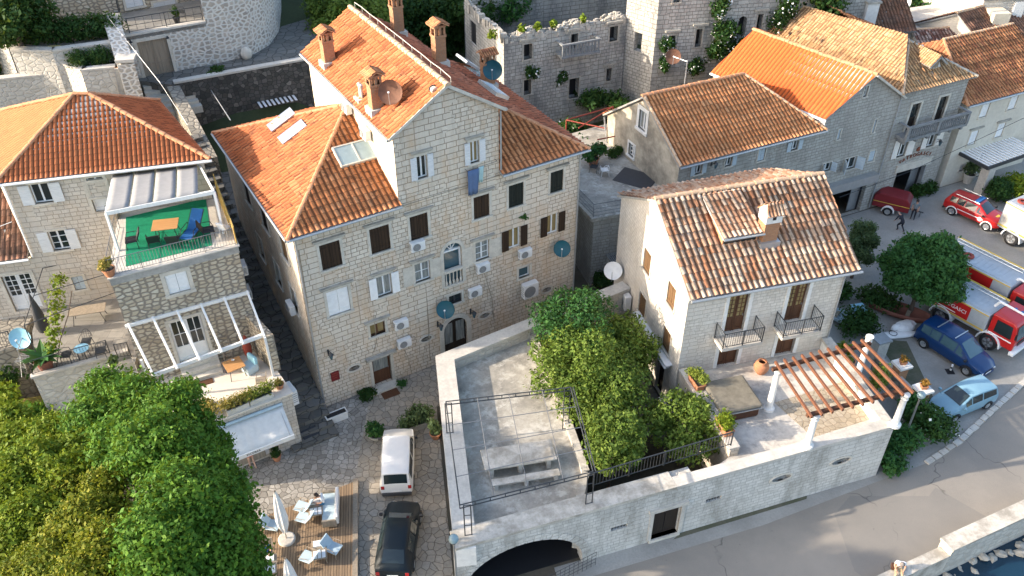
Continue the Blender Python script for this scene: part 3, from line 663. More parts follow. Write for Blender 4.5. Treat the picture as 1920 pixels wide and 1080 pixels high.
def dish(loc, az, el, r, mat, label, pole=None, group='satellite dishes', back='galv'):
    """dish whose face looks toward heading az (deg from +x), raised el; pole = foot point in world"""
    t = thing('satellite_dish', label, 'satellite dish', loc, az, group); M = Matrix.Rotation(R(90-el), 4, 'Y')
    prof = [(r*i/6+.001, .28*r*(i/6)**2) for i in range(7)]
    m = MB(); m.lathe(prof+[(r*1.02, .28*r+.01), (r*1.02, .27*r-.02)]+[(q, z-.03) for q, z in prof[::-1]], 26, (0, 0, 0), M); m.build('reflector', X[mat], t, True)
    m = MB(); f = M @ Vector((0, 0, r*1.05)); e = M @ Vector((r*.98, 0, .28*r)); m.cone(e, f, .02, .02, 6); m.build('arm', X[back], t)
    m = MB(); m.cone(f, M @ Vector((0, 0, r*.85)), .045, .055, 8); m.build('receiver', X['white'], t)
    if pole:
        q = R(-az); dx, dy, dz = pole[0]-loc[0], pole[1]-loc[1], pole[2]-loc[2]
        lp = Vector((dx*math.cos(q)-dy*math.sin(q), dx*math.sin(q)+dy*math.cos(q), dz)); b = M @ Vector((0, 0, -.05))
        k = Vector((b.x-.12, b.y, b.z)); m = MB()
        if abs(lp.z-k.z) > abs(lp.x-k.x): m.cone(b, Vector((lp.x, lp.y, b.z)), .03, .03, 6); m.cone(Vector((lp.x, lp.y, b.z+.1)), lp, .03, .03, 8)
        else: m.cone(b, k, .03, .03, 6); m.cone(k, lp, .03, .03, 8)
        m.build('mast', X[back], t)
    return t
def lantern(w, px, py, label, group='wall lanterns'):
    u, z = w.uz(px, py, .45); x, y, zz = w.wp(u, z, 0)
    t = thing('wall_lantern', label, 'lantern', (x, y, zz), w.wang, group)
    m = MB(); m.cone((0, 0, .1), (0, -.45, .28), .018, .018, 6); m.cone((0, 0, -.25), (0, -.4, .25), .014, .014, 6); m.box(-.05, -.02, -.3, .05, 0, .15); m.build('bracket', X['metal'], t)
    m = MB(); m.lathe([(.06, -.22), (.13, .08), (.14, .1)], 6, (0, -.45, 0), None, True); m.build('glass', X['glass_b'], t)
    m = MB(); m.lathe([(.16, .1), (.05, .22), (.015, .3)], 6, (0, -.45, 0), None, True); m.build('cap', X['metal'], t); return t
def railing(par, pts, h=1.0, gap=.13, r=.012, mat='metal', rails=(0.08,), post=1.6, name='railing', diag=False):
    m = MB()
    for a, b in zip(pts, pts[1:]):
        a = Vector(a); b = Vector(b); L = (b-a).length; k = max(1, int(L/gap)); z = Vector((0, 0, 1))
        m.cone(a+z*h, b+z*h, r*2.1, r*2.1, 6)
        for q in rails: m.cone(a+z*q, b+z*q, r*1.5, r*1.5, 5)
        for i in range(k+1):
            p = a+(b-a)*(i/k); m.cone(p+z*(rails[0] if rails else 0), p+z*h, r, r, 4)
        kp = max(1, round(L/post))
        for i in range(kp+1): p = a+(b-a)*(i/kp); m.cone(p, p+z*(h+.03), r*2.2, r*2.2, 6)
    return m.build(name, X[mat], par)
# ---------------------------------------------------------------- furniture
def dining_table(name, label, loc, rz, lx, ly, h, top, leg='metal', round_=False, cat='table', group=None, thick=.04):
    t = thing(name, label, cat, loc, rz, group); m = MB()
    if round_: m.lathe([(.005, h), (lx/2, h), (lx/2+.01, h-thick/2), (lx/2, h-thick), (.005, h-thick)], 22)
    else: m.box(-lx/2, -ly/2, h-thick, lx/2, ly/2, h)
    m.build('table_top', X[top], t, bevel=.008)
    for sx in (-1, 1):
        for sy in (-1, 1):
            k = .55 if round_ else .86; MB().cone((sx*lx/2*k, sy*ly/2*k, 0), (sx*lx/2*k*.8, sy*ly/2*k*.8, h-thick), .02, .02, 6).build('leg', X[leg], t)
    return t
def chair(name, label, loc, rz, seat='metal', frame='metal', h=.44, w=.48, back=.5, group=None, arms=True, solid=False, tilt=.12, cat='chair'):
    t = thing(name, label, cat, loc, rz, group); q = w/2
    MB().box(-q, -q, h-.05, q, q, h).build('seat', X[seat], t, bevel=.015)
    m = MB()
    if solid: 
        m.add([(-q, q-.06, h), (q, q-.06, h), (q, q, h), (-q, q, h), (-q, q+tilt-.05, h+back), (q, q+tilt-.05, h+back), (q, q+tilt+.01, h+back), (-q, q+tilt+.01, h+back)], [(0,3,2,1),(4,5,6,7),(0,1,5,4),(1,2,6,5),(2,3,7,6),(3,0,4,7)])
    else:
        pts = [Vector((q*math.cos(a), q+tilt*(.3+.7*math.sin(a)), h+back*math.sin(a))) for a in [math.pi*i/8 for i in range(9)]]
        m.tube(pts, .014, 6)
        for x in (-.12, 0, .12): m.cone((x, q, h), (x, q+tilt*.95, h+back*.9), .009, .009, 5)
        m.cone((-q*.9, q+tilt*.5, h+back*.42), (q*.9, q+tilt*.5, h+back*.42), .01, .01, 5)
    m.build('backrest', X[seat], t)
    for sx in (-1, 1):
        for sy in (-1, 1): MB().cone((sx*(q+.02), sy*q*.95, 0), (sx*(q-.03), sy*(q-.04), h-.04), .016, .016, 6).build('leg', X[frame], t)
        if arms: MB().tube([(sx*q, q, h+.24), (sx*(q+.03), -q*.6, h+.22), (sx*q, -q*.85, h)], .016, 6).build('armrest', X[frame], t)
    return t
# ---------------------------------------------------------------- vehicles and people
def wheel(par, x, y, r, wd=.2, side=1, rim='alu'):
    M = Matrix.Translation((x, y, r)) @ Matrix.Rotation(R(-90*side), 4, 'X')
    m = MB(); m.lathe([(r*.62, -wd/2), (r*.93, -wd/2), (r, -wd*.3), (r, wd*.3), (r*.93, wd/2), (r*.62, wd/2)], 22, (0, 0, 0), M)
    w = m.build('wheel', X['rubber'], par, True)
    m = MB(); m.lathe([(.01, wd*.38), (r*.16, wd*.42), (r*.2, wd*.3), (r*.52, wd*.38), (r*.62, wd*.46), (r*.64, wd*.3)], 20, (0, 0, 0), M); m.build('rim', X[rim], w)
    m = MB()
    for i in range(5):
        q = i*1.2566; m.box(-.035*r/.3, r*.2, wd*.40, .035*r/.3, r*.56, wd*.47, M @ Matrix.Rotation(q, 4, 'Z'))
    m.build('spokes', X['alu'], w)
    m = MB(); m.lathe([(r*.2, wd*.30), (r*.55, wd*.30)], 18, (0, 0, 0), M); m.build('brake_disc', X['black'], w); return w
def car(name, label, loc, rz, paint, st, ws, rw, sides, wheels, wr, plate=True, cat='car', bumper=None, arch=None, group='parked cars', mirror='black', rails=None, glass='glass'):
    t = thing(name, label, cat, loc, rz, group)
    def ring(s):
        x, zb, zt, w, zr, wr_ = s
        h = [(0, zb), (w*.82, zb), (w*.985, zb+.1), (w, zb+(zt-zb)*.45), (w*.985, zt-.06), (w*.955, zt), (wr_, zr-.05), (wr_*.84, zr-.005), (wr_*.45, zr+.012), (0, zr+.016)]
        return [Vector((x, y, z)) for y, z in h]+[Vector((x, -y, z)) for y, z in h[-2:0:-1]]
    rs = [ring(s) for s in st]; k = len(rs[0]); vs = [p for q in rs for p in q]
    fs = [(i*k+j, i*k+(j+1) % k, (i+1)*k+(j+1) % k, (i+1)*k+j) for i in range(len(rs)-1) for j in range(k)]+[list(range(k)), [(len(rs)-1)*k+j for j in range(k)][::-1]]
    m = MB(); m.add(vs, fs); b = m.build('body', X[paint], t, True)
    try: b.data.shade_smooth()
    except Exception: pass
    es = b.modifiers.new('split', 'EDGE_SPLIT'); es.split_angle = R(38)
    def lerp(a, c, q): return a+(c-a)*q
    def glz(nm, a, c, inx=.86, e0=.10, e1=.92):
        A, B = rs[a], rs[c]; rows = []
        for q in (e0, .5, e1):
            rows.append([lerp(A[j], B[j], q) for j in (7, 8, 9)]+[lerp(A[k-j], B[k-j], q) for j in (8, 7)])
        n = (rows[1][2]-rows[0][2]).cross(rows[0][3]-rows[0][1]); n.normalize()
        if n.z < 0: n = -n
        m = MB(); m.add([p+n*.014 for r_ in rows for p in r_], [(i*5+j, i*5+j+1, i*5+5+j+1, i*5+5+j) for i in range(2) for j in range(4)]); m.build(nm, X[glass], t, True)
    if ws: glz('windscreen', *ws)
    if rw: glz('rear_window', *rw)
    for (a, c, f0, f1) in sides:
        for sgn in (1, -1):
            J5, J6 = (5, 6) if sgn == 1 else (k-5, k-6)
            p = [lerp(lerp(rs[a][J5], rs[c][J5], f0), lerp(rs[a][J6], rs[c][J6], f0), .10), lerp(lerp(rs[a][J5], rs[c][J5], f1), lerp(rs[a][J6], rs[c][J6], f1), .10),
                 lerp(lerp(rs[a][J5], rs[c][J5], f1), lerp(rs[a][J6], rs[c][J6], f1), .88), lerp(lerp(rs[a][J5], rs[c][J5], f0), lerp(rs[a][J6], rs[c][J6], f0), .88)]
            m = MB(); m.poly([q+Vector((0, sgn*.016, .004)) for q in p]); m.build('side_window', X[glass], t)
    for x in wheels:
        w = max(s[3] for s in st)
        for sgn in (1, -1):
            wheel(t, x, sgn*(w-.10), wr, .21, sgn)
            m = MB()
            k = 9; y0, y1 = sgn*(w-.04), sgn*(w+.015)
            for i in range(k):
                q0, q1 = math.pi*(i/k*1.1-.05), math.pi*((i+1)/k*1.1-.05); f = lambda q, e, yy: (x+wr*e*math.cos(q), yy, wr+wr*e*math.sin(q)); m.add([f(q0, 1.03, y0), f(q1, 1.03, y0), f(q1, 1.22, y0), f(q0, 1.22, y0), f(q0, 1.03, y1), f(q1, 1.03, y1), f(q1, 1.22, y1), f(q0, 1.22, y1)], [(0,1,2,3),(7,6,5,4),(3,2,6,7),(1,0,4,5)])
            m.build('wheel_arch', X[arch or 'black'], t)
    xf = st[-1][0]; xr = st[0][0]; w = st[-1][3]; zf = st[-1][4]
    for sgn in (1, -1):
        M = Matrix.Translation((xf-.10, sgn*w*.74, zf-.10)) @ Matrix.Rotation(R(-20*sgn), 4, 'Z'); MB().box(-.1, -.16, -.07, .1, .16, .06, M).build('headlight', X['head'], t, bevel=.03)
        MB().box(xr-.015, sgn*st[0][3]*.86-.09, st[0][2]-.28, xr+.06, sgn*st[0][3]*.86+.09, st[0][2]-.02).build('tail_light', X['tail'], t, bevel=.02)
        c = st[ws[0]] if ws else st[-2]; mx = c[0]-.18
        MB().box(mx-.06, sgn*(c[3]+.02), c[2]+.02, mx+.07, sgn*(c[3]+.2), c[2]+.17).build('wing_mirror', X[mirror], t, bevel=.03)
    if plate:
        MB().box(xr-.03, -.26, .5, xr-.012, .26, .61).build('number_plate', X['white'], t); MB().box(xf+.012, -.26, .38, xf+.03, .26, .49).build('number_plate', X['white'], t)
    m = MB(); m.box(xf-.06, -w*.86, .22, xf+.05, w*.86, .40); m.build('front_bumper', X[bumper or paint], t, bevel=.05)
    m = MB(); m.box(xr-.07, -st[0][3]*.95, .22, xr+.06, st[0][3]*.95, .46); m.build('rear_bumper', X[bumper or paint], t, bevel=.05)
    m = MB(); m.box(xf-.03, -w*.45, zf-.2, xf+.025, w*.45, zf-.09); m.build('grille', X['black'], t)
    if rails:
        for sgn in (1, -1): MB().cone((rails[0], sgn*rails[2], rails[3]), (rails[1], sgn*rails[2], rails[3]), .025, .025, 6).build('roof_rail', X['alu'], t)
    return t
def person(label, loc, rz, J, cloth, hair='hair', skin='skin', group=None, scale=1.0, bald=False):
    """J: joint name -> (x, y, z); facing +y. one skinned surface, colours by body region"""
    t = thing('person', label, 'person', loc, rz, group)
    rad = {'pel': .135, 'wai': .125, 'che': .150, 'nec': .055, 'hd0': .075, 'hd1': .098, 'hd2': .07, 'shL': .068, 'shR': .068, 'elL': .045, 'elR': .045, 'wrL': .032, 'wrR': .032, 'haL': .042, 'haR': .042,
           'hpL': .098, 'hpR': .098, 'knL': .064, 'knR': .064, 'anL': .043, 'anR': .043, 'toL': .038, 'toR': .038}
    order = [k for k in rad if k in J]; idx = {k: i for i, k in enumerate(order)}
    E = [('pel','wai'),('wai','che'),('che','nec'),('nec','hd0'),('hd0','hd1'),('hd1','hd2'),('che','shL'),('che','shR'),('shL','elL'),('shR','elR'),('elL','wrL'),('elR','wrR'),('wrL','haL'),('wrR','haR'),
         ('pel','hpL'),('pel','hpR'),('hpL','knL'),('hpR','knR'),('knL','anL'),('knR','anR'),('anL','toL'),('anR','toR')]
    E = [(a, b) for a, b in E if a in idx and b in idx]
    me = bpy.data.meshes.new('body_src'); me.from_pydata([J[k] for k in order], [(idx[a], idx[b]) for a, b in E], [])
    tmp = bpy.data.objects.new('body_src', me); COL.objects.link(tmp)
    sk = tmp.modifiers.new('skin', 'SKIN'); sk.use_smooth_shade = True
    if not me.skin_vertices: me.skin_vertices.new()
    for k in order: d = me.skin_vertices[0].data[idx[k]]; d.radius = (rad[k], rad[k]*(.8 if k in ('pel', 'wai', 'che') else 1)); d.use_root = (k == 'pel')
    ss = tmp.modifiers.new('sub', 'SUBSURF'); ss.levels = 2; ss.render_levels = 2
    dg = bpy.context.evaluated_depsgraph_get(); dg.update(); ev = tmp.evaluated_get(dg); nm = bpy.data.meshes.new_from_object(ev)
    bpy.data.objects.remove(tmp); nm.name = 'body'
    nm.materials.clear(); mats = [skin, cloth['top'], cloth['legs'], cloth.get('shoe', 'black')]
    for q in mats: nm.materials.append(X[q])
    seg = [(np.array(J[a], float), np.array(J[b], float), a, b) for a, b in E]
    def region(c):
        best = None
        for a, b, na, nb in seg:
            d = b-a; s = max(0, min(1, float((c-a).dot(d)/max(1e-9, d.dot(d))))); e = np.linalg.norm(c-a-d*s)
            if best is None or e < best[0]: best = (e, na, nb, s)
        _, na, nb, s = best
        if nb in ('hd0', 'hd1', 'hd2') or nb in ('haL', 'haR'): return 0
        if na == 'che' and nb == 'nec': return 1 if s < .6 else 0
        if nb in ('elL', 'elR'): return 1 if s < cloth.get('sleeve', .6) else 0
        if nb in ('wrL', 'wrR'): return 1 if cloth.get('sleeve', .6) > 1 and s < .9 else 0
        if nb in ('toL', 'toR'): return 3
        if nb in ('anL', 'anR'): return 2 if s < cloth.get('leg', .95) else 0
        if nb in ('knL', 'knR'): return 2 if s < cloth.get('leg', .95)+.2 else 0
        if nb in ('hpL', 'hpR'): return 2
        if na == 'pel' and nb == 'wai': return 2 if s < .45 else 1
        return 1
    for p in nm.polygons: p.material_index = region(np.array(p.center)); p.use_smooth = True
    bm = bmesh.new(); bm.from_mesh(nm)
    for s in ('L', 'R'):                                    # five fingers rooted in each palm
        if 'ha'+s in J:
            w = Vector(J['wr'+s]); h = Vector(J['ha'+s]); d = (h-w).normalized(); sd = d.cross(Vector((0, 0, 1)) if abs(d.z) < .9 else Vector((1, 0, 0))).normalized(); nn = sd.cross(d)
            for i, (o, ln) in enumerate(((-.03, .065), (-.011, .078), (.009, .075), (.028, .06), (.042, .05))):
                a = h+sd*o+d*(.0 if i < 4 else -.04); dd = (d+nn*-.35+(sd*.9 if i == 4 else sd*0)).normalized(); mid = a+d*.04 if i < 4 else a+dd*.03; e = mid+dd*(ln*.6)
                for p0, p1, r0, r1 in ((a, mid, .0095, .009), (mid, e, .009, .0065)):
                    q0 = [bm.verts.new(p0+sd*(r0*math.cos(x))+nn*(r0*math.sin(x))) for x in (0, 1.57, 3.14, 4.71)]; q1 = [bm.verts.new(p1+sd*(r1*math.cos(x))+nn*(r1*math.sin(x))) for x in (0, 1.57, 3.14, 4.71)]
                    for j in range(4): bm.faces.new((q0[j], q0[(j+1) % 4], q1[(j+1) % 4], q1[j]))
                    bm.faces.new(q1)
    bm.to_mesh(nm); bm.free()
    o = bpy.data.objects.new('body', nm); COL.objects.link(o); o.parent = t
    h1 = Vector(J['hd1']); up_ = (Vector(J['hd2'])-Vector(J['hd0'])).normalized(); f = Vector(J.get('face', (0, 1, 0))).normalized(); sd = f.cross(up_).normalized(); B = Matrix((sd, f, up_)).transposed().to_4x4(); B.translation = h1
    m = MB()
    for sx in (-.034, .034): m.ball(B @ Vector((sx, .086, .012)), .011, .011, .011, 8, 5)
    m.build('eyes', X['black'], o)
    m = MB(); m.add([B @ Vector(q) for q in ((-.016, .09, -.025), (.016, .09, -.025), (0, .09, .02), (0, .12, -.022))], [(0, 1, 3), (1, 2, 3), (2, 0, 3)]); m.build('nose', X[skin], o)
    for sx in (-.098, .098): MB().ball(B @ Vector((sx, 0, 0)), .012, .022, .03, 8, 5).build('ear', X[skin], o)
    m = MB(); m.box(-.026, .088, -.055, .026, .099, -.044, B); m.build('mouth', X['copper'], o)
    if not bald:
        m = MB(); m.lathe([(.012, .128), (.06, .112), (.098, .06), (.110, .0), (.106, -.06), (.09, -.09)], 14, (0, 0, 0), B @ Matrix.Translation((0, -.022, 0)) @ Matrix.Rotation(R(14), 4, 'X'), True); m.build('hair', X[hair], o, True)
    return t
STAND = dict(pel=(0,0,.92), wai=(0,.01,1.06), che=(0,0,1.28), nec=(0,.01,1.46), hd0=(0,.02,1.53), hd1=(0,.03,1.61), hd2=(0,.02,1.69), shL=(-.18,0,1.38), shR=(.18,0,1.38), elL=(-.23,-.02,1.10), elR=(.23,-.02,1.10), wrL=(-.22,.08,.88), wrR=(.22,.08,.88), haL=(-.21,.11,.80), haR=(.21,.11,.80),
             hpL=(-.1,0,.86), hpR=(.1,0,.86), knL=(-.11,.02,.48), knR=(.11,.02,.48), anL=(-.12,-.02,.08), anR=(.12,-.02,.08), toL=(-.13,.13,.04), toR=(.13,.13,.04))
SIT = dict(pel=(0,0,.12), wai=(0,.03,.27), che=(0,.07,.48), nec=(0,.10,.65), hd0=(0,.13,.72), hd1=(0,.15,.80), hd2=(0,.15,.88), shL=(-.18,.07,.57), shR=(.18,.07,.57), elL=(-.24,.14,.33), elR=(.24,.14,.33), wrL=(-.16,.33,.24), wrR=(.16,.33,.24), haL=(-.13,.40,.22), haR=(.13,.40,.22),
           hpL=(-.1,.05,.09), hpR=(.1,.05,.09), knL=(-.14,.46,.10), knR=(.14,.46,.10), anL=(-.14,.50,-.32), anR=(.14,.48,-.32), toL=(-.15,.64,-.37), toR=(.15,.62,-.37))
# ---------------------------------------------------------------- world, sun, camera
SUN_AZ, SUN_EL = 10.0, 23.0          # light travels toward +10 deg from +x, 23 deg down
wd = bpy.data.worlds.new('World'); SC.world = wd; wd.use_nodes = True
nt = wd.node_tree; bg = nt.nodes['Background']; sky = nt.nodes.new('ShaderNodeTexSky'); sky.sky_type = 'NISHITA'; sky.sun_disc = False
sky.sun_elevation = R(SUN_EL); sky.sun_rotation = math.atan2(-math.cos(R(SUN_AZ)), -math.sin(R(SUN_AZ))); sky.altitude = 50; sky.air_density = 1.0; sky.dust_density = 2.5
nt.links.new(sky.outputs[0], bg.inputs[0]); bg.inputs[1].default_value = 0.15
sl = bpy.data.lights.new('sun', 'SUN'); sl.energy = 2.6; sl.angle = R(.53); sl.color = (1, .87, .72); so = bpy.data.objects.new('sun', sl); COL.objects.link(so)
so.rotation_euler = Vector((math.cos(R(SUN_AZ))*math.cos(R(SUN_EL)), math.sin(R(SUN_AZ))*math.cos(R(SUN_EL)), -math.sin(R(SUN_EL)))).to_track_quat('-Z', 'Y').to_euler(); so.location = (-30, 0, 60)
cam = bpy.data.cameras.new('camera'); co = bpy.data.objects.new('camera', cam); COL.objects.link(co); SC.camera = co
co.location = (0, 0, CH); co.rotation_euler = (R(90)-CT, 0, 0); cam.sensor_width = 36; cam.lens = CF/1920*36; cam.clip_end = 2000; cam.clip_start = .5
SC.view_settings.view_transform = 'Standard'; SC.view_settings.look = 'None'; SC.view_settings.gamma = 1; SC.view_settings.exposure = 1.8
# ---------------------------------------------------------------- ground sheets
def sheet(name, pts, z, mat, seg=None):
    m = MB(); m.poly([(x, y, z) for x, y in pts]); return structure(name, m, X[mat])
CA, CB = P(1788, 1030, .94), P(1990, 936, .94)
def coast(x): return CA[1]+.25+(CB[1]-CA[1])/(CB[0]-CA[0])*(x-CA[0])
sheet('ground', [(-60, coast(-60)), (150, coast(150)+6), (600, coast(150)), (600, 900), (-600, 900), (-600, coast(-60))], -.02, 'earth')
sheet('sea', [(-900, -900), (900, -900), (900, 1200), (-900, 1200)], -1.05, 'water')
F0, F1 = (-1.46, 23.6), (19.07, 30.5)                       # the front terrace wall
sheet('plaza_paving', [(-19, 20), (-8.2, 20), (-8.2, 37.2), (-10.7, 36.4), (-12.4, 33.2), (-15.5, 31.2), (-19, 29.5)], 0.0, 'pave')
sheet('car_paving', [(-8.2, 14), (-2.2, 14), (-1.6, 23.7), (-2.7, 24), (-4.3, 35.5), (.6, 38.7), (4.6, 45.0), (3.8, 44.3), (-8.2, 37.1)], .004, 'pave2')
road = [(-2.2, 15.2), (-1.5, 23.3), (19.1, 30.2), (22.6, 31.6), (24.5, 33.0), (28, 35.9), (40, 45.5), (120, 100), (150, coast(150)+12), (17.67, coast(17.67))]
sheet('road', road, .004, 'asphalt')
sheet('pavement_strip', [(2.2, 23.9), (12.5, 27.35), (19.3, 30.2), (22.7, 31.6), (22.4, 32.2), (19.0, 30.6), (12.0, 28.2), (2.0, 24.9)], .010, 'yard')
sheet('weedy_verge', [P(1262, 1012)[:2], P(1512, 936)[:2], P(1514, 927)[:2], P(1280, 995)[:2]], .016, 'lichen')
yard = [(19.1, 30.2), (22.6, 31.6), (24.5, 33.0), (28, 35.9), (40, 45.5), (60, 60), (80, 80), (40, 66), (39, 62), (14, 50.2), (17.8, 44), (18.6, 37.5)]
sheet('fire_station_yard', yard, .0, 'yard')
sheet('fire_station_forecourt', [P(*q)[:2] for q in ((1668, 640), (1742, 756), (1900, 720), (2100, 560), (1920, 470), (1700, 520))], .008, 'yard')
sheet('courtyard_garden', [(-2, 26), (3.6, 25.5), (10.5, 28.7), (9, 34.8), (6.3, 44.6), (4.5, 45), (.8, 38.4), (3, 33)], .006, 'soil_dark')
sheet('garden_path', [P(*q)[:2] for q in ((1180, 650), (1235, 745), (1290, 770), (1240, 830), (1195, 800), (1165, 690))], .012, 'pave_dark')
sheet('mossy_strip', [P(*q)[:2] for q in ((1640, 635), (1700, 640), (1750, 745), (1735, 765), (1700, 720))], .014, 'lichen')
# hillside behind
def hz(x, y):
    l = max(0, min(1, (-9-x)/8)); zl = max(0, (y-45))*.40+2.0
    if y > 66: zl = 10.4+(y-66)*.25
    zr = max(0, y-78)*.42; zm = max(0, (y-56))*.28
    k = max(0, min(1, (x-8)/14)); right = zm*(1-k)+zr*k
    return (zl*l+right*(1-l))-.3
vs = []; fs = []; gx = list(range(-120, 161, 4)); gy = list(range(46, 260, 4))
for y in gy:
    for x in gx: vs.append((x, y, hz(x, y) if y > 46 else -.3))
k = len(gx)
for j in range(len(gy)-1):
    for i in range(k-1):
        if min(vs[q][2] for q in (j*k+i, j*k+i+1, (j+1)*k+i)) > -.6: fs.append((j*k+i, j*k+i+1, (j+1)*k+i+1, (j+1)*k+i))
m = MB(); m.add(vs, fs); structure('hillside', m, X['hill'])
km = MB(); kp = [(22.0, 31.3), (24.5, 32.95), (28, 35.85), (40, 45.45)]
for p, q in zip(kp, kp[1:]):
    n = int(math.dist(p, q)/.55)
    for i in range(n):
        f = (i+.5)/n; M = Matrix.Translation((p[0]+(q[0]-p[0])*f, p[1]+(q[1]-p[1])*f, 0)) @ Matrix.Rotation(math.atan2(q[1]-p[1], q[0]-p[0])+random.uniform(-.08, .08), 4, 'Z'); km.box(-.25, -.14-random.random()*.05, -.05, .25, .14, .10+random.uniform(-.02, .03), M)
structure('kerb', km, X['cap'])
# ---------------------------------------------------------------- the large gabled house in the middle
X['block_main'] = stone_block('limestone_main', (.76,.675,.555), (.60,.51,.40), (.25,.195,.14), .44, .25, .019, stain=(.56,.36,.20), stain_amt=.6)
H = thing('stone_apartment_house', 'tall beige stone house with a stepped orange tile roof, central gable and many shuttered windows', 'house', (-10.71, 35.42, 0), 30.75)
w = W(H, 0, 0, 0); DM = 11.7
out = [(0, -.3), (17, -.3), (17, 12), (11.65, 12), (11.65, 15.85), (8.68, 17.5), (5.7, 15.85), (5.7, 12), (0, 12)]
for a, b, c, d in ((605, 507.5, 635.8, 449), (697, 477, 728.3, 419.2), (771, 452, 801, 397), (888.5, 412, 917, 361.5)): window(w, w.rect(a, b, c, d), 'closed', 'shut_dk', hood='trim_grey')
for a, b, c, d in ((953.5, 390.8, 981.5, 340), (1031, 363, 1056.5, 316)): window(w, w.rect(a, b, c, d), 'closed', 'shut_gr', hood='trim_grey')
window(w, w.rect(618, 594, 651.7, 535.5), 'closed', 'white', hood='trim_grey')
window(w, w.rect(709, 558, 731.7, 511.7), 'open', 'white', 'glass_g', (1, 0), hood='trim_grey')
window(w, w.rect(779.5, 531, 805, 487), None, glass='glass_g', bars=(1, 1), hood='trim_grey')
window(w, w.rect(892, 490.5, 916.7, 447.5), None, glass='glass_g', bars=(1, 2), hood='trim_grey')
window(w, w.rect(953.5, 468, 975, 424), 'open', 'shut_dk', 'glass_y', (1, 0), surround=None, ajar=(1.15, 1.15))
window(w, w.rect(1025, 441, 1046.7, 398.3), 'open', 'shut_dk', 'glass_y', (1, 0), surround=None, ajar=(1.15, 1.15))
window(w, w.rect(783.3, 336, 799.3, 289), 'open', 'shut_w', 'glass', (1, 0), hood='trim_grey', ajar=(1.2, 1.1))
window(w, w.rect(881.7, 307, 897, 262), 'open', 'shut_w', 'glass_y', (1, 0), hood='trim_grey', ajar=(1.2, 1.3))
window(w, w.rect(695.5, 632, 720.8, 600.5), None, glass='glass_y', bars=(1, 0), frame='door_bn', hood='trim_grey')
window(w, w.rect(972.5, 523, 993.3, 497), None, glass='glass_b', bars=(0, 0)); window(w, w.rect(842, 572, 865, 547.5), None, glass='glass', bars=(1, 0), frame='dkgrey')
for q in ((664, 690), (799, 635), (909, 591), (1025, 543)): ovalwin(w, *q)
c = w.uz(817, 171.5); w.hole(oval(c, .2, .2)); m = MB(); w.extr(m, oval(c, .24, .24), -.3, -.25); m.build('gable_vent', X['black'], H)
r = w.rect(703, 724, 730.8, 664); door(w, (r[0], .12, r[2], r[3]), 'door_bn', 'glass_g', hood='trim_grey')
ua, za = w.uz(834, 655); ub, _ = w.uz(876.7, 642); _, zt = w.uz(866, 591.5); door(w, (ua, .1, ub, zt), 'door_dk', 'glass_g', leaves=2, arched=True, wd=.28)
# arched balcony window with a stone balustrade
ua, zl = w.uz(833, 511); ub, _ = w.uz(866.7, 500); _, zt = w.uz(850, 455); _, zb = w.uz(838, 538)
pl = arch((ua, zb, ub, zt), 12); w.hole(pl)
m = MB(); w.extr(m, pl, -.3, -.26); wr = m.build('window', X['glass_b'], H)
m = MB(); um = (ua+ub)/2; zs = zt-(ub-ua)/2; a = (ub-ua)/2
w.box(m, ua, ub, zs-.05, zs+.05, -.26, -.14); w.box(m, ua, ua+.07, zl, zs, -.26, -.16); w.box(m, ub-.07, ub, zl, zs, -.26, -.16)
for q in (55, 90, 125):
    d = (math.cos(R(q)), math.sin(R(q))); e = (-d[1]*.025, d[0]*.025); w.extr(m, [(um-e[0], zs-e[1]), (um+e[0], zs+e[1]), (um+d[0]*a+e[0], zs+d[1]*a+e[1]), (um+d[0]*a-e[0], zs+d[1]*a-e[1])][::-1], -.26, -.2)
m.build('casement', X['pvc'], wr)
m = MB(); w.box(m, ua-.04, ub+.04, zl-.1, zl+.05, -.15, .1); w.box(m, ua-.04, ub+.04, zb-.05, zb+.06, -.2, .1)
for i in range(5):
    q = ua+(ub-ua)*(i+.5)/5; p = Vector(w.pt(q, 0, -.02)); m.lathe([(.035, zb+.06), (.06, zb+.14), (.075, zb+.26), (.04, zb+.40), (.035, zl-.2), (.055, zl-.1)], 8, (p.x, p.y, 0))
m.build('balustrade', X['stone_trim'], wr)
m = MB(); k = 12
for i in range(k):
    q0, q1 = math.pi*i/k, math.pi*(i+1)/k; f = lambda q, e: (um+(a+e)*math.cos(q), zs+(a+e)*math.sin(q)); w.extr(m, [f(q0, 0), f(q0, .2), f(q1, .2), f(q1, 0)], -.2, .04)
w.box(m, ua-.2, ua, zb, zs, -.2, .04); w.box(m, ub, ub+.2, zb, zs, -.2, .04); m.build('surround', X['stone_trim'], wr)
# smooth stone panels between the middle windows
z0, z1 = w.uz(820, 520)[1]+.05, w.uz(820, 482)[1]
for p0, p1 in ((808.5, 826), (872, 888), (920.5, 941), (757, 776)):
    u0, u1 = w.uz(p0, 500 if p0 > 800 else 530)[0], w.uz(p1, 493 if p0 > 800 else 520)[0]; m = MB(); w.box(m, u0, u1, z0, z1-.05, -.01, .018); m.build('wall_panel', X['stone_trim'], H)
m = MB(); w.face(m, out, .34)
wl = W(H, 0, DM, -90)
for (py, vv, z0, z1) in ((0, 2.0, 9.2, 10.9), (0, 5.2, 9.2, 10.9), (0, 8.2, 9.2, 10.9)):
    u = DM-vv; window(wl, (u-.5, z0, u+.5, z1), 'closed', 'shut_bn' if vv < 3 else 'shut_dk')
for vv in (1.9, 4.6, 7.6): window(wl, (DM-vv-.45, 5.8, DM-vv+.45, 7.3), None, bars=(1, 1))
wl.face(m, [(0, -1), (DM, -1), (DM, 12), (0, 12)], .3)
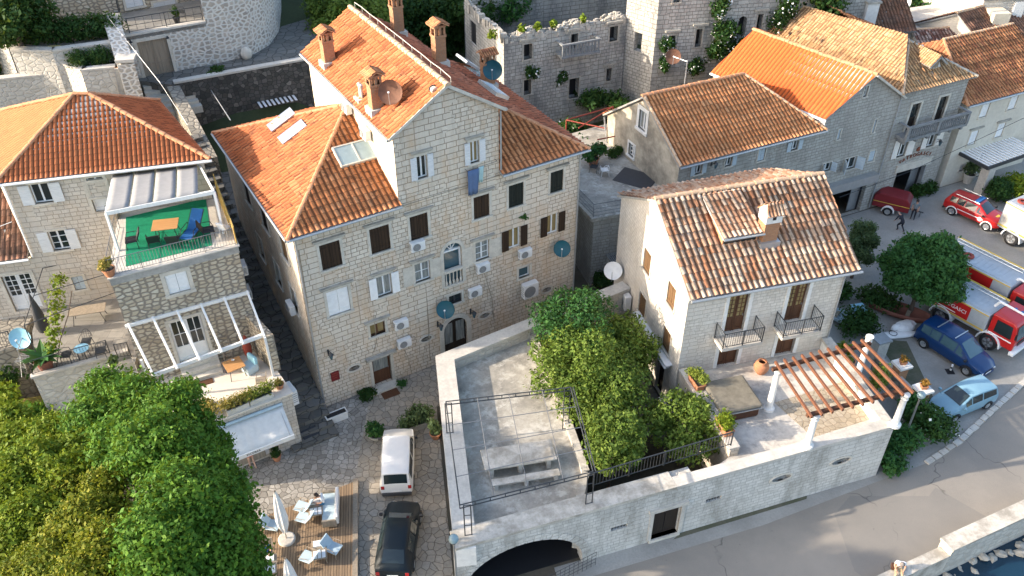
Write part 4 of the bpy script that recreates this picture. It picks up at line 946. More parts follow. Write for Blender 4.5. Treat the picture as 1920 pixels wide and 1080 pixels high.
wr_ = W(H, 17, 0, 90); wr_.face(m, [(0, -1), (DM, -1), (DM, 12), (0, 12)]); wb = W(H, 17, DM, 180); wb.face(m, [(0, -1), (17, -1), (17, 12), (11.3, 12), (11.3, 15.85), (8.32, 17.5), (5.35, 15.85), (5.35, 12), (0, 12)])
W(H, 0, 12.2, -90).face(m, [(0, -1), (.5, -1), (.5, 12), (0, 12)]); W(H, 5.7, 12.2, 180).face(m, [(0, -1), (5.7, -1), (5.7, 12), (0, 12)]); m.build('wall', X['block_main'], H)
m = MB(); wbl = W(H, 5.7, DM, -90); wbl.face(m, [(0, 12), (DM, 12), (DM, 15.85), (0, 15.85)]); wbr = W(H, 11.65, 0, 90); wbr.face(m, [(0, 12), (DM, 12), (DM, 15.85), (0, 15.85)]); m.build('side_wall', X['cream'], H)
s = .49; e = .35; ze = 12.05-e*s; zh = ze+(5.7+e)*s
# wing roofs: hipped, leaning against the tall block
AV = 6.0; roof(H, [(5.7, 12.4, ze), (-e, 12.4, ze), (5.7, AV, zh)], X['t_main'], .30, .42, .085, .055); caps(H, (-e, 12.4, ze+.05), (5.7, AV, zh+.05), 'ridge'); roof(H, [(-e, 12.4, ze), (-e, -e, ze), (5.7, AV, zh)], X['t_main'], .30, .42, .085, .055)
roof(H, [(-e, -e, ze), (5.7, -e, ze), (5.7, AV, zh)], X['t_wing'], .30, .42, .085, .055)
roof(H, [(11.65, -e, ze), (17+e, -e, ze), (11.65, 5.7, zh)], X['t_wing'], .30, .42, .085, .055)
roof(H, [(17+e, -e, ze), (17+e, DM+.2, ze), (11.65, DM+.2, zh), (11.65, 5.7, zh)], X['t_red'], .30, .42, .075, .05, .012)
caps(H, (-e, -e, ze+.05), (5.7, AV, zh+.05), 'ridge'); caps(H, (17+e, -e, ze+.05), (11.65, 5.7, zh+.05), 'ridge')
zr, zb_ = 17.75, 15.85-.3*.57
roof(H, [(5.4, DM+.25, zb_), (5.4, -.25, zb_), (8.68, -.25, zr), (8.68, DM+.25, zr)], X['t_main'], .30, .42, .085, .055)
roof(H, [(11.95, -.25, zb_), (11.95, DM+.25, zb_), (8.68, DM+.25, zr), (8.68, -.25, zr)], X['t_red'], .30, .42, .075, .05, .012)
caps(H, (8.68, -.3, zr+.06), (8.68, DM+.3, zr+.06), 'ridge_pale', .15)
for a, b in (((-e-.05, -e-.08, ze-.03), (5.7, -e-.08, ze-.03)), ((11.65, -e-.08, ze-.03), (17+e, -e-.08, ze-.03)), ((-e-.08, 12.4, ze-.03), (-e-.08, -e, ze-.03)), ((5.33, DM+.2, zb_-.05), (5.33, -.25, zb_-.05)), ((12.0, -.25, zb_-.05), (12.0, DM+.2, zb_-.05))): gutter(H, a, b, .07)
for a, b in (((.08, -.08, ze-.1), (.08, -.08, .1)), ((16.9, -.1, ze-.1), (16.9, -.1, .1)), ((11.72, -.1, zb_-.1), (11.72, -.1, ze+.1))): MB().cone(a, b, .05, .05, 8).build('downpipe', X['galv'], H)
m = MB()
for a, b in (((5.4, -.28, zb_), (8.68, -.28, zr)), ((11.95, -.28, zb_), (8.68, -.28, zr))):
    a = Vector(a); b = Vector(b); z = Vector((0, 0, 1)); m.add([a-z*.12, b-z*.12, b+z*.06, a+z*.06, a-z*.12+Vector((0, .1, 0)), b-z*.12+Vector((0, .1, 0)), b+z*.06+Vector((0, .1, 0)), a+z*.06+Vector((0, .1, 0))], [(0,1,2,3),(7,6,5,4),(0,4,5,1),(3,2,6,7),(0,3,7,4),(1,5,6,2)])
m.build('verge_board', X['stone_trim'], H)
m = MB(); zz = Vector((0, 0, .28)); pts = [Vector((8.9, y, zr+.35+.05*math.sin(y*3))) for y in np.linspace(-.2, DM, 12)]; m.tube(pts, .022, 5)
for p in pts: m.cone(p, p-zz, .015, .015, 4)
m.build('conduit', X['cap'], H)
def hit(px, py, p0, n):                                   # photo point on a roof plane, in the house's own frame
    Mi_ = (Matrix.Translation((-10.71, 35.42, 0)) @ Matrix.Rotation(R(30.75), 4, 'Z')).inverted(); c = Mi_ @ Vector(CC); d = Mi_.to_3x3() @ Vector(ray(px, py)); n = Vector(n); return c+d*((Vector(p0)-c).dot(n)/d.dot(n))
kz = zr-zb_; SL, SR, WR, WL = ((5.4, 0, zb_), (-kz, 0, 3.28)), ((11.95, 0, zb_), (kz, 0, 3.28)), ((17, 0, 12.05), (s, 0, 1)), ((0, 0, 12.05), (-s, 0, 1))
for px, py, pl_, h_, rx in ((617, 118, SL, 1.9, 0), (706, 205, SL, 2.0, 0), (746, 62, SR, 2.3, 0), (824, 118, SR, 2.3, 0), (915, 160, WR, 2.2, 1)): q = hit(px, py, *pl_); chimney(H, q.x, q.y, q.z, h_, .62 if not rx else .75, .55, 0, ridge_x=bool(rx))
q = hit(676, 188, *SL); m = MB()
for dx in (0, .24): m.lathe([(.07, -.2), (.07, .55), (.11, .6), (.11, .72), (.02, .78)], 10, (q[0]+.1, q[1]+dx, q[2]+.1))
m.box(q[0]-.2, q[1]-.2, q[2]-.1, q[0]+.4, q[1]+.45, q[2]+.1); m.build('vent_pipe', X['cap'], H)
def skylight(par, c, u, v, lu, lv, mat, up=.1, name='skylight', frame='alu', div=0):
    c = Vector(c); u = Vector(u).normalized(); v = Vector(v).normalized(); n = u.cross(v).normalized()
    if n.z < 0: n = -n
    def bx(m, a0, a1, b0, b1, h0, h1): 
        vs = [c+u*a+v*b+n*h for h in (h0, h1) for a, b in ((a0, b0), (a1, b0), (a1, b1), (a0, b1))]; m.add(vs, [(0,3,2,1),(4,5,6,7),(0,1,5,4),(1,2,6,5),(2,3,7,6),(3,0,4,7)])
    m = MB(); bx(m, -lu/2, lu/2, -lv/2, lv/2, -.1, up); o = m.build(name, X[mat], par); m = MB(); t = .07
    bx(m, -lu/2-t, lu/2+t, -lv/2-t, -lv/2, -.1, up+.03); bx(m, -lu/2-t, lu/2+t, lv/2, lv/2+t, -.1, up+.03); bx(m, -lu/2-t, -lu/2, -lv/2, lv/2, -.1, up+.03); bx(m, lu/2, lu/2+t, -lv/2, lv/2, -.1, up+.03)
    for i in range(div): q = -lu/2+lu*(i+1)/(div+1); bx(m, q-.04, q+.04, -lv/2, lv/2, up, up+.03)
    m.build('skylight_frame', X[frame], o); return o
def wingL(x, y): return (x, y, ze+(x+e)*s)
for q in (hit(529, 227, *WL), hit(550, 250, *WL)): skylight(H, q, (0, 1, 0), (1, 0, s), .75, 1.5, 'skyl', .12)
skylight(H, hit(667, 288, (0, 0, 12.05), (0, -s, 1)), (1, 0, 0), (0, 1, s), 2.0, 1.15, 'skyl_b', .13, div=1, frame='stone_trim')
q = hit(893, 140, *WR); skylight(H, q, (0, 1, 0), (-1, 0, s), 1.5, 1.0, 'skyl_b', .14); q = hit(878, 128, *WR); skylight(H, (q.x, q.y, q.z+.45), (0, 1, 0), (-.8, 0, .62), 1.3, 1.0, 'skyl_b', .03); q = hit(925, 168, *SR)
skylight(H, q, (0, 1, 0), (-1, 0, .57), 1.9, .8, 'skyl', .08)
for px, py, lab in ((785, 463, 'small white air conditioner under the third dark shutter of the beige house'), (754, 610, 'white air conditioner beside the small square window, the upper of two near the brown door'), (760, 645, 'white air conditioner just above the right corner of the brown door, lower of two'),
                    (908, 504, 'white air conditioner under the double window right of the arched balcony window'), (987, 477, 'white air conditioner under the left pair of folded dark shutters'), (893, 550, 'white air conditioner right of the small window above the arched door')): ac(w, px, py, lab)
ac(w, 997, 546, 'large cream air conditioner on a post, near the right end of the beige house', 1.0, 1.0, .42)
for vv, lab in ((3.1, 'air conditioner high on the cream side wall beside the wing skylight'), (5.5, 'air conditioner high on the cream side wall near the top of the hip')):
    uu = DM-vv; x, y, zz_ = wbl.wp(uu, 14.2+.2*(vv-3), .05); t = thing('air_conditioner', lab, 'air conditioner', (x, y, zz_), wbl.wang, 'air conditioners on the walls')
    MB().box(-.4, -.34, 0, .4, -.02, .6).build('casing', X['acw'], t, bevel=.02); m = MB(); m.lathe([(.01, 0), (.22, 0), (.24, .03)], 16, (0, 0, 0), Matrix.Translation((-.08, -.345, .3)) @ Matrix.Rotation(R(90), 4, 'X')); m.build('fan_grille', X['acg'], t)
    m = MB(); m.box(-.3, -.3, -.04, -.26, .05, 0); m.box(.26, -.3, -.04, .3, .05, 0); m.build('bracket', X['galv'], t)
def wall_dish(w, px, py, r, mat, lab, az, el, off=.55):
    u, z = w.uz(px, py, off); p = w.wp(u, z, off); f = w.wp(u+.1, z-.15, .0); return dish(p, az, el, r, X and mat, lab, f)
wall_dish(w, 836, 580, .52, 'teal', 'teal satellite dish with a white mark beside the arched door', -95, 30)
wall_dish(w, 1054, 466, .50, 'teal', 'plain teal satellite dish near the right corner of the beige house wall', -95, 30)
d = wall_dish(w, 1054, 466, .5, 'teal', 'x', -95, 30) if False else None
lantern(w, 621, 668, 'green glass wall lantern by the left corner of the beige house'); lantern(w, 827, 614, 'small lantern left of the arched dark door'); lantern(w, 889, 590, 'small lantern right of the arched dark door')
u, z = w.uz(628, 704); x, y, zz_ = w.wp(u, z, .01); t = thing('wall_plaque', 'dark red banner plaque below the green lantern', 'sign', (x, y, zz_), w.wang); MB().box(-.24, -.05, -.34, .24, 0, .3).build('board', X['plaque'], t)
m = MB()
for i in range(3): m.box(-.2+.04*i, -.058, .18-.16*i, .2-.04*i, -.05, .22-.16*i)
m.build('lettering', X['copper'], t)
def hang_cloth(w, px, py, wd, ht, mat, lab):
    u, z = w.uz(px, py, .25); x, y, zz_ = w.wp(u, z, .25); n = 9; m = MB(); vs = []
    for j in range(5):
        for i in range(n): vs.append((-wd/2+wd*i/(n-1)*(1-.05*j), .04*math.sin(i*1.9)*(.3+j*.2), -ht*j/4))
    m.add(vs, [(j*n+i, j*n+i+1, (j+1)*n+i+1, (j+1)*n+i) for j in range(4) for i in range(n-1)]+[((j+1)*n+i, (j+1)*n+i+1, j*n+i+1, j*n+i) for j in range(0) for i in range(n-1)])
    o = m.build('laundry', X[mat], None, True); o.location = (x, y, zz_); o.rotation_euler = (0, 0, R(w.wang)); sd = o.modifiers.new('s', 'SOLIDIFY'); sd.thickness = .02; tag(o, lab, 'laundry', 'washing under the gable window')
hang_cloth(w, 888, 318, .72, 1.5, 'cloth_b', 'dark blue cloth hanging on the washing line under the right gable window'); hang_cloth(w, 902, 312, .32, .95, 'cloth_t', 'narrow pale teal cloth hanging right of the blue one on the washing line')
m = MB(); a = w.uz(876, 321, .25); b = w.uz(932, 302, .25); m.cone(w.wp(a[0], a[1], .25), w.wp(b[0], b[1], .25), .012, .012, 5)
for q in (a, b): m.cone(w.wp(q[0], q[1], .27), w.wp(q[0], q[1], 0), .015, .015, 5)
tag(m.build('washing_line', X['metal'], None), 'thin washing line on brackets below the right gable window', 'washing line')
bush('wall_plant', 'green weed growing out of the wall above the folded dark shutters', w.wp(*w.uz(983, 411, .1), .1), .3, .35, 220, .07, 'f_mid', 'plant', stems=False)
# chimney dishes
Mw = Matrix.Translation((-10.71, 35.42, 0)) @ Matrix.Rotation(R(30.75), 4, 'Z'); g = lambda a: tuple(Mw @ Vector(a))
for px, py, pl_, du, dv, dz, r_, mt, lab in ((706, 205, SL, .55, -.75, 1.1, .60, 'rust', 'rusty brown satellite dish on the chimney near the gable'), (915, 160, WR, .05, -.55, 1.2, .58, 'teal', 'teal satellite dish fixed to the tiled chimney by the open skylight')):
    q = hit(px, py, *pl_); dish(g((q.x+du, q.y+dv, q.z+dz)), -95, 24, r_, mt, lab, g((q.x+.1, q.y-.2, q.z+dz-.1)))
for pts in (((757, 655), (764, 668), (775, 716)), ((700, 590), (706, 640), (700, 660)), ((800, 560), (803, 620), (806, 676)), ((908, 512), (922, 560), (926, 600)), ((700, 400), (760, 384), (930, 330), (1060, 296)), ((560, 470), (575, 560), (592, 690))):
    MB().tube([w.pt(*w.uz(*q), .03) for q in pts], .018, 5).build('wall_cable', X['oldwood'], H)
# ---------------------------------------------------------------- left side: hip roofed house, terrace annex, shop, lane
def text(par, s, size, mat, M, name='lettering', ext=.006):
    c = bpy.data.curves.new('txt', 'FONT'); c.body = s; c.size = size; c.extrude = ext; c.align_x = 'CENTER'; c.align_y = 'CENTER'; c.resolution_u = 2
    o = bpy.data.objects.new('txt', c); COL.objects.link(o); dg = bpy.context.evaluated_depsgraph_get(); dg.update(); me = bpy.data.meshes.new_from_object(o.evaluated_get(dg)); bpy.data.objects.remove(o)
    me.name = name; me.materials.clear(); me.materials.append(X[mat]); me.transform(M)
    q = bpy.data.objects.new(name, me); COL.objects.link(q)
    if par is not None: q.parent = par
    return q
def solid(par, pts, z0, z1, mat, name='wall'): m = MB(); m.prism(pts, z0, z1); return m.build(name, X[mat] if isinstance(mat, str) else mat, par)
ZE = 13.3
a, b, c = P(2, 340, ZE), P(380, 296, ZE), P(293, 193, ZE)
LH = thing('hip_roofed_house', 'pale stone house with a bright orange hip roof and white shutters, above the green terrace', 'house', (a[0], a[1], 0), hd(a, b))
lw = W(LH, 0, 0, 0); inv = (Matrix.Translation((a[0], a[1], 0)) @ Matrix.Rotation(R(hd(a, b)), 4, 'Z')).inverted(); loc = lambda p: tuple(inv @ Vector(p))
B_ = loc(b); C_ = loc(c); D_ = (C_[0]-B_[0]-.2, C_[1]+.3, ZE); R2 = loc(P(167, 177, 15.75)); R1 = loc(P(139, 178, 15.75)); LX = B_[0]
PZ = 5.2
for q, st in (((67.5, 382, 88.1, 342.5), 'open'), ((102, 470, 120, 430.7), 'open')): window(lw, lw.rect(*q), st, 'shut_w', bars=(1, 0) if q[0] < 80 else (1, 2), ajar=(1.25, 1.25))
window(lw, lw.rect(173, 369.4, 191.9, 330.6), None, bars=(1, 0)); window(lw, lw.rect(142, 544, 153.8, 516.7), 'closed', 'shut_b')
u0 = lw.uz(31.5, 588)[0]; u1 = lw.uz(58.5, 582)[0]; door(lw, (u0, PZ+.05, u0+1.45, PZ+2.5), 'white', 'glass', leaves=2, muntins=3)
r = (lw.uz(186, 440)[0]+.2, 10.85, lw.uz(186, 440)[0]+1.1, 12.6); door(lw, r, 'white', 'glass_g', hole=True)
m = MB(); lw.face(m, [(-5, 3.5), (LX, 3.5), (LX, ZE-.1), (0, ZE-.1), (0, 8.6), (-5, 8.6)], .3)
for p0, p1 in ((B_, C_), (C_, D_), (D_, (0, 0))):
    ww = W(LH, p0[0], p0[1], math.degrees(math.atan2(p1[1]-p0[1], p1[0]-p0[0]))); L = math.hypot(p1[0]-p0[0], p1[1]-p0[1]); ww.face(m, [(0, 3), (L, 3), (L, ZE-.1), (0, ZE-.1)])
m.build('wall', X['rub_house'], LH)
e = .25; zf = ZE
def eo(p, dx, dy): return (p[0]+dx, p[1]+dy, zf)
fa, fb, fc, fd = eo((0, 0), -e, -e), eo(B_, e+.1, -e), eo(C_, e*.6, e), eo(D_, -e, e)
roof(LH, [fa, fb, R2, R1], X['t_left'], .235, .36, .062, .04, .002); roof(LH, [fb, fc, R2], X['t_left'], .235, .36, .05, .03, .002); roof(LH, [fd, fa, R1], X['t_left'], .235, .36, .05, .03, .002); roof(LH, [fc, fd, R1, R2], X['t_left'], .235, .36, .05, .03, .002)
for p0, p1 in ((fa, R1), (fb, R2), (fc, R2), (fd, R1), (R1, R2)): caps(LH, (p0[0], p0[1], p0[2]+.08), (p1[0], p1[1], p1[2]+.08), 't_left_cap' if False else 'ridge', .12, .38)
gutter(LH, (fa[0], fa[1]-.07, zf-.06), (fb[0]+.1, fb[1]-.07, zf-.06), .075, 'white'); m = MB(); m.cone((.06, -.1, zf-.1), (.06, -.1, 8.7), .05, .05, 8); m.build('downpipe', X['white'], LH)
q = R2; m = MB(); t0 = Vector(fb)*.86+Vector(R2)*.14; t1 = t0+Vector((-.62, 0, .0)); d = (Vector(R2)-Vector(fb))
# low old roof on the far left
NH = thing('low_tiled_annex', 'low annex with an old dark red tile roof beside the hip roofed house', 'house', (a[0], a[1], 0), hd(a, b)); nw = W(NH, 0, -.05, 0)
m = MB(); nw2 = W(NH, -5.0, 1.2, 0); m.box(-5, .3, 8.5, -.2, 6, 8.7); m.build('wall', X['rub_house'], NH)
roof(NH, [(-5, -.25, 8.75), (-.15, -.25, 8.75), (-.15, 5, 11.3), (-5, 5, 11.3)], X['t_old'], .27, .4, .05, .04, .012); gutter(NH, (-5, -.33, 8.7), (-.1, -.33, 8.7), .07, 'white')
m = MB(); m.cone((-1.5, .2, 9.0), (-3.2, 2.2, 11.2), .02, .02, 5); m.cone((-2.2, 1.0, 9.9), (-.6, .9, 10.4), .02, .02, 5); m.build('antenna', X['galv'], NH)
# ------------- terrace annex
A1, A2 = P(192, 522, 10.8), P(451, 457.5, 10.8); B1, B2 = P(275, 720, 3.84), P(490, 655, 3.84)
AN = thing('terrace_annex', 'brownish rubble stone annex with a green carpeted roof terrace and a white pergola terrace below', 'house', (B1[0], B1[1], 0), hd(B1, B2))
ai = (Matrix.Translation((B1[0], B1[1], 0)) @ Matrix.Rotation(R(hd(B1, B2)), 4, 'Z')).inverted(); al = lambda p: tuple(ai @ Vector(p))
aw = W(AN, 0, 0, 0); AW = al(B2)[0]; BR, BL = al(P(410, 374, 10.8)), al(P(226, 400, 10.8)); TZ = 10.8
window(aw, aw.rect(318.5, 552.7, 348.4, 507), 'closed', 'white', wd=.2)
r = aw.rect(347, 664, 373, 590); door(aw, (r[0]-.35, 4.5, r[2]+.05, r[3]), 'white', 'glass', leaves=2, muntins=1, wd=.16)
m = MB(); aw.face(m, [(0, 0), (AW, 0), (AW, TZ-.45), (0, TZ-.45)], .3)
wr2 = W(AN, AW, 0, math.degrees(math.atan2(BR[1], BR[0]-AW))); L = math.hypot(BR[1], BR[0]-AW); wr2.face(m, [(0, 0), (L, 0), (L, TZ-.45), (0, TZ-.45)])
wl2 = W(AN, BL[0], BL[1], math.degrees(math.atan2(-BL[1], -BL[0]))); L2 = math.hypot(BL[0], BL[1]); wl2.face(m, [(0, 0), (L2, 0), (L2, TZ-.45), (0, TZ-.45)])
m.build('wall', X['rub_tan'], AN)
foot = [(0, 0), (AW, 0), BR[:2], BL[:2]]
def grow(pts, k):
    cx = sum(p[0] for p in pts)/len(pts); cy = sum(p[1] for p in pts)/len(pts); out = []
    for p in pts: d = math.hypot(p[0]-cx, p[1]-cy); out.append((cx+(p[0]-cx)*(1+k/d), cy+(p[1]-cy)*(1+k/d)))
    return out
solid(AN, grow(foot, .05), TZ-.45, TZ-.06, 'conc_band', 'parapet_band'); solid(AN, grow(foot, .14), TZ-.06, TZ, 'cap', 'terrace_floor')
g4 = [al(P(*q, 10.8)) for q in ((236, 500), (398, 462), (386, 368), (236, 406))]
CP = tag(solid(None, [P(*q, TZ)[:2] for q in ((236, 500), (398, 460), (386, 372), (236, 408))], TZ+.004, TZ+.02, 'green_mat', 'carpet'), 'bright green carpet laid on the roof terrace', 'carpet')
z = TZ; rail_pts = [(0.06, .08, z), (AW-.05, .08, z)]; railing(AN, rail_pts, .95, .14, .009, 'metal_g', post=1.5); railing(AN, [(0.06, .08, z), (BL[0]*.75+.1, BL[1]*.75, z)], .95, .5, .009, 'metal_g', post=1.5)
m = MB(); k = 26; p0 = Vector((AW, .1, z)); p1 = Vector((BR[0], BR[1], z)); d = (p1-p0)
m.add([p0, p1, p1+Vector((.05, 0, 0)), p0+Vector((.05, 0, 0)), p0+Vector((0, 0, 1.0)), p1+Vector((0, 0, 1.6)), p1+Vector((.05, 0, 1.6)), p0+Vector((.05, 0, 1.0))], [(0,3,2,1),(4,5,6,7),(0,1,5,4),(1,2,6,5),(2,3,7,6),(3,0,4,7)])
tag(m.build('bamboo_screen', X['bamboo'], None), 'yellow bamboo screen along the right edge of the green terrace', 'screen'); bpy.data.objects['bamboo_screen'].matrix_world = ai.inverted()
# canopy
CN = thing('canopy', 'grey canvas canopy on a white frame over the green terrace', 'canopy', P(222, 470, TZ)); cb = np.array(P(222, 470, TZ))
f0, f1 = np.array(P(222, 470, TZ))-cb, np.array(P(420, 437, TZ))-cb; h0 = Zat(200, 400, P(222, 470, TZ)[1])-TZ; h1 = Zat(405, 360, P(420, 437, TZ)[1])-TZ
wq = lambda x: np.array(lw.wp(x, ZE-.45, .05))-cb; b0, b1 = wq(lw.uz(208, 316)[0]), wq(lw.uz(372, 300)[0])
for p, h in ((f0, h0), (f1, h1)): MB().box(p[0]-.06, p[1]-.06, 0, p[0]+.06, p[1]+.06, h).build('post', X['whitewood'], CN)
m = MB(); T0 = Vector(f0)+Vector((0, 0, h0)); T1 = Vector(f1)+Vector((0, 0, h1)); Q0, Q1 = Vector(b0), Vector(b1)
def beam(m, p, q, w_, h_):
    p = Vector(p); q = Vector(q); d = (q-p).normalized(); s = d.cross(Vector((0, 0, 1))).normalized()*w_/2; u = s.cross(d).normalized()*h_/2
    m.add([p-s-u, p+s-u, p+s+u, p-s+u, q-s-u, q+s-u, q+s+u, q-s+u], [(0,1,2,3),(7,6,5,4),(0,4,5,1),(1,5,6,2),(2,6,7,3),(3,7,4,0)])
beam(m, T0, T1, .1, .2); m.build('front_beam', X['whitewood'], CN)
for p, q in ((T0, Q0), (T1, Q1)): m = MB(); beam(m, p, q, .08, .14); m.build('side_beam', X['whitewood'], CN)
E1 = T0+(T1-T0)*.86; E2 = Q0+(Q1-Q0)*.98
for i in range(4):
    m = MB(); vs = []
    for j in range(7):
        t = j/6
        for k_ in range(5): s_ = i/4+.008+(.25-.016)*k_/4; vs.append((T0*(1-s_)+E1*s_)*(1-t)+(Q0*(1-s_)+E2*s_)*t+Vector((0, 0, .14-.035*math.sin(math.pi*t)-.02*math.sin(math.pi*k_/4))))
    m.add(vs, [(j*5+k_, j*5+k_+1, j*5+5+k_+1, j*5+5+k_) for j in range(6) for k_ in range(4)]); o = m.build('canvas_panel', X['canvas'], CN, True); o.modifiers.new('s', 'SOLIDIFY').thickness = .02
# terrace furniture
pp = P(312, 440, TZ+.02); dining_table('terrace_table', 'square wooden table on the green carpet', 'table' and P(316, 443, TZ+.03), 12, 1.25, 1.0, .74, 'tablewood')
for px, py, rz, lab in ((250, 462, -70, 'black wicker chair nearest the potted shrub on the green carpet'), (292, 462, -160, 'black wicker chair in the middle of the row along the terrace railing'), (328, 462, 190, 'black wicker chair under the near corner of the wooden table'), (393, 443, 110, 'black chair at the right edge of the green carpet')):
    chair('terrace_chair', lab, P(px, py, TZ+.03), rz, 'black', 'black', .44, .58, .46, 'black chairs on the green terrace', solid=True, tilt=.2)
t = thing('sun_lounger', 'blue reclining lounge chair on the green carpet', 'lounge chair', P(359, 447, TZ+.03), -8); m = MB()
m.add([(-.3, -.55, .36), (.3, -.55, .36), (.3, .35, .33), (-.3, .35, .33), (-.3, 1.25, 1.0), (.3, 1.25, 1.0)], [(0, 1, 2, 3), (3, 2, 5, 4)]); o = m.build('sling', X['blue'], t); o.modifiers.new('s', 'SOLIDIFY').thickness = .05
for sx in (-.34, .34):
    m = MB(); m.tube([(sx, -.55, .36), (sx, .35, .33), (sx, 1.25, 1.0)], .018); m.build('side_frame', X['metal'], t); MB().tube([(sx, -.4, .36), (sx, -.2, .62), (sx, .5, .6), (sx, .6, .5)], .02).build('armrest', X['black'], t)
    MB().cone((sx, -.5, 0), (sx, .2, .35), .018, .018).build('leg', X['metal'], t); MB().cone((sx, .75, 0), (sx, .1, .35), .018, .018).build('leg', X['metal'], t)
potted('potted_shrub', 'terracotta pot with a dry yellowish shrub on the terrace corner', P(207, 516, TZ), .30, .42, .42, .65, 700, .07, 'f_dry'); potted('potted_bush', 'green shrub in a square planter behind the terrace post', P(217, 408, TZ), .22, .35, .35, .6, 350, .07, 'f_grey', square=True, pot='oldwood')
chair('plastic_chair', 'small white plastic chair in the terrace corner by the bamboo screen', P(424, 438, TZ), 160, 'white', 'white', .4, .45, .4, solid=True)
# ------------- lower pergola terrace over the shop
SZ = 3.84; sa, sb = (-14.83, 30.74), (-11.42, 32.75)
SHP = thing('corner_shop', 'low stone shop with a pale roll-out awning and a tiled terrace on its roof', 'shop', (sa[0], sa[1], 0), hd(sa, sb)); sw = W(SHP, 0, 0, 0); si = (Matrix.Translation((sa[0], sa[1], 0)) @ Matrix.Rotation(R(hd(sa, sb)), 4, 'Z')).inverted(); sll = lambda p: tuple(si @ Vector(p))
SX = sll((sb[0], sb[1], 0))[0]; rb = sll(P(470, 640, SZ)); lb = sll((B1[0], B1[1], 0)); lf = (-3.6, .4)
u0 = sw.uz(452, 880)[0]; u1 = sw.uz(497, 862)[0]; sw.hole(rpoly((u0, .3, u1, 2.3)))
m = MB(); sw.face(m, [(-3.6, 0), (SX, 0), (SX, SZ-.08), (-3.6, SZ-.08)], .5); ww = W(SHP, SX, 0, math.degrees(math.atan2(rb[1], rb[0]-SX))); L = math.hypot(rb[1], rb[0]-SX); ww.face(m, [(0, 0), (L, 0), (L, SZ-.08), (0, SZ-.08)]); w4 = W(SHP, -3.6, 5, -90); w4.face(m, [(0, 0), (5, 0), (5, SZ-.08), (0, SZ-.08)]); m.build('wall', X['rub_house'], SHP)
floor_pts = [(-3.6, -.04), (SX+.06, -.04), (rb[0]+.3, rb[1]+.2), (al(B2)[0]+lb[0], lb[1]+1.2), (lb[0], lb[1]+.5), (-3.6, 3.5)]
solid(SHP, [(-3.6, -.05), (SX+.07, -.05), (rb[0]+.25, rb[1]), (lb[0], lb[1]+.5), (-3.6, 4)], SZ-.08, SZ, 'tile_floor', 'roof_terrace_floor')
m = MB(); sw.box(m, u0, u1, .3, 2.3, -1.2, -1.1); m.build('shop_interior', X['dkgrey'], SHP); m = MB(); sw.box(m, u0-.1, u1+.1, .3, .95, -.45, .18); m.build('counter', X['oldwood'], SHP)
m = MB(); sw.box(m, u0-1.0, u0-.05, .35, 1.75, .02, .08); m.build('shutter_panel', X['white'], SHP); m = MB(); sw.box(m, u1+.05, u1+.3, .3, 2.3, .02, .07); sw.box(m, u1-.12, u1-.05, .9, 2.3, -.2, -.1); m.build('door_jamb', X['white'], SHP)
AWN = thing('awning', 'pale grey roll-out awning with lettering on its valance over the corner shop', 'awning', SHP.location, hd(sa, sb)); q0 = sw.uz(398, 792)[0]; q1 = sw.uz(519, 752)[0]; q0 = -.15; q1 = 3.35
m = MB(); n = 30; vs = []
for j in range(6):
    t = j/5
    for i in range(n+1): s_ = i/n; p = sw.pt(q0+(q1-q0)*s_, 3.35-.95*t-.02*math.sin(s_*40)*t*.6-.05*math.sin(math.pi*t), .06+1.42*t); vs.append(p)
m.add(vs, [((j+1)*(n+1)+i, (j+1)*(n+1)+i+1, j*(n+1)+i+1, j*(n+1)+i) for j in range(5) for i in range(n)]); o = m.build('fabric', X['awning'], AWN, True); o.modifiers.new('s', 'SOLIDIFY').thickness = .012
m = MB(); sw.box(m, q0, q1, 2.12, 2.38, 1.47, 1.485); m.build('valance', X['awning'], AWN); m = MB(); m.cone(sw.pt(q0, 2.4, 1.49), sw.pt(q1, 2.4, 1.49), .035, .035, 8); m.build('front_bar', X['white'], AWN)
m = MB(); m.cone(sw.pt(q0, 3.42, .1), sw.pt(q1, 3.42, .1), .085, .085, 10); m.build('roller_case', X['cushion'], AWN)
for q in (q0+.2, q1-.2): MB().cone(sw.pt(q, 3.3, .05), sw.pt(q, 2.42, 1.45), .02, .02, 6).build('folding_arm', X['galv'], AWN)
Mt = Matrix.Translation(sw.pt(1.2, 2.25, 1.49)) @ Matrix.Rotation(R(90), 4, 'X'); text(AWN, 'ESCOBAR', .17, 'metal', Mt)
# pilaster wall on the lane side and pergola
PG = thing('white_pergola', 'white timber pergola of six rafters against the rubble annex', 'pergola', AN.location, hd(B1, B2)); g2 = al
wb0, wb1 = aw.uz(241, 618, .1), aw.uz(455, 544, .1); zbm = (wb0[1]+wb1[1])/2
m = MB(); aw.box(m, wb0[0]-.1, AW+.05, zbm-.1, zbm+.06, .02, .14); m.build('wall_beam', X['whitewood'], PG)
fz = 6.55; fL = al(P(287, 704, fz)); fR = al(P(494, 628, fz)); m = MB(); beam(m, fL, fR, .12, .2); m.build('front_beam', X['whitewood'], PG)
for i in range(6):
    s_ = i/5; p = Vector(aw.pt(wb0[0]+.05+(AW-wb0[0]-.1)*s_, zbm+.1, .08)); q = Vector(fL)*(1-s_)+Vector(fR)*s_+Vector((0, 0, .16)); q = p+(q-p)*1.09
    m = MB(); beam(m, p, q, .1, .14); m.build('rafter', X['whitewood'], PG)
for p in (al(P(513, 705, SZ)), al(P(290, 748, SZ))): MB().box(p[0]-.06, p[1]-.06, SZ, p[0]+.06, p[1]+.06, fz).build('post', X['whitewood'], PG)
m = MB(); p0 = al(P(478, 610, 6.4)); 
wall_l = [(AW-.42, -.02), (AW, -.02), (fR[0]+.5, fR[1]+.1), (fR[0]+.08, fR[1]+.1)]
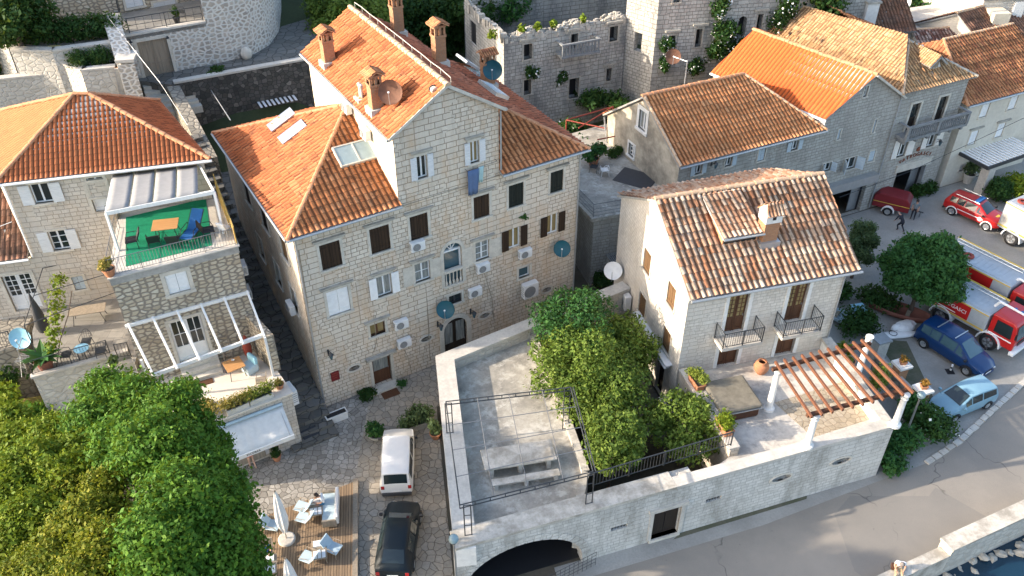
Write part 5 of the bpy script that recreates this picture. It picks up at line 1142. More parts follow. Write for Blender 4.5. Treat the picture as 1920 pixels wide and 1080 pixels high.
t = tag(solid(None, [tuple((ai.inverted() @ Vector((p[0], p[1], 0)))[:2]) for p in wall_l], SZ, [6.5, 6.5, 6.3, 6.3], 'rub_tan', 'side_wall'), 'short rubble wall closing the pergola terrace toward the stepped lane', 'wall'); t.name = 'garden_wall'
# pergola terrace things
t = thing('stone_steps', 'three grey stone steps below the glazed door of the pergola terrace', 'steps', AN.location, hd(B1, B2)); ud = (r[0]+r[2])/2
for i in range(3): m = MB(); aw.box(m, r[0]-.45+.0*i, r[2]+.35, SZ, SZ+.22*(3-i), .01+.34*i, .34+.34*i); m.build('step', X['stone_trim'], t)
u, _ = aw.uz(352, 690, 1.05); p = aw.wp(u+.6, SZ, 1.28); MB_ = MB().box(-.42, -.2, 0, .42, .2, .03); o = MB_.build('doormat', X['door_bn'], None); o.location = p; o.rotation_euler = (0, 0, R(aw.wang)); tag(o, 'brown doormat below the grey stone steps', 'doormat')
dining_table('pergola_table', 'square orange wooden table with a small dish under the pergola', P(443, 702, SZ), 35, .95, .95, .74, 'tablewood'); m = MB(); m.lathe([(.005, 0), (.05, .005), (.09, .05), (.085, .05), (.05, .012), (.005, .01)], 12); o = m.build('dish_bowl', X['cushion_w'], None); o.location = P(437, 697, SZ+.0)[:2]+(SZ+.745,); o.location = P(437, 676, SZ+.745); o.name = 'bowl'; tag(o, 'small cream bowl on the orange pergola table', 'bowl')
chair('bistro_chair', 'tan metal bistro chair on the corner of the pergola terrace', P(491, 724, SZ), -75, 'trk_y' if False else 'oldwood', 'oldwood', .45, .5, .5)
t = thing('covered_seat', 'armchair under a pale blue cover behind the orange table', 'armchair', P(470, 695, SZ), -40); m = MB(); m.box(-.36, -.36, 0, .36, .36, .5); m.build('cover', X['cushion'], t, bevel=.09); m = MB(); m.box(-.36, .14, .42, .36, .38, .95); m.build('back_cover', X['paleblue'], t, bevel=.11)
potted('potted_cactus', 'round brown cactus in a pot on the corner of the pergola terrace', P(525, 727, SZ), .24, .3, .26, .3, 300, .05, 'f_dry')
t = thing('ladder', 'old wooden ladder leaning on the rubble wall under the pergola', 'ladder', AN.location, hd(B1, B2)); u0 = aw.uz(413, 648)[0]
for k_ in (0, .42): m = MB(); beam(m, aw.pt(u0+k_, SZ, .5), aw.pt(u0+k_, SZ+2.0, .06), .05, .05); m.build('rail', X['oldwood'], t)
for i in range(5): f = (i+.7)/5.6; m = MB(); beam(m, aw.pt(u0, SZ+2*f, .5-.44*f), aw.pt(u0+.42, SZ+2*f, .5-.44*f), .04, .03); m.build('rung', X['oldwood'], t)
t = thing('folded_parasol', 'folded dark red parasol leaning in the pergola corner', 'parasol', AN.location, hd(B1, B2)); u0 = aw.uz(452, 640)[0]; m = MB(); m.lathe([(.03, 0), (.2, .3), (.24, .8), (.08, 1.5), (.02, 1.6)], 10, aw.pt(AW-.75, SZ+.1, .5)); m.build('fabric', X['copper'], t, True); MB().cone(aw.pt(AW-.75, SZ, .5), aw.pt(AW-.75, SZ+1.9, .5), .02, .02).build('pole', X['oldwood'], t)
for k_, (x0, x1) in enumerate(((425, 466), (468, 511))):
    p0, p1 = P(x0, 776-(x0-425)*.42, SZ), P(x1, 776-(x1-425)*.42, SZ); t = thing('stone_planter', ('long stone trough planter with yellowing hedge, left one', 'long stone trough planter with yellowing hedge, right one nearest the bistro chair')[k_], 'planter', ((p0[0]+p1[0])/2, (p0[1]+p1[1])/2, SZ), hd(p0, p1), 'trough planters on the shop roof'); L = math.dist(p0, p1)/2
    m = MB(); m.box(-L, -.2, 0, L, .2, .3); m.build('trough', X['stone_trim'], t); m = MB(); m.box(-L+.05, -.15, .3, L-.05, .15, .31); m.build('soil', X['soil_dark'], t)
    leaves('foliage', [(x, .15, .5, .45, .4, .35) for x in np.linspace(-L, L, 5)], 1500, .055, X['f_dry'] if k_ == 0 else X['f_lime'], t, shell=.8)
bush('hedge_shrub', 'yellow green hedge at the left end of the pergola terrace', P(392, 778, SZ), .9, .7, 1800, .06, 'f_dry', nc=8)
bush('climbing_shrub', 'dry yellow creeper at the foot of the left pergola post', P(272, 735, SZ), .5, 1.1, 600, .06, 'f_dry')
# air conditioners along the lane, wall of the annex
for px, py, lab in ((462, 500, 'air conditioner on the lane side of the rubble annex, the upper one'), (470, 546, 'air conditioner on the lane side of the rubble annex, the lower one')): ac(wr2, px, py, lab, .8, .6, .3)
ac(ww, 552, 735, 'large white air conditioner on the lane corner of the shop terrace', .9, 1.0, .38)
ac(wl, 540, 578, 'white air conditioner on the lane side wall of the beige house', .8, .6, .3)
# ------------- patio
pts = [P(60, 705, PZ)[:2], P(240, 657, PZ)[:2], (B1[0]-.3, B1[1]+.1), (B1[0]-1.2, B1[1]+6), (-26.5, 38.8), (-25.8, 36.0), (-24.6, 33.6)]
PT = thing('patio_wall', 'low rubble retaining wall with pale coping around the shaded patio', 'wall', (0, 0, 0)); solid(PT, pts, 0, PZ-.1, 'rub_wall'); m = MB()
m.prism([(x, y) for x, y in pts], PZ-.1, PZ); o = m.build('patio_floor', X['patio'], PT)
p0, p1 = np.array(P(58, 708, PZ)), np.array(P(240, 658, PZ)); m = MB(); beam(m, tuple(p0+np.array([0, 0, .06])), tuple(p1+np.array([0, 0, .06])), .3, .12); m.build('coping', X['cap'], PT); railing(PT, [tuple(p0+np.array([.1, .1, .1])), tuple(p1+np.array([-.8, -.3, .1]))], .9, .14, .01, 'metal', post=1.6)
railing(PT, [tuple(P(222, 672, PZ)), tuple(P(246, 668, PZ))], .95, .14, .012, 'metal')
for i in range(3): q = P(238+6*i, 672+14*i, PZ); solid(PT, [(q[0]-.5, q[1]-.25), (q[0]+.7, q[1]+.25), (q[0]+.5, q[1]+.6), (q[0]-.7, q[1]+.1)], 3.0, PZ-.35*(i+1), 'stone_trim', 'step')
t = thing('vine_arbour', 'thin iron arbour with a vine over the shaded patio', 'arbour', (0, 0, 0)); za = 7.9
fr = [P(80, 503, za), P(190, 480, za), P(217, 548, za), P(45, 610, za)]; m = MB()
A_, B__, C__, D__ = [Vector(q) for q in fr]; 
for p, q in ((A_, B__), (D__, C__), (A_, D__), (B__, C__), ((A_+D__)/2, (B__+C__)/2)): m.cone(p, q, .022, .022, 5)
m.build('frame', X['metal'], t)
for p in (D__, C__): MB().cone((p.x, p.y, PZ), p, .025, .025, 6).build('post', X['metal'], t)
leaves('vine', [(A_.x*.5+B__.x*.5-.3+.15*i, A_.y*.6+D__.y*.4-.75*i+1.2, za-.2-.28*i, .5, .5, .35) for i in range(6)], 900, .09, X['f_yel'], t, shell=.8); m = MB(); m.tube([P(106, 690, PZ), P(112, 640, PZ+.9), P(128, 590, PZ+1.8), P(135, 545, za)], .03); m.build('stem', X['bark'], t)
t = thing('closed_parasol', 'tall closed dark parasol standing on the shaded patio', 'parasol', P(86, 625, PZ)); m = MB(); m.lathe([(.30, .25), (.36, .6), (.2, 1.8), (.03, 2.7)], 12); m.build('canopy', X['dkgrey'], t, True); MB().cone((0, 0, 0), (0, 0, 2.8), .025, .025).build('pole', X['metal'], t)
dining_table('patio_table', 'round pale blue metal table on the shaded patio', P(160, 672, PZ), 0, .75, .75, .72, 'paleblue', 'metal', True)
for px, py, rz, lab in ((128, 676, 100, 'dark metal chair left of the round blue table'), (166, 650, 10, 'dark metal chair behind the round blue table'), (192, 668, -70, 'dark metal chair right of the round blue table')): chair('patio_chair', lab, P(px, py, PZ), rz, 'metal', 'metal', .44, .5, .48, 'metal chairs on the patio')
dining_table('long_table', 'long brown wooden table in the shaded corner of the patio', P(170, 600, PZ), 15, 1.9, .8, .75, 'oldwood')
potted('potted_palm', 'small fan palm in a dark red tub by the patio railing', P(88, 690, PZ), .45, .65, .7, .8, 0, .1, 'f_mid', 'terra_dk'); t = bpy.data.objects['potted_palm']
m = MB()
for i in range(16):
    q = i*.393; el = .55+.35*(i % 3); c_ = Vector((math.cos(q), math.sin(q), el*.5)); s_ = Vector((-math.sin(q), math.cos(q), 0)); o_ = Vector((0, 0, .75)); e0 = o_+c_*.35; e1 = o_+c_*1.05+Vector((0, 0, -.25)); m.add([o_, e0-s_*.22, e1, e0+s_*.22], [(0, 1, 2, 3)])
m.build('fronds', X['f_mid'], t)
potted('potted_plant', 'green plant in a pale pot beside the patio steps', P(216, 690, PZ-.2), .25, .35, .35, .4, 300, .08, 'f_grey', 'cap')
dish(P(40, 633, PZ+1.2), -88, 25, .55, 'paleblue', 'pale blue satellite dish on a metal stand at the patio corner', P(48, 690, PZ))
t = thing('folding_rack', 'pale metal clothes rack below the blue dish', 'rack', P(58, 700, 4.0)); m = MB()
for x in (-.35, .35): m.cone((x, -.3, 0), (x, .3, 1.1), .015, .015); m.cone((x, .3, 0), (x, -.3, 1.1), .015, .015)
for i in range(6): m.cone((-.35, -.3+.12*i, 1.1), (.35, -.3+.12*i, 1.1), .01, .01)
m.build('frame', X['galv'], t)
railing(thing('iron_fence', 'dark iron fence on the low wall at the left edge, beside the blue dish', 'fence', (0, 0, 0)), [P(-30, 662, PZ-.3), P(26, 648, PZ-.3)], 1.0, .13, .014, 'metal')
LWf = thing('garden_wall', 'low mossy wall under the iron fence at the left edge', 'wall', (0, 0, 0)); q0, q1 = P(-40, 668, PZ-.3), P(30, 650, PZ-.3); solid(LWf, [q0[:2], q1[:2], (q1[0]-.3, q1[1]+3), (q0[0]-.3, q0[1]+4)], 0, PZ-.32, 'rub_old')
sheet('lawn', [P(*q, 2.0)[:2] for q in ((-60, 760), (60, 745), (250, 700), (330, 800), (0, 900), (-80, 900))], 2.0, 'lawn')
solid(thing('lawn_terrace', 'rough earth bank carrying the small lawn', 'bank', (0, 0, 0)), [P(*q, 2.0)[:2] for q in ((-60, 760), (60, 745), (250, 700), (330, 800), (0, 900), (-80, 900))], -.1, 1.98, 'earth', 'bank')
# ------------- stepped lane
LN = MB(); Mi = Matrix.Translation((-10.71, 35.42, 0)) @ Matrix.Rotation(R(30.75), 4, 'Z')
for i in range(34):
    v0 = -2.4+.62*i; z = .17+.245*i if i < 20 else .17+.245*20+.30*(i-20); j = random.uniform(-.03, .03)
    LN.box(-2.6, v0, z-3, -.02, v0+.62+.002, z+j*.3, Mi)
structure('stepped_lane', LN, X['pave_dark'])
# ------------- things at the foot
t = thing('white_planter', 'white rectangular planter box at the left corner of the beige house', 'planter', P(632, 787, 0), 31); m = MB(); m.box(-.6, -.2, 0, .6, .2, .5); m.box(-.63, -.23, .46, .63, -.17, .52); m.box(-.63, .17, .46, .63, .23, .52); m.box(-.63, -.17, .46, -.57, .17, .52); m.box(.57, -.17, .46, .63, .17, .52); m.build('box', X['white_render'], t); MB().box(-.56, -.16, .5, .56, .16, .505).build('soil', X['black'], t)
t = thing('flat_case', 'black flat case leaning at the shop corner', 'case', P(588, 826, 0), 35); MB().box(-.45, -.05, 0, .45, .05, .75, Matrix.Rotation(R(-55), 4, 'X')).build('case', X['black'], t, bevel=.02)
potted('small_tree_pot', 'dark round shrub in a terracotta pot against the shop wall', P(520, 862, 0), .25, .4, .35, .55, 500, .06, 'f_ivy')
J = dict(STAND); J.update(che=(0, .1, 1.26), nec=(0, .15, 1.43), hd0=(0, .19, 1.49), hd1=(0, .24, 1.57), hd2=(0, .24, 1.65), elL=(-.2, .2, 1.1), wrL=(-.14, .42, 1.05), haL=(-.12, .5, 1.04), elR=(.2, .2, 1.1), wrR=(.14, .42, 1.05), haR=(.12, .5, 1.04), knR=(.1, .06, .48), anR=(.11, -.32, .13), toR=(.11, -.22, .05))
person('person in a coral dress stepping up to the shop counter under the awning', P(474, 874, 0), 31, J, dict(top='c_coral', legs='c_coral', shoe='skin', sleeve=.3, leg=-.1), 'hair', 'skin2')
# ------------- back left: path, black retaining wall, round tower house
ZB = 10.0
pl_ = [P(322, 158, ZB)[:2], P(575, 112, ZB)[:2], (-8, 64.5), (-12, 72), P(530, 20, 11)[:2], P(470, 104, ZB)[:2], P(400, 120, ZB)[:2], P(330, 132, ZB)[:2], P(240, 150, ZB)[:2], P(262, 175, 9)[:2]]
m = MB(); m.prism(pl_, 3, ZB-.02); structure('upper_path', m, X['pave_dark'])
RW = thing('blackened_retaining_wall', 'long rubble retaining wall stained black behind the beige house', 'wall', (0, 0, 0)); a0, a1 = Vector(P(326, 157, ZB)), Vector(P(575, 112, ZB)); a2 = a0+(a1-a0)*1.7; nrm = Vector((a1.y-a0.y, a0.x-a1.x, 0)).normalized()
m = MB(); q = [a0+nrm*.05, a2+nrm*.05, a2-nrm*.5, a0-nrm*.5]; m.prism([(p.x, p.y) for p in q], 4, ZB); m.build('wall', X['rub_dark'], RW); m = MB(); m.prism([(p.x, p.y) for p in (a0+nrm*.12, a2+nrm*.12, a2-nrm*.4, a0-nrm*.4)], ZB, ZB+.14); m.build('coping', X['cap'], RW)
SWl = thing('lane_wall', 'thick old stone wall stepping down beside the lane behind the hip roofed house', 'wall', (0, 0, 0)); b0_, b1_ = Vector(P(322, 165, ZB)), Vector(P(392, 300, 8.2)); sd_ = Vector((.55, .25, 0)); m = MB()
m.prism([(b0_.x-.3, b0_.y), (b0_.x+.5, b0_.y+.2), (b1_.x+.5, b1_.y+.2), (b1_.x-.3, b1_.y)], 2, [ZB+.1, ZB+.1, 8.3, 8.3]); m.build('wall', X['rub_old'], SWl)
bk = sheet('back_courtyard', [(-21, 55.5), (-13, 60.5), (-5, 64), (0, 52), (-8, 48), (-18, 45)], 5.0, 'pave_dark')
RT = thing('round_cornered_house', 'pale rubble house with a rounded corner and a terrace behind iron railings', 'house', (0, 0, 0))
g0 = P(233, 152, ZB); g1 = P(330, 131, ZB); g2_ = P(402, 119, ZB); curve = [P(440, 111, ZB), P(478, 100, ZB), P(505, 84, ZB), P(522, 60, ZB), P(530, 30, ZB), P(532, 0, ZB)]
gh = hd(g0, g2_); gw = W(RT, g0[0], g0[1], gh); GL = math.dist(g0, g2_); zt = 13.0
r_ = gw.rect(272, 139, 314, 80); r_ = (r_[0], ZB-.1, r_[2], ZB+2.5); door(gw, r_, 'oldwood', None, leaves=2, muntins=0, wd=.2)
m = MB(); gw.face(m, [(0, 6), (GL, 6), (GL, zt), (0, zt)], .3); cv = [g2_]+curve
top = 19
for p0, p1 in zip(cv, cv[1:]): m.poly([(p0[0], p0[1], 6), (p1[0], p1[1], 6), (p1[0], p1[1], top), (p0[0], p0[1], top)])
bk_ = (g2_[0]-.6*math.sin(R(gh))*5, g2_[1]+5); m.poly([(bk_[0], bk_[1], zt), (g2_[0], g2_[1], zt), (g2_[0], g2_[1], top), (bk_[0], bk_[1], top)]); hb = (g0[0]-1.5, g0[1]+4.6)
m.build('wall', X['rub_white'], RT); 
m = MB(); gw.box(m, -.1, GL+.02, zt, zt+.14, -.45, .06); m.build('coping', X['cap'], RT); m = MB(); m.prism([g0[:2], g2_[:2], bk_[:2], hb], zt-.25, zt-.02); m.build('terrace_floor', X['patio'], RT)
hw = W(RT, hb[0], hb[1], hd(hb, bk_)); HL = math.dist(hb[:2], bk_[:2])
for px0, py0, px1, py1, k_ in ((292, 28, 328, -2, 'closed'), (238, 16, 262, -20, 'closed')): r2_ = hw.rect(px0, py0, px1, py1); window(hw, r2_, k_, 'shut_w')
m = MB(); hw.face(m, [(-4, 9), (HL, 9), (HL, top), (-4, top)], .3); m.build('rear_wall', X['rub_tan'], RT); railing(RT, [gw.pt(1.2, zt+.14, -.2), gw.pt(GL-.1, zt+.14, -.2)], 1.0, .5, .015, 'metal', (.1, .5), 2.0)
m = MB(); m.prism([P(402, 119, ZB)[:2]]+[q[:2] for q in curve]+[(-22, 75), bk_[:2]], top, top+.3); m.build('flat_roof', X['conc_band'], RT)
m = MB(); m.ball(gw.pt(0, 0, 0), .01); o = MB().ball(P(462, 100, ZB+.35), .42, .42, .5).build('boulder', X['stone_trim'], None, True); tag(o, 'rounded stone guard block at the foot of the rounded house corner', 'stone block')
t = thing('gate_steps', 'grey stone steps leading up to the wooden gate of the round cornered house', 'steps', (0, 0, 0))
for i in range(7): z = ZB-.1-.24*i; m = MB(); gw.box(m, r_[0]-.35-.05*i, r_[2]+.35+.09*i, z-.5, z, .02+.42*i, .02+.42*(i+1)+.1); m.build('step', X['stone_trim'], t)
potted('potted_plant', 'black potted shrub on the railed terrace above the gate', gw.wp(4.5, zt, -1.0), .25, .4, .3, .9, 300, .1, 'f_ivy', 'black'); chair('balcony_chair', 'dark chair on the railed terrace beside the tall rubble wall', gw.wp(GL-1.2, zt, -1.8), 100, 'metal', 'metal', group=None)
for px, lab in ((244, 'small black lamp left of the wooden gate'), (313, 'small black lamp right of the wooden gate')):
    u, z = gw.uz(px, 76 if px < 300 else 68, .1); o = MB().cone((0, 0, 0), (0, -.25, -.05), .03, .03).lathe([(.04, .05), (.12, -.1)], 8, (0, -.25, 0)).build('gate_lamp', X['black'], None); o.location = gw.wp(u, z, 0); o.rotation_euler = (0, 0, R(gh)); tag(o, lab, 'lamp', 'gate lamps')
bush('grass_tuft', 'patch of grass at the foot of the round cornered house', P(405, 134, ZB), .7, .3, 400, .08, 'f_dark', 'plant')
# garden walls, upper left
GW = thing('garden_wall', 'pale stone garden wall with a flat coping behind the hip roof, at the left edge', 'wall', (0, 0, 0))
def wallseg(par, p, q, z0, th=.45, mat='rub_wall', cap='cap', name='wall'):
    p = Vector(p); q = Vector(q); d = q-p; d.z = 0; d.normalize(); n = Vector((d.y, -d.x, 0)); ps = [(p.x, p.y), (q.x, q.y), (q.x-n.x*th, q.y-n.y*th), (p.x-n.x*th, p.y-n.y*th)]
    m = MB(); m.prism(ps, z0, [p.z, q.z, q.z, p.z]); m.build(name, X[mat], par)
    ps = [(p.x+n.x*.06, p.y+n.y*.06), (q.x+n.x*.06, q.y+n.y*.06), (q.x-n.x*(th+.06), q.y-n.y*(th+.06)), (p.x-n.x*(th+.06), p.y-n.y*(th+.06))]
    m = MB(); m.prism(ps, [p.z, q.z, q.z, p.z], [p.z+.12, q.z+.12, q.z+.12, p.z+.12]); m.build('coping', X[cap], par)
wallseg(GW, P(-20, 152, 11.5), P(115, 139, 11.5), 6); wallseg(thing('garden_wall', 'sloping garden wall with grey coping between the planter wall and the hip roof', 'wall', (0, 0, 0)), P(116, 139, 11.5), P(196, 176, 10.0), 6)
PW = thing('planter_wall', 'raised planter wall around two clipped round bushes', 'wall', (0, 0, 0)); wallseg(PW, P(118, 122, 12.2), P(152, 134, 12.2), 7); wallseg(PW, P(153, 134, 12.2), P(216, 128, 12.2), 7); solid(PW, [P(118, 122, 12.2)[:2], P(152, 132, 12.2)[:2], P(216, 126, 12.2)[:2], P(222, 95, 12.2)[:2], P(130, 96, 12.2)[:2]], 7, 12.0, 'soil_dark', 'soil')
for px, py, lab in ((153, 126, 'clipped round bush in the planter, left one'), (192, 121, 'clipped round bush in the planter, right one beside the stone pier')): bush('round_bush', lab, P(px, py, 12.0), .85, 1.3, 2200, .07, 'f_dark', group='clipped round bushes', clumps=[(0, 0, .65, .85, .85, .68)])
HW = thing('hedge_wall', 'pale stone wall below the clipped hedge of the upper terrace', 'wall', (0, 0, 0)); wallseg(HW, P(20, 96, 13.2), P(98, 97, 13.2), 9); wallseg(HW, P(98, 97, 13.2), P(212, 82, 13.2), 9)
wallseg(thing('garden_wall', 'pale stone wall descending from the hedge toward the left edge', 'wall', (0, 0, 0)), P(-30, 60, 13.6), P(40, 100, 12.6), 9)
t = thing('clipped_hedge', 'long dark clipped hedge along the upper terrace', 'hedge', (0, 0, 0)); h0_, h1_ = Vector(P(15, 84, 13.3)), Vector(P(208, 66, 13.3)); leaves('foliage', [tuple(h0_+(h1_-h0_)*f+Vector((0, .5, .55)))+(1.0, .8, .85) for f in np.linspace(0, 1, 12)], 9000, .10, X['f_dark'], t, shell=.4); MB().cone(h0_+Vector((.5, .5, 0)), h1_+Vector((-.5, .5, .1)), .2, .2).build('stem', X['bark'], t)
PR = thing('stone_pier_wall', 'thick pale stone wall with a flat top running down past the round bushes', 'wall', (0, 0, 0)); p0, p1 = Vector(P(193, 38, 14.2)), Vector(P(240, 122, 12.6)); m = MB(); m.prism([(p0.x, p0.y), (p0.x+1.0, p0.y+.3), (p1.x+.35, p1.y+.2), (p1.x-.7, p1.y)], 8, [14.2, 14.2, 12.6, 12.6]); m.build('wall', X['rub_white'], PR)
m = MB(); m.prism([(p0.x-.05, p0.y-.1), (p0.x+1.1, p0.y+.2), (p0.x+.9, p0.y+.8), (p0.x-.2, p0.y+.6)], 14.2, 14.4); m.prism([(p1.x-.75, p1.y-.1), (p1.x+.42, p1.y+.1), (p1.x+.15, p1.y+1.6), (p1.x-.95, p1.y+1.6)], 12.75, 12.95); m.build('coping', X['cap'], PR)
TC = thing('tile_capped_wall', 'wall with an orange tiled top between the planter and the stepped lane', 'wall', (0, 0, 0)); t0, t1, t2, t3 = P(214, 128, 12.3), P(240, 125, 12.3), P(256, 192, 9.7), P(228, 196, 9.7); roof(TC, [t3, t2, t1, t0], X['t_row'], .28, .42, .06, .05, .006); solid(TC, [t0[:2], t1[:2], t2[:2], t3[:2]], 6, [11.9, 11.9, 9.3, 9.3], 'rub_wall')
up = sheet('upper_terrace', [P(*q, 12.9)[:2] for q in ((-80, 40), (30, 92), (215, 78), (205, 30), (260, 0), (-80, -60))], 12.95, 'patio')
UH = thing('upper_house', 'pale stone house above the clipped hedge, cut by the top edge', 'house', P(-40, 22, 13)); uh = W(UH, 0, 0, 10); window(uh, (3.6, .8, 4.8, 2.4), None, glass='glass_b'); door(uh, (8.2, 0, 9.4, 2.3), 'white'); m = MB(); uh.face(m, [(-6, -2), (16, -2), (16, 9), (-6, 9)], .3); m.build('wall', X['rub_white'], UH)
t = thing('iron_stair', 'dark iron staircase with pale treads beside the upper terrace', 'stair', P(170, 33, 13), 12)
for i in range(8): MB().box(.0, .3*i, .18*i, 2.0, .3*i+.28, .18*i+.05).build('tread', X['galv'], t)
railing(t, [(0, -.1, 0), (0, 2.3, 1.4)], 1.0, .3, .015, 'metal'); railing(t, [(2.0, -.1, 0), (2.0, 2.3, 1.4)], 1.0, .3, .015, 'metal')
dining_table('garden_table', 'dark square table on the upper terrace', P(152, 32, 12.95), 10, 1.0, 1.0, .74, 'black'); chair('garden_chair', 'dark metal armchair left of the square table on the upper terrace', P(133, 30, 12.95), -80, 'metal', 'metal')
t = thing('closed_parasol', 'closed parasol with a dark base, leaning among hedge and upper house', 'parasol', P(92, 44, 12.95)); m = MB(); m.lathe([(.25, .2), (.30, .8), (.18, 1.3)], 10); m.build('dark_cover', X['black'], t, True); m = MB(); m.lathe([(.2, 1.3), (.24, 1.5), (.08, 2.4), (.02, 2.6)], 10); m.build('canopy', X['awning'], t, True); MB().cone((0, 0, 0), (0, 0, 2.7), .03, .03).build('pole', X['oldwood'], t)
t = thing('lamp_post', 'dark slim post standing on the upper terrace', 'post', P(105, 34, 12.95)); m = MB(); m.cone((0, 0, 0), (0, 0, 4), .06, .05); m.build('post', X['metal'], t); MB().box(-.3, -.3, 0, .3, .3, .06).build('base', X['metal'], t)
t = thing('iron_gate', 'dark iron gate standing open at the left garden wall', 'gate', P(34, 140, 11.0), 62); m = MB(); m.box(0, -.03, 0, 1.5, .03, .06); m.box(0, -.03, 1.9, 1.5, .03, 1.96); m.box(0, -.03, .06, .06, .03, 1.9); m.box(1.44, -.03, .06, 1.5, .03, 1.9); m.build('frame', X['metal'], t)
for i in range(3): m = MB(); m.box(.12+.45*i, -.01, .1, .5+.45*i, .01, 1.88); m.build('panel', X['dkgrey'], t)
sheet('gate_path', [P(*q, 10.95)[:2] for q in ((20, 150), (40, 125), (100, 118), (125, 125), (112, 142))], 11.0, 'patio'); wallseg(thing('garden_wall', 'stone wall behind the open iron gate', 'wall', (0, 0, 0)), P(45, 92, 12.9), P(120, 100, 12.9), 9)
tree('cypress', 'narrow dark cypress leaning at the left edge beside the garden wall', P(30, 232, 7), [(-1.0+.22*i, 0, 1.2+.75*i, .75-.06*i, .7-.06*i, .9) for i in range(8)], 5000, .10, 'f_dark', 3, .12, spread=.3)
MB_ = MB(); MB_.cone(P(395, 168, 9.0), P(432, 225, 13.2), .03, .03, 6); tag(MB_.build('aerial_pole', X['galv'], None), 'thin white aerial pole slanting in front of the blackened wall', 'pole')
t = thing('striped_canopy', 'small striped slatted canopy behind the beige house', 'canopy', P(525, 195, 7.5), 28)
for i in range(9): MB().box(-1.4+.32*i, 0, 0, -1.24+.32*i, 1.2, .04).build('slat', X['white'], t)
MB().box(-1.45, .5, -.08, 1.4, .6, -.01).build('rail', X['dkgrey'], t)
tag(MB().tube([P(205, 35, 14.5), P(300, 155, 12), P(352, 235, 11.0)], .014, 4).build('overhead_cable', X['galv'], None), 'pale overhead cable crossing the stepped lane behind the hip roof', 'cable')
# ---------------------------------------------------------------- front terrace over the road
TW = thing('terrace_wall', 'long bleached stone terrace wall along the road with a dark arched opening', 'wall', (F0[0], F0[1], 0), hd(F0, F1)); tw = W(TW, 0, 0, 0); TI = (Matrix.Translation((F0[0], F0[1], 0)) @ Matrix.Rotation(R(hd(F0, F1)), 4, 'Z')).inverted(); tl = lambda p: tuple(TI @ Vector(p)); TL = math.dist(F0, F1); TT = 3.8; FZ = 3.0
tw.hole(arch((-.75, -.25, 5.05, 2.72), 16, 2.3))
r = tw.rect(1218, 1009, 1279, 946); r = (r[0]+.05, .18, r[2], 2.3); m = MB(); tw.hole(rpoly(r)); tw.box(m, r[0], r[2], r[1], r[3], -.3, -.24); dq = m.build('door', X['dkgrey'], TW)
m = MB(); cq = (r[0]+r[2])/2
for a_, b_ in ((r[0]+.04, cq-.02), (cq+.02, r[2]-.04)): tw.box(m, a_, b_, r[1]+.05, r[3]-.05, -.24, -.2)
m.build('leaf', X['door_dk'], dq); m = MB(); tw.box(m, r[0]-.3, r[2]+.3, r[3], r[3]+.22, -.05, .12); tw.box(m, r[0]-.2, r[0], r[1], r[3], -.1, .04); tw.box(m, r[2], r[2]+.2, r[1], r[3], -.1, .04); m.build('surround', X['cap'], dq); m = MB(); tw.box(m, r[0]-.1, r[2]+.1, 0, .18, -.3, .1); m.build('sill', X['stone_trim'], dq)
for px, py in ((1161, 989), (1338, 936)):
    c_ = tw.uz(px, py); q = (c_[0]-.42, c_[1]-.13, c_[0]+.42, c_[1]+.13); tw.hole(rpoly(q)); m = MB(); tw.box(m, q[0], q[2], q[1], q[3], -.35, -.28); o = m.build('vent_slot', X['black'], TW); m = MB()
    for i in range(5): tw.box(m, q[0]+.1+.15*i, q[0]+.13+.15*i, q[1], q[3], -.1, -.07)
    m.build('grating', X['metal'], o)
for q in ((1465, 896), (1577, 864)): ovalwin(tw, q[0], q[1], .55, .2)
m = MB(); tw.face(m, [(-1.05, -.4), (TL, -.4), (TL, TT-.16), (-1.05, TT-.16)], .55); 
LB = tl(P(818, 668, TT)); FLc = tw.pt(-1.05, 0, 0)
lwv = W(TW, LB[0], LB[1], math.degrees(math.atan2(FLc[1]-LB[1], FLc[0]-LB[0]))); LL_ = math.dist(LB[:2], FLc[:2]); lwv.face(m, [(0, -.2), (LL_, -.2), (LL_, TT-.16), (0, TT-.16)])
RB = tl((17.75, 37.2, 0)); rwv = W(TW, TL, 0, math.degrees(math.atan2(RB[1], RB[0]-TL))); RL = math.hypot(RB[1], RB[0]-TL); rwv.face(m, [(0, -.2), (RL, -.2), (RL, TT-.16), (0, TT-.16)])
m.build('wall', X['block_white'], TW)
# voussoirs round the arch
m = MB(); k = 22; cu, a_, b_, zs = 2.15, 2.9, 2.3, .42
for i in range(k):
    q0, q1 = math.pi*(i+.06)/k, math.pi*(i+.94)/k; f = lambda q, e: (cu+(a_+e)*math.cos(q), zs+(b_+e)*math.sin(q)); tw.extr(m, [f(q0, 0), f(q0, .42), f(q1, .42), f(q1, 0)], -.3, .02)
m.build('arch_stones', X['block_white'], TW)
m = MB(); tw.box(m, -.2, 5.6, -.1, 2.7, -3.9, -3.8); tw.box(m, -.3, -.2, -.1, 2.7, -3.8, -.56); tw.box(m, 5.4, 5.5, -.1, 2.7, -3.8, -.56); m.build('vault', X['rub_dark'], TW); m = MB(); tw.box(m, -.15, 5.4, -.02, .02, -3.8, -.3); m.build('vault_shade_sheet', X['black'], TW)  # black floor sheet paints in the deep shade under the arch
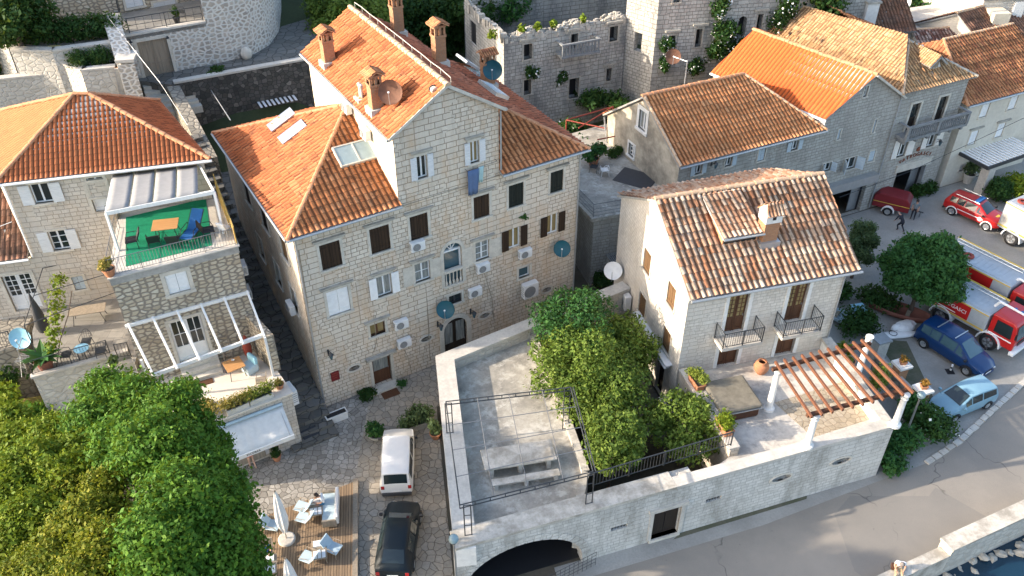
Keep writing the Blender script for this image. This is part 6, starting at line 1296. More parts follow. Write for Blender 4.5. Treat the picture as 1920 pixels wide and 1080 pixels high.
# copings
def strip(par, pts, wd_, z, mat, name='coping', th=.16, side=1):
    for p, q in zip(pts, pts[1:]):
        p = Vector((p[0], p[1], 0)); q = Vector((q[0], q[1], 0)); d = (q-p).normalized(); n = Vector((-d.y, d.x, 0))*side
        m = MB(); m.prism([(p+n*-.05)[:2], (q+n*-.05)[:2], (q+n*wd_)[:2], (p+n*wd_)[:2]], z-th, z); m.build(name, X[mat], par)
gd = [tl(P(*q, TT)) for q in ((1095, 940), (1380, 858))]
strip(TW, [tw.pt(-1.05, 0), tw.pt(9.6, 0)], .92, TT, 'cap_old'); strip(TW, [tw.pt(9.61, 0), tw.pt(TL, 0)], .55, TT, 'cap'); 
p0, p1 = Vector(FLc), Vector((LB[0], LB[1], 0)); strip(TW, [p1+(p0-p1)*.0, p0+(p1-p0)*.078], .95, TT+.003, 'cap'); FR_ = tl(P(985, 605, TT)); FE = tl(P(1168, 528, TT)); strip(TW, [(FE[0], FE[1]), (LB[0], LB[1])], .75, TT+.006, 'cap')
FD = Vector((FE[0]-LB[0], FE[1]-LB[1], 0)).normalized(); fw_ = W(TW, LB[0], LB[1], math.degrees(math.atan2(FD.y, FD.x))); m = MB(); L = math.dist(FE[:2], LB[:2]); fw_.box(m, .1, L, 0, TT-.16, -.0, .7); m.build('rear_wall', X['rub_wall'], TW)
p = strip(TW, [tw.pt(TL, 0), (RB[0], RB[1])], .5, TT+.002, 'cap_old'); m = MB(); rwv.box(m, .1, RL, 2.4, TT-.16, -.45, -.02); tw.box(m, -1, TL-.2, 2.4, TT-.16, -.5, -.56); lwv.box(m, .3, LL_, 2.4, TT-.16, -.9, -.02); m.build('parapet', X['white_render'], TW)
# left terrace floor and right terrace floor (slabs), the garden lies open between them
fl = [tl(P(*q, FZ))[:2] for q in ((840, 700), (992, 632), (1046, 762), (1092, 893))]+[tw.pt(4.9, 0, -.9)[:2], tw.pt(4.9, 0, -.3)[:2], tw.pt(-.95, 0, -.3)[:2]]
m = MB(); m.prism(fl, FZ-.25, FZ); m.build('concrete_floor', X['conc'], TW); m = MB()
for p, q in ((fl[1], fl[2]), (fl[2], fl[3]), (fl[3], fl[4])): 
    p = Vector(p+(0,)); q = Vector(q+(0,)); d = (q-p).normalized(); n = Vector((d.y, -d.x, 0))*.28; m2 = MB(); m2.prism([p[:2], q[:2], (q-n)[:2], (p-n)[:2]], -.1, FZ+.3); m2.build('garden_side_wall', X['rub_wall'], TW); m2 = MB(); n2 = n*1.2; m2.prism([(p+n*.1)[:2], (q+n*.1)[:2], (q-n2)[:2], (p-n2)[:2]], FZ+.3, FZ+.38); m2.build('curb', X['cap_old'], TW)
RHx, RHy = 8.95, 34.9
rl = [tl((RHx+.1, RHy-.1, 0))[:2], tl(P(1372, 836, TT))[:2], tw.pt(10.6, 0, -.4)[:2], tw.pt(TL-.2, 0, -.4)[:2], (RB[0]-.2, RB[1]), tl((17.6, 38, 0))[:2]]
m = MB(); m.prism(rl, -.1, FZ-.02); m.build('terrace_block', X['rub_house'], TW); m = MB(); m.prism(rl, FZ-.02, FZ); m.build('terrace_floor', X['white_terr'], TW); m = MB(); m.prism([tl(P(*q_, FZ))[:2] for q_ in ((1452, 755), (1612, 706), (1650, 780), (1524, 820))], FZ, FZ+.012); m.build('pebble_floor', X['pebble'], TW)
p, q = Vector(rl[0]+(0,)), Vector(rl[1]+(0,)); d = (q-p).normalized(); n = Vector((-d.y, d.x, 0)); m = MB(); m.prism([(p-n*.02)[:2], (q-n*.02)[:2], (q+n*.45)[:2], (p+n*.45)[:2]], FZ, FZ+.5); m.build('low_wall', X['rub_house'], TW); m = MB(); m.prism([(p-n*.08)[:2], (q-n*.08)[:2], (q+n*.5)[:2], (p+n*.5)[:2]], FZ+.5, FZ+.6); m.build('low_wall_coping', X['cap'], TW)
m = MB(); m.prism([tw.pt(5.1, 0, -.55)[:2], tw.pt(10.7, 0, -.55)[:2], tw.pt(10.7, 0, -1.0)[:2], tw.pt(5.1, 0, -1.0)[:2]], -.1, TT-.16); m.build('garden_front_wall', X['rub_wall'], TW)
RLG = thing('terrace_railing', 'dark iron railing with slanting bars between the garden trees and the road wall', 'railing', TW.location, hd(F0, F1)); railing(RLG, [tl(P(1112, 912, TT)), tl(P(1370, 835, TT))], .95, .16, .016, 'metal', (.1,), 1.8)
GR = thing('grid_railing', 'dark wire grid railing in front of the arched opening', 'railing', TW.location, hd(F0, F1)); m = MB(); q0, q1 = tw.pt(2.2, 0, 1.0), tw.pt(5.6, 0, .35)
q0, q1 = Vector(q0), Vector(q1)
for i in range(5): m.cone(q0+Vector((0, 0, .25*i)), q1+Vector((0, 0, .25*i)), .012, .012, 4)
for i in range(15): s_ = q0+(q1-q0)*i/14; m.cone(s_, s_+Vector((0, 0, 1.02)), .012, .012, 4)
m.build('grid', X['metal'], GR)
# steel pergola frame
SP = thing('steel_pergola', 'bare dark steel pergola frame over the concrete terrace', 'pergola', (0, 0, 0)); zt = 5.85
cs = [P(*q, zt) for q in ((836, 753), (1070, 726), (1112, 884), (862, 947))]; ft = [P(838, 812, TT), None, P(1110, 942, TT), P(872, 1004, TT)]
c0, c1, c2, c3 = [Vector(q) for q in cs]
def ladder(p, q, wv, gap=.55, name='leg'):
    p = Vector(p); q = Vector(q); wv = Vector(wv); m = MB(); m.cone(p, q, .03, .03, 6); m.cone(p+wv, q+wv, .03, .03, 6); L = (q-p).length; k = max(2, int(L/gap))
    for i in range(k+1): s_ = p+(q-p)*(i/k); m.cone(s_, s_+wv, .022, .022, 5)
    return m.build(name, X['metal'], SP)
for a_, b_, s_ in ((c0, ft[0], (.3, .04, 0)), (c3, ft[3], (.3, .04, 0)), (c2, ft[2], (-.3, -.1, 0)), (c1, (c1.x, c1.y, FZ), (-.3, -.1, 0))): ladder((b_[0] if s_[0] > -9 else 0, b_[1], b_[2]), (b_[0], b_[1], zt), s_)
for a_, b_ in ((c0, c1), (c3, c2)): ladder(a_, b_, (0, 0, -.22), .62, 'truss')
m = MB(); m.cone(c0, c3, .03, .03, 6); m.build('side_rail', X['metal'], SP); m = MB(); m.cone(c1, c2, .03, .03, 6); m.cone(c1+Vector((.12, 0, 0)), c2+Vector((.12, 0, 0)), .03, .03, 6); m.build('side_rail', X['metal'], SP)
for f in (.25, .5, .75): m = MB(); m.cone(c0+(c3-c0)*f, c1+(c2-c1)*f, .02, .02, 5); m.build('cross_bar', X['metal_g'], SP)
for f in (.25, .5, .77): m = MB(); m.cone(c0+(c1-c0)*f, c3+(c2-c3)*f, .02, .02, 5); m.build('cross_bar', X['metal_g'], SP)
# stone table and bench
t = thing('stone_table', 'long whitewashed stone table on the concrete terrace', 'table', P(972, 872, FZ), 12); MB().box(-1.75, -.65, .68, 1.75, .65, .78).build('table_top', X['cap_old'], t, bevel=.015)
for x in (-1.4, 0, 1.4): MB().box(x-.1, -.5, 0, x+.1, .5, .68).build('leg', X['cap'], t)
t = thing('stone_bench', 'whitewashed stone bench in front of the long stone table', 'bench', P(986, 906, FZ), 12); MB().box(-1.65, -.2, .36, 1.65, .2, .45).build('seat', X['cap_old'], t, bevel=.015)
for x in (-1.45, 0, 1.45): MB().box(x-.09, -.17, 0, x+.09, .17, .36).build('leg', X['cap'], t)
# ---------------------------------------------------------------- the right hand house
RH = thing('gabled_stone_house', 'pale stone house with weathered mottled roof tiles, dormer, chimney and two iron balconies', 'house', (RHx, RHy, 0), 15.2); w = W(RH, 0, 0, 0); WX, WY = 9.0, 9.6; EZ = 8.75; RV, RZ = 4.8, 11.35
for u0, u1 in ((2.35, 3.5), (5.85, 6.95)):
    door(w, (u0, 5.45, u1, 8.0), 'door_bn', 'glass_y', 'white_render', 2, muntins=4, wd=.2); door(w, (u0-.05, FZ+.05, u1, 5.05), 'door_bn', 'glass_y', 'white_render', 2, muntins=3, wd=.2)
    m = MB()
    for i in range(5): w.box(m, u0-.25+.36*i, u0-.06+.36*i, 8.32, 8.5, .0, .02)
    m.build('eaves_vents', X['dkgrey'], RH); m = MB(); w.box(m, u0-.4, u1+.5, 8.22, 8.58, -.05, .015); m.build('vent_band', X['white_render'], RH)
    bl = thing('balcony', 'x', 'balcony') if False else None
    m = MB(); w.box(m, u0-.55, u1+.65, 5.2, 5.36, -.1, 1.05); w.box(m, u0-.4, u0-.2, 4.95, 5.2, 0, .8); w.box(m, u1+.3, u1+.5, 4.95, 5.2, 0, .8); bo = m.build('balcony', X['cap'], RH)
    railing(bo, [w.pt(u0-.5, 5.36, .05), w.pt(u0-.5, 5.36, 1.0), w.pt(u1+.6, 5.36, 1.0), w.pt(u1+.6, 5.36, .05)], 1.0, .13, .014, 'metal', (.12,), 1.2)
wl_ = W(RH, 0, WY, -90)
for v, zc in ((5.2, 7.0), (1.85, 7.12), (5.2, 3.9), (1.7, 4.15)): window(wl_, (WY-v-.48, zc-.72, WY-v+.48, zc+.72), 'closed', 'shut_bn', wd=.1)
window(wl_, (WY-5.25-.42, .2, WY-5.25+.42, 1.75), 'closed', 'shut_dk', wd=.1); door(wl_, (WY-1.85-.45, .02, WY-1.85+.45, 2.2), 'door_dk')
m = MB(); w.face(m, [(0, -.2), (WX, -.2), (WX, EZ), (0, EZ)], .28); g_ = [(0, -.2), (WY, -.2), (WY, EZ), (WY-RV, RZ-.1), (0, EZ)]; wl_.face(m, g_, .25); wr_ = W(RH, WX, 0, 90); wr_.face(m, [(0, -.2), (WY, -.2), (WY, EZ), (RV, RZ-.1), (0, EZ)]); W(RH, WX, WY, 180).face(m, [(0, -.2), (WX, -.2), (WX, EZ), (0, EZ)]); m.build('wall', X['block_pale'], RH)
e = .4; sl_ = (RZ-EZ)/RV; zf = EZ-e*sl_+.02; ov = .12
roof(RH, [(-ov, -e, zf), (WX+.55, -e, zf), (WX+.75, RV, RZ), (-ov, RV, RZ)], X['t_house'], .325, .46, .12, .06, .012)
roof(RH, [(WX+.8, WY+.9, zf-.1), (-ov, WY+e, zf), (-ov, RV, RZ), (WX+.75, RV, RZ)], X['t_house'], .325, .46, .12, .06, .012)
caps(RH, (-ov-.05, RV, RZ+.1), (WX+.78, RV, RZ+.1), 'ridge_pale', .14, .42)
gutter(RH, (-.1, -e-.09, zf-.05), (WX+.6, -e-.09, zf-.05), .08, 'galv'); m = MB(); m.cone((WX-.05, -.08, zf-.1), (WX-.05, -.08, 3), .045, .045, 8); m.build('downpipe', X['galv'], RH)
zr = lambda v: zf+(v+e)*sl_
dv, du0, du1 = 1.9, 2.5, 4.5; zb_ = zr(dv)+.05; ztp = zb_+.62; m = MB(); m.add([(du0, dv, zb_-.2), (du0, dv, ztp), (du0, 4.5, zr(4.5)+.02), (du0+.06, dv, zb_-.2), (du0+.06, dv, ztp), (du0+.06, 4.5, zr(4.5)+.02)], [(0, 1, 2), (5, 4, 3), (0, 3, 4, 1)]); m.add([(du1, dv, zb_-.2), (du1, dv, ztp), (du1, 4.5, zr(4.5)+.02), (du1-.06, dv, zb_-.2), (du1-.06, dv, ztp), (du1-.06, 4.5, zr(4.5)+.02)], [(2, 1, 0), (3, 4, 5), (1, 4, 3, 0)])
m.box(du0, dv, zb_-.2, du1, dv+.06, zb_+.06); m.box(du0, dv, ztp-.12, du1, dv+.06, ztp); dr = m.build('dormer', X['ridge'], RH); MB().box(du0+.06, dv+.03, zb_, du1-.06, dv+.07, ztp-.1).build('window', X['glass'], dr); m = MB(); m.box((du0+du1)/2-.03, dv+.0, zb_+.06, (du0+du1)/2+.03, dv+.03, ztp-.12); m.build('casement', X['door_bn'], dr)
roof(dr, [(du0-.1, dv-.25, ztp-.02), (du1+.12, dv-.25, ztp-.02), (du1+.12, 4.55, zr(4.55)+.12), (du0-.1, 4.55, zr(4.55)+.12)], X['t_house'], .29, .42, .075, .05, .01, 'dormer_roof'); m = MB(); m.box(du1+.1, dv-.3, ztp-.12, du1+.2, 4.3, ztp-.02); m.cone((du0-.1, dv-.32, ztp-.06), (du1+.2, dv-.32, ztp-.06), .06, .06, 8); m.build('dormer_gutter', X['galv'], dr)
cx, cy = 5.05, 1.95; cz = zr(cy); m = MB(); m.box(cx-.42, cy-.36, cz-.4, cx+.42, cy+.36, cz+1.2); ch = m.build('chimney', X['brick'], RH); m = MB(); m.box(cx-.46, cy-.40, cz+1.2, cx+.46, cy+.40, cz+1.75); m.add([(cx-.46, cy-.4, cz+1.75), (cx-.46, cy+.4, cz+1.75), (cx-.46, cy, cz+2.15), (cx+.46, cy-.4, cz+1.75), (cx+.46, cy+.4, cz+1.75), (cx+.46, cy, cz+2.15)], [(0, 2, 1), (3, 4, 5), (0, 3, 5, 2), (1, 2, 5, 4)]); m.build('chimney_head', X['white_render'], ch); MB().box(cx-.1, cy-.412, cz+1.4, cx+.1, cy-.40, cz+1.58).build('smoke_hole', X['black'], ch)
for sg in (-1, 1): roof(ch, [(cx-.52, cy-.55, cz+1.72), (cx+.56, cy-.55, cz+1.72), (cx+.56, cy, cz+2.2), (cx-.3, cy, cz+2.2)] if sg < 0 else [(cx+.56, cy+.55, cz+1.72), (cx-.52, cy+.55, cz+1.72), (cx-.3, cy, cz+2.2), (cx+.56, cy, cz+2.2)], X['t_house'], .2, .3, .05, .03, .005, 'chimney_roof', True, 'ridge', .05)
m = MB(); m.box(cx-.6, cy-.56, cz-.5, cx+.55, cy+.4, cz+.08); m.build('flashing', X['skyl_b' if False else 'galv'], ch)
t = thing('roller_awning', 'long rolled up white awning on the sunlit side wall of the pale house', 'awning', (RHx, RHy, 0), 15.2); m = MB(); m.cone(wl_.pt(WY-5.4, 3.05, .22), wl_.pt(WY-.75, 3.05, .22), .13, .13, 10); m.build('roll', X['awning'], t); m = MB(); wl_.box(m, WY-5.5, WY-.65, 3.15, 3.22, 0, .4); wl_.box(m, WY-5.4, WY-.75, 2.93, 2.97, .3, .42); m.build('hood', X['white'], t)
t = ac(wl_, 1166, 562, 'large pale air conditioner on the back corner of the pale house, above the garden tree', 1.0, 1.0, .4); wall_dish(wl_, 1150, 507, .55, 'white', 'white satellite dish at the back corner of the pale house', -105, 28, .6)
# terrace furniture
HT = [Vector(P(*q, FZ+.95)) for q in ((1322, 722), (1398, 703), (1424, 750), (1350, 772))]; hc = sum(HT, Vector())/4
t = thing('hot_tub', 'square hot tub with a rounded brown grey cover and reddish wooden sides', 'hot tub', (hc.x, hc.y, FZ), 15); MB().box(-1.08, -1.08, 0, 1.08, 1.08, .74).build('tub', X['ridge' if False else 'beam_dk'], t, bevel=.12); MB().box(-1.16, -1.16, .70, 1.16, 1.16, .95).build('cover', X['oldwood' if False else 'canvas_dk'] if 'canvas_dk' in X else plain('tan_cover', (.19, .17, .13), .45, var=.35), t, bevel=.16)
m = MB(); m.box(-1.18, -1.18, .64, 1.18, 1.18, .69); m.build('rim', X['galv'], t, bevel=.02)
t = thing('clay_jar', 'round terracotta jar between the two ground floor doors of the pale house', 'jar', P(1425, 699, FZ)); MB().lathe([(.2, 0), (.34, .2), (.42, .45), (.36, .68), (.22, .78), (.26, .86), (.2, .86), (.18, .75)], 18).build('jar', X['terra'], t, True)
for px, py, lab, mt in ((1305, 722, 'terracotta trough with a lime green shrub by the corner of the pale house', 'f_lime'), (1357, 806, 'terracotta trough with a yellow green shrub at the end of the dark railing', 'f_yel')): potted('trough_planter', lab, P(px, py, FZ+.6), .24, .42, .5, .7, 1300, .06, mt, square=True, rz=108, lx=.55, group='terracotta troughs on the low wall')
BP = thing('timber_pergola', 'red brown timber pergola on white stone posts at the terrace corner', 'pergola', (0, 0, 0)); pz = 5.95
for i, (bx, tz0) in enumerate(((P(1513, 836, TT), TT), (P(1677, 797, TT), TT), (P(1441, 767, FZ), FZ), (P(1606, 708, FZ), FZ))):
    m = MB(); m.lathe([(.30, 0), (.30, .14), (.2, .2), (.17, .3), (.145, pz-tz0-.4), (.19, pz-tz0-.3), (.16, pz-tz0-.22), (.21, pz-tz0-.06), (.21, pz-tz0)], 14, bx, None, True); m.build('post', X['white_render'], BP)
fb = [P(1513, 779, pz+.1), P(1706, 729, pz+.1)]; bb = [P(1448, 693, pz+.1), P(1632, 644, pz+.1)]
for q in (fb, bb): m = MB(); beam(m, q[0], q[1], .16, .18); m.build('beam', X['beam_dk'], BP)
fx = [(425, 760), (515, 740), (595, 720), (675, 700), (750, 680), (830, 660), (905, 645), (990, 625), (1065, 605), (1140, 582), (1215, 568)]; bx_ = [(140, 325), (210, 305), (280, 285), (345, 270), (410, 262), (480, 245), (550, 225), (620, 218), (675, 190), (745, 170), (810, 155)]
f0_, f1_ = Vector(P(1420+425/4.153, 600+760/4.153, pz+.25)), Vector(P(1420+1215/4.153, 600+568/4.153, pz+.25)); k0_, k1_ = Vector(P(1420+140/4.153, 600+325/4.153, pz+.25)), Vector(P(1420+810/4.153, 600+155/4.153, pz+.25))
for i in range(11): s_ = i/10; m = MB(); beam(m, k0_+(k1_-k0_)*s_, f0_+(f1_-f0_)*s_, .1, .14); m.build('rafter', X['pergwood'], BP)
# garden between the terraces
def orange(px, py, z, rr, h, n, lab, mat='f_org', th=2.0): 
    q = P(px, py, z); return tree('citrus_tree', lab, (q[0], q[1], 0.0), [(a, b, c+z-h*.5, d, e_, f) for a, b, c, d, e_, f in clump_crown(rr, h, 16, rr*.42)], n, .085, mat, z-.2, .11, 'tree', 'garden trees', spread=rr*.5)
orange(1092, 690, 4.3, 2.35, 3.4, 18000, 'large yellow green citrus tree beside the concrete terrace, the biggest of the garden trees'); orange(1140, 745, 3.7, 1.95, 2.9, 11000, 'bright citrus tree behind the small one, near the steel pergola corner'); orange(1075, 600, 5.3, 1.9, 3.0, 9000, 'darker green tree against the corner of the beige house', 'f_mid'); orange(1150, 825, 4.2, 1.45, 2.4, 8000, 'small citrus tree leaning over the terrace beside the railing', 'f_org'); orange(1285, 798, 3.0, 1.75, 2.5, 9500, 'round citrus tree in front of the low wall of the white terrace'); orange(1165, 655, 3.4, 1.8, 3.0, 9000, 'green tree beside the side wall of the pale house', 'f_org')
t = thing('shed_roof', 'grey sheet roof of a tiny lean-to against the low terrace wall', 'shed', P(1267, 758, 1.7), 20); MB().box(-.75, -.65, 0, .75, .65, .05, Matrix.Rotation(R(14), 4, 'X')).build('sheet', X['galv'], t)
for x in (-.65, .65):
    for y in (-.55, .55): MB().cone((x, y, -1.7), (x, y, .14*y/.55*.9), .04, .04).build('post', X['oldwood'], t)
t = thing('well_cover', 'round yellowish cover on the garden path', 'cover', P(1228, 772, .02)); MB().lathe([(.01, .05), (.5, .05), (.55, .03), (.55, 0)], 20).build('lid', X['oldwood'], t); m = MB(); m.lathe([(.35, .05), (.38, .075), (.41, .05)], 20); m.build('ring', X['tablewood'], t)
for px, py, lab, r_ in ((1210, 690, 'dark garden shrub below the side wall of the pale house', .7), (1190, 880, 'low green shrub behind the iron railing', .8)): bush('garden_shrub', lab, P(px, py, .0), r_, 1.6, 1400, .09, 'f_dark')
# right of the terrace: garden wall, pillars, lamp, shrubs
GV = thing('garden_wall', 'dark grey garden wall with brick pillars beside the fire station yard', 'wall', (0, 0, 0)); g0, g1 = Vector(P(1640, 668, 1.3)), Vector(P(1742, 772, 1.3)); wallseg(GV, g0, g1, 0, .25, 'rub_old', 'conc_band')
for px, py, lab, mt in ((1692, 682, 'russet plant in a dark pot on the left garden pillar', 'f_red'), (1731, 728, 'orange leaved plant in a pot on the garden pillar beside the street lamp', 'f_red')):
    q = P(px, py, 2.1); m = MB(); m.box(-.3, -.3, 0, .3, .3, 1.98); t = thing('brick_pillar', 'white capped brick pillar '+('left of the other, with a russet plant' if px < 1700 else 'behind the street lamp'), 'pillar', (q[0], q[1], 0), 20, 'garden pillars'); m.build('shaft', X['brick'], t); MB().box(-.42, -.42, 1.98, .42, .42, 2.12).build('cap', X['white_render'], t)
    potted('potted_plant', lab, (q[0], q[1], 2.12), .17, .22, .3, .4, 350, .06, mt, square=True, pot='terra')
def lamp(loc, h, lab, arm=False):
    t = thing('street_lamp', lab, 'street lamp', loc); m = MB(); m.lathe([(.12, 0), (.12, .1), (.06, .3), (.045, h-.3), (.07, h-.28), (.07, h-.2)], 12); m.build('post', X['galv'], t, True); MB().ball((0, 0, h+.05), .22, .22, .22, 16, 9).build('globe', X.setdefault('globe', plain('lamp_globe', (.24, .32, .33), .12)), t, True); MB().lathe([(.1, h-.22), (.14, h-.15), (.1, h-.12)], 12).build('collar', X['metal'], t); return t
q = P(1690, 835, 0); lamp(q, Zat(1722, 742, q[1]), 'slim street lamp with a glass globe standing in the shrubs at the terrace corner'); lamp((-2.45, 22.75, 0), Zat(850, 1012, 22.75), 'street lamp with a pale blue globe at the left end of the arched wall')
for px, py, r_, h_, n_, mt, lab, fl_ in ((1690, 852, 1.3, 1.7, 3500, 'f_mid', 'leafy green shrub at the corner of the terrace wall', 0), (1735, 818, 1.5, 1.9, 4200, 'f_dark', 'dark green flowering shrub in front of the silver car', 60), (1668, 880, .9, 1.1, 1800, 'f_mid', 'low leafy shrub at the foot of the terrace wall corner', 0), (1715, 790, 1.0, 2.0, 2200, 'f_mid', 'shrub around the foot of the street lamp', 0)): bush('oleander', lab, P(px, py, 0), r_, h_, n_, .11, mt, flowers=fl_)
bush('terrace_shrub', 'yellow green shrub behind the right parapet, under the timber pergola', P(1640, 735, 1.0), .8, 2.0, 1400, .08, 'f_lime'); bush('terrace_shrub', 'yellow flowering shrub at the right front corner of the pale house', P(1577, 665, 2.6), .5, 1.0, 800, .07, 'f_yel'); t = bpy.data.objects
potted('potted_plant', 'wide terracotta bowl on the terrace under the timber pergola', P(1590, 683, FZ), .35, .3, .3, .3, 200, .06, 'f_lime')
# sea wall
SWA = thing('sea_wall', 'high white capped stone parapet along the sea at the right edge', 'wall', (0, 0, 0)); a0, a1 = Vector(P(1788, 1030, .94)), Vector(P(1990, 936, .94)); d = (a1-a0).normalized(); n = Vector((-d.y, d.x, 0)); m = MB(); m.prism([a0[:2], a1[:2], (a1+n*.7)[:2], (a0+n*.7)[:2]], -2.2, .8); m.build('wall', X['rub_wall'], SWA); m = MB(); m.prism([(a0-n*.06-d*.05)[:2], (a1-n*.06)[:2], (a1+n*.75)[:2], (a0+n*.75-d*.05)[:2]], .8, .94); m.build('coping', X['cap_old'], SWA)
LWA = thing('low_sea_wall', 'low grey stone wall where the man sits beside the sea', 'wall', (0, 0, 0)); b0 = a0-d*11; m = MB(); m.prism([b0[:2], (a0-d*.02)[:2], (a0-d*.02+n*.6)[:2], (b0+n*.6)[:2]], -2.2, .42); m.build('wall', X['cap_old'], LWA)
for i in range(34):
    f = a0+d*(-7+i*.48)-n*random.uniform(.05, .75); bm = bmesh.new(); bmesh.ops.create_icosphere(bm, subdivisions=2, radius=1)
    for v in bm.verts: v.co *= random.uniform(.72, 1.12)
    me = bpy.data.meshes.new('boulder'); bm.to_mesh(me); bm.free(); me.materials.append(X['trim_grey']); autouv(me); o = bpy.data.objects.new('boulder', me); COL.objects.link(o); s_ = random.uniform(.2, .45); o.location = (f.x, f.y, -1.08+random.uniform(-.2, .15)); o.scale = (s_*1.2, s_*.9, s_*.7); o.rotation_euler = (random.random(), random.random(), random.random()*3)
    tag(o, 'pale boulder at the foot of the sea wall, half in the water', 'boulder', 'boulders along the sea wall')
# ---------------------------------------------------------------- row of houses at the fire station
RO = (26.04, 55.98); RA = 25.25
RM = Matrix.Translation((RO[0], RO[1], 0)) @ Matrix.Rotation(R(RA), 4, 'Z'); rw = lambda u, v, z=0: tuple(RM @ Vector((u, v, z)))
def row(name, lab): return thing(name, lab, 'house', (RO[0], RO[1], 0), RA)
A = row('terraced_house', 'long low stone house with an orange pantile roof and a stained plaster gable'); w = W(A, 0, 0, 0); ug = W(A, -17.1, 8.9, -90)
for q in ((1301, 328, 1318, 301), (1358, 313, 1374, 289), (1419, 303, 1437, 275), (1481, 283, 1498, 262)):
    window(w, w.rect(*q), 'closed' if q[0] == 1419 else 'open', 'shut_b', bars=(1, 0), ajar=(1.1, 1.1) if q[0] != 1358 else (0, 1.2), wd=.08)
c0 = ug.uz(1202, 242); ug_r = (c0[0]-.35, c0[1], c0[0]+.5, c0[1]+1.35); window(ug, ug_r, None, glass='glass_g', bars=(1, 0), surround='white_render', wd=.25); c0 = ug.uz(1183, 282); window(ug, (c0[0]-.3, c0[1]-.4, c0[0]+.4, c0[1]+.5), None, bars=(1, 2), surround='white_render', wd=.15)
m = MB(); w.face(m, [(-17.1, -.2), (-5.5, -.2), (-5.5, 8.3), (-17.1, 8.3)]); m.build('wall', X['block_grey'], A); m = MB(); ug.face(m, [(0, 2), (8.9, 2), (8.9, 8.3), (8.9-4.5, 10.9), (0, 7.7)]); W(A, -5.5, 8.9, 180).face(m, [(0, 2), (11.6, 2), (11.6, 7.8), (0, 7.8)]); m.build('gable_wall', X['render_old'], A)
roof(A, [(-5.5, -.3, 8.2), (-5.8, 9.3, 7.9), (-9.3, 4.5, 10.98)], X['t_row'], .29, .42, .08, .05, .006); caps(A, (-5.5, -.3, 8.25), (-9.3, 4.5, 11.05), 'ridge_pale', .11); roof(A, [(-17.3, -.3, 8.2), (-5.5, -.3, 8.2), (-9.3, 4.5, 10.98), (-17.3, 4.5, 10.98)], X['t_row'], .29, .42, .085, .055, .006); roof(A, [(-5.8, 9.3, 7.9), (-17.3, 9.3, 7.55), (-17.3, 4.5, 10.98), (-9.3, 4.5, 10.98)], X['t_row'], .27, .42, .05, .04, .006); caps(A, (-17.35, 4.5, 11.05), (-9.3, 4.5, 11.05), 'ridge', .14); caps(A, (-17.22, -.3, 8.3), (-17.22, 4.5, 11.05), 'ridge_pale', .1)
gutter(A, (-17.3, -.4, 8.15), (-5.5, -.4, 8.15), .07); m = MB(); m.cone((-17.25, 9.1, 7.4), (-17.2, 8.5, 5.2), .06, .06, 8); m.build('downpipe', X['galv'], A)
for i, (px, py) in enumerate(((1342, 310),)): lantern(w, px, py, 'small lamp between two shuttered windows of the long low house')
Bh = row('terraced_house', 'gable fronted stone house with a bright orange roof'); w = W(Bh, 0, 0, 0)
for q, k_ in (((1568, 262, 1578, 242), 'closed'), ((1634, 249, 1645, 223), 'closed'), ((1540, 323, 1560, 303), 'half'), ((1579, 320, 1608, 292), 'half'), ((1626, 304, 1643, 281), 'closed')): window(w, w.rect(*q), k_, 'shut_b', bars=(1, 0), wd=.06)
q = w.rect(1617, 182, 1629, 160); window(w, (q[0], q[1], q[2]+.05, q[3]), None, bars=(0, 1), glass='glass_g', wd=.07)
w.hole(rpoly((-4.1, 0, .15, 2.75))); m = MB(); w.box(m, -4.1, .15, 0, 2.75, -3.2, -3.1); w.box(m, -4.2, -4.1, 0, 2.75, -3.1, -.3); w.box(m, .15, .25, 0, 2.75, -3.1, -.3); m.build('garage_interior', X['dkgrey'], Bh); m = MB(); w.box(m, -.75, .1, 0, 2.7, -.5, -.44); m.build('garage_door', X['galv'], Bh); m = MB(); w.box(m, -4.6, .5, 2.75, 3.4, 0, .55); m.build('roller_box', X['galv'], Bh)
m = MB(); w.face(m, [(-5.5, -.2), (1, -.2), (1, 9.3), (-2.07, 11.3), (-5.5, 9.0)], .3); W(Bh, -8.0, 9.2, math.degrees(math.atan2(-9.2, 2.5))).face(m, [(0, 2), (9.53, 2), (9.53, 8.0), (0, 8.0)]); W(Bh, 1, 0, 90).face(m, [(0, 0), (9, 0), (9, 9.2), (0, 9.2)]); m.build('wall', X['block_grey'], Bh); m = MB(); W(Bh, -8.0, 9.2, math.degrees(math.atan2(-9.2, 2.5))).face(m, [(0, 8), (9.53, 8), (9.53, 8.98), (0, 8.98)]); m.build('flashing_band', X['white_render'], Bh)
roof(Bh, [(-8.25, 9.3, 8.95), (-5.75, -.2, 8.95), (-2.07, -.2, 11.45), (-4.6, 9.7, 11.45)], X['t_bright'], .30, .8, .07, .01, .001); roof(Bh, [(1.25, -.2, 9.2), (-1.0, 9.9, 9.2), (-4.6, 9.7, 11.45), (-2.07, -.2, 11.45)], X['t_bright'], .30, .8, .06, .01, .001); caps(Bh, (-2.07, -.25, 11.52), (-4.6, 9.75, 11.52), 'ridge', .16, .35)
m = MB(); beam(m, (-2.07, -.28, 11.42), (1.25, -.28, 9.15), .12, .14); m.build('verge_board', X['stone_trim'], Bh); m = MB(); m.cone((1.0, -.12, 9.2), (.95, -.12, .2), .055, .055, 8); m.build('downpipe', X['galv'], Bh); m = MB(); beam(m, (-5.8, -.3, 8.9), (-8.3, 9.3, 8.9), .12, .12); m.build('gutter', X['white'], Bh)
Vh = row('fire_station', 'stone fire station with tan old tiles, a grey stone balcony and rust coloured lettering'); w = W(Vh, 0, 0, 0)
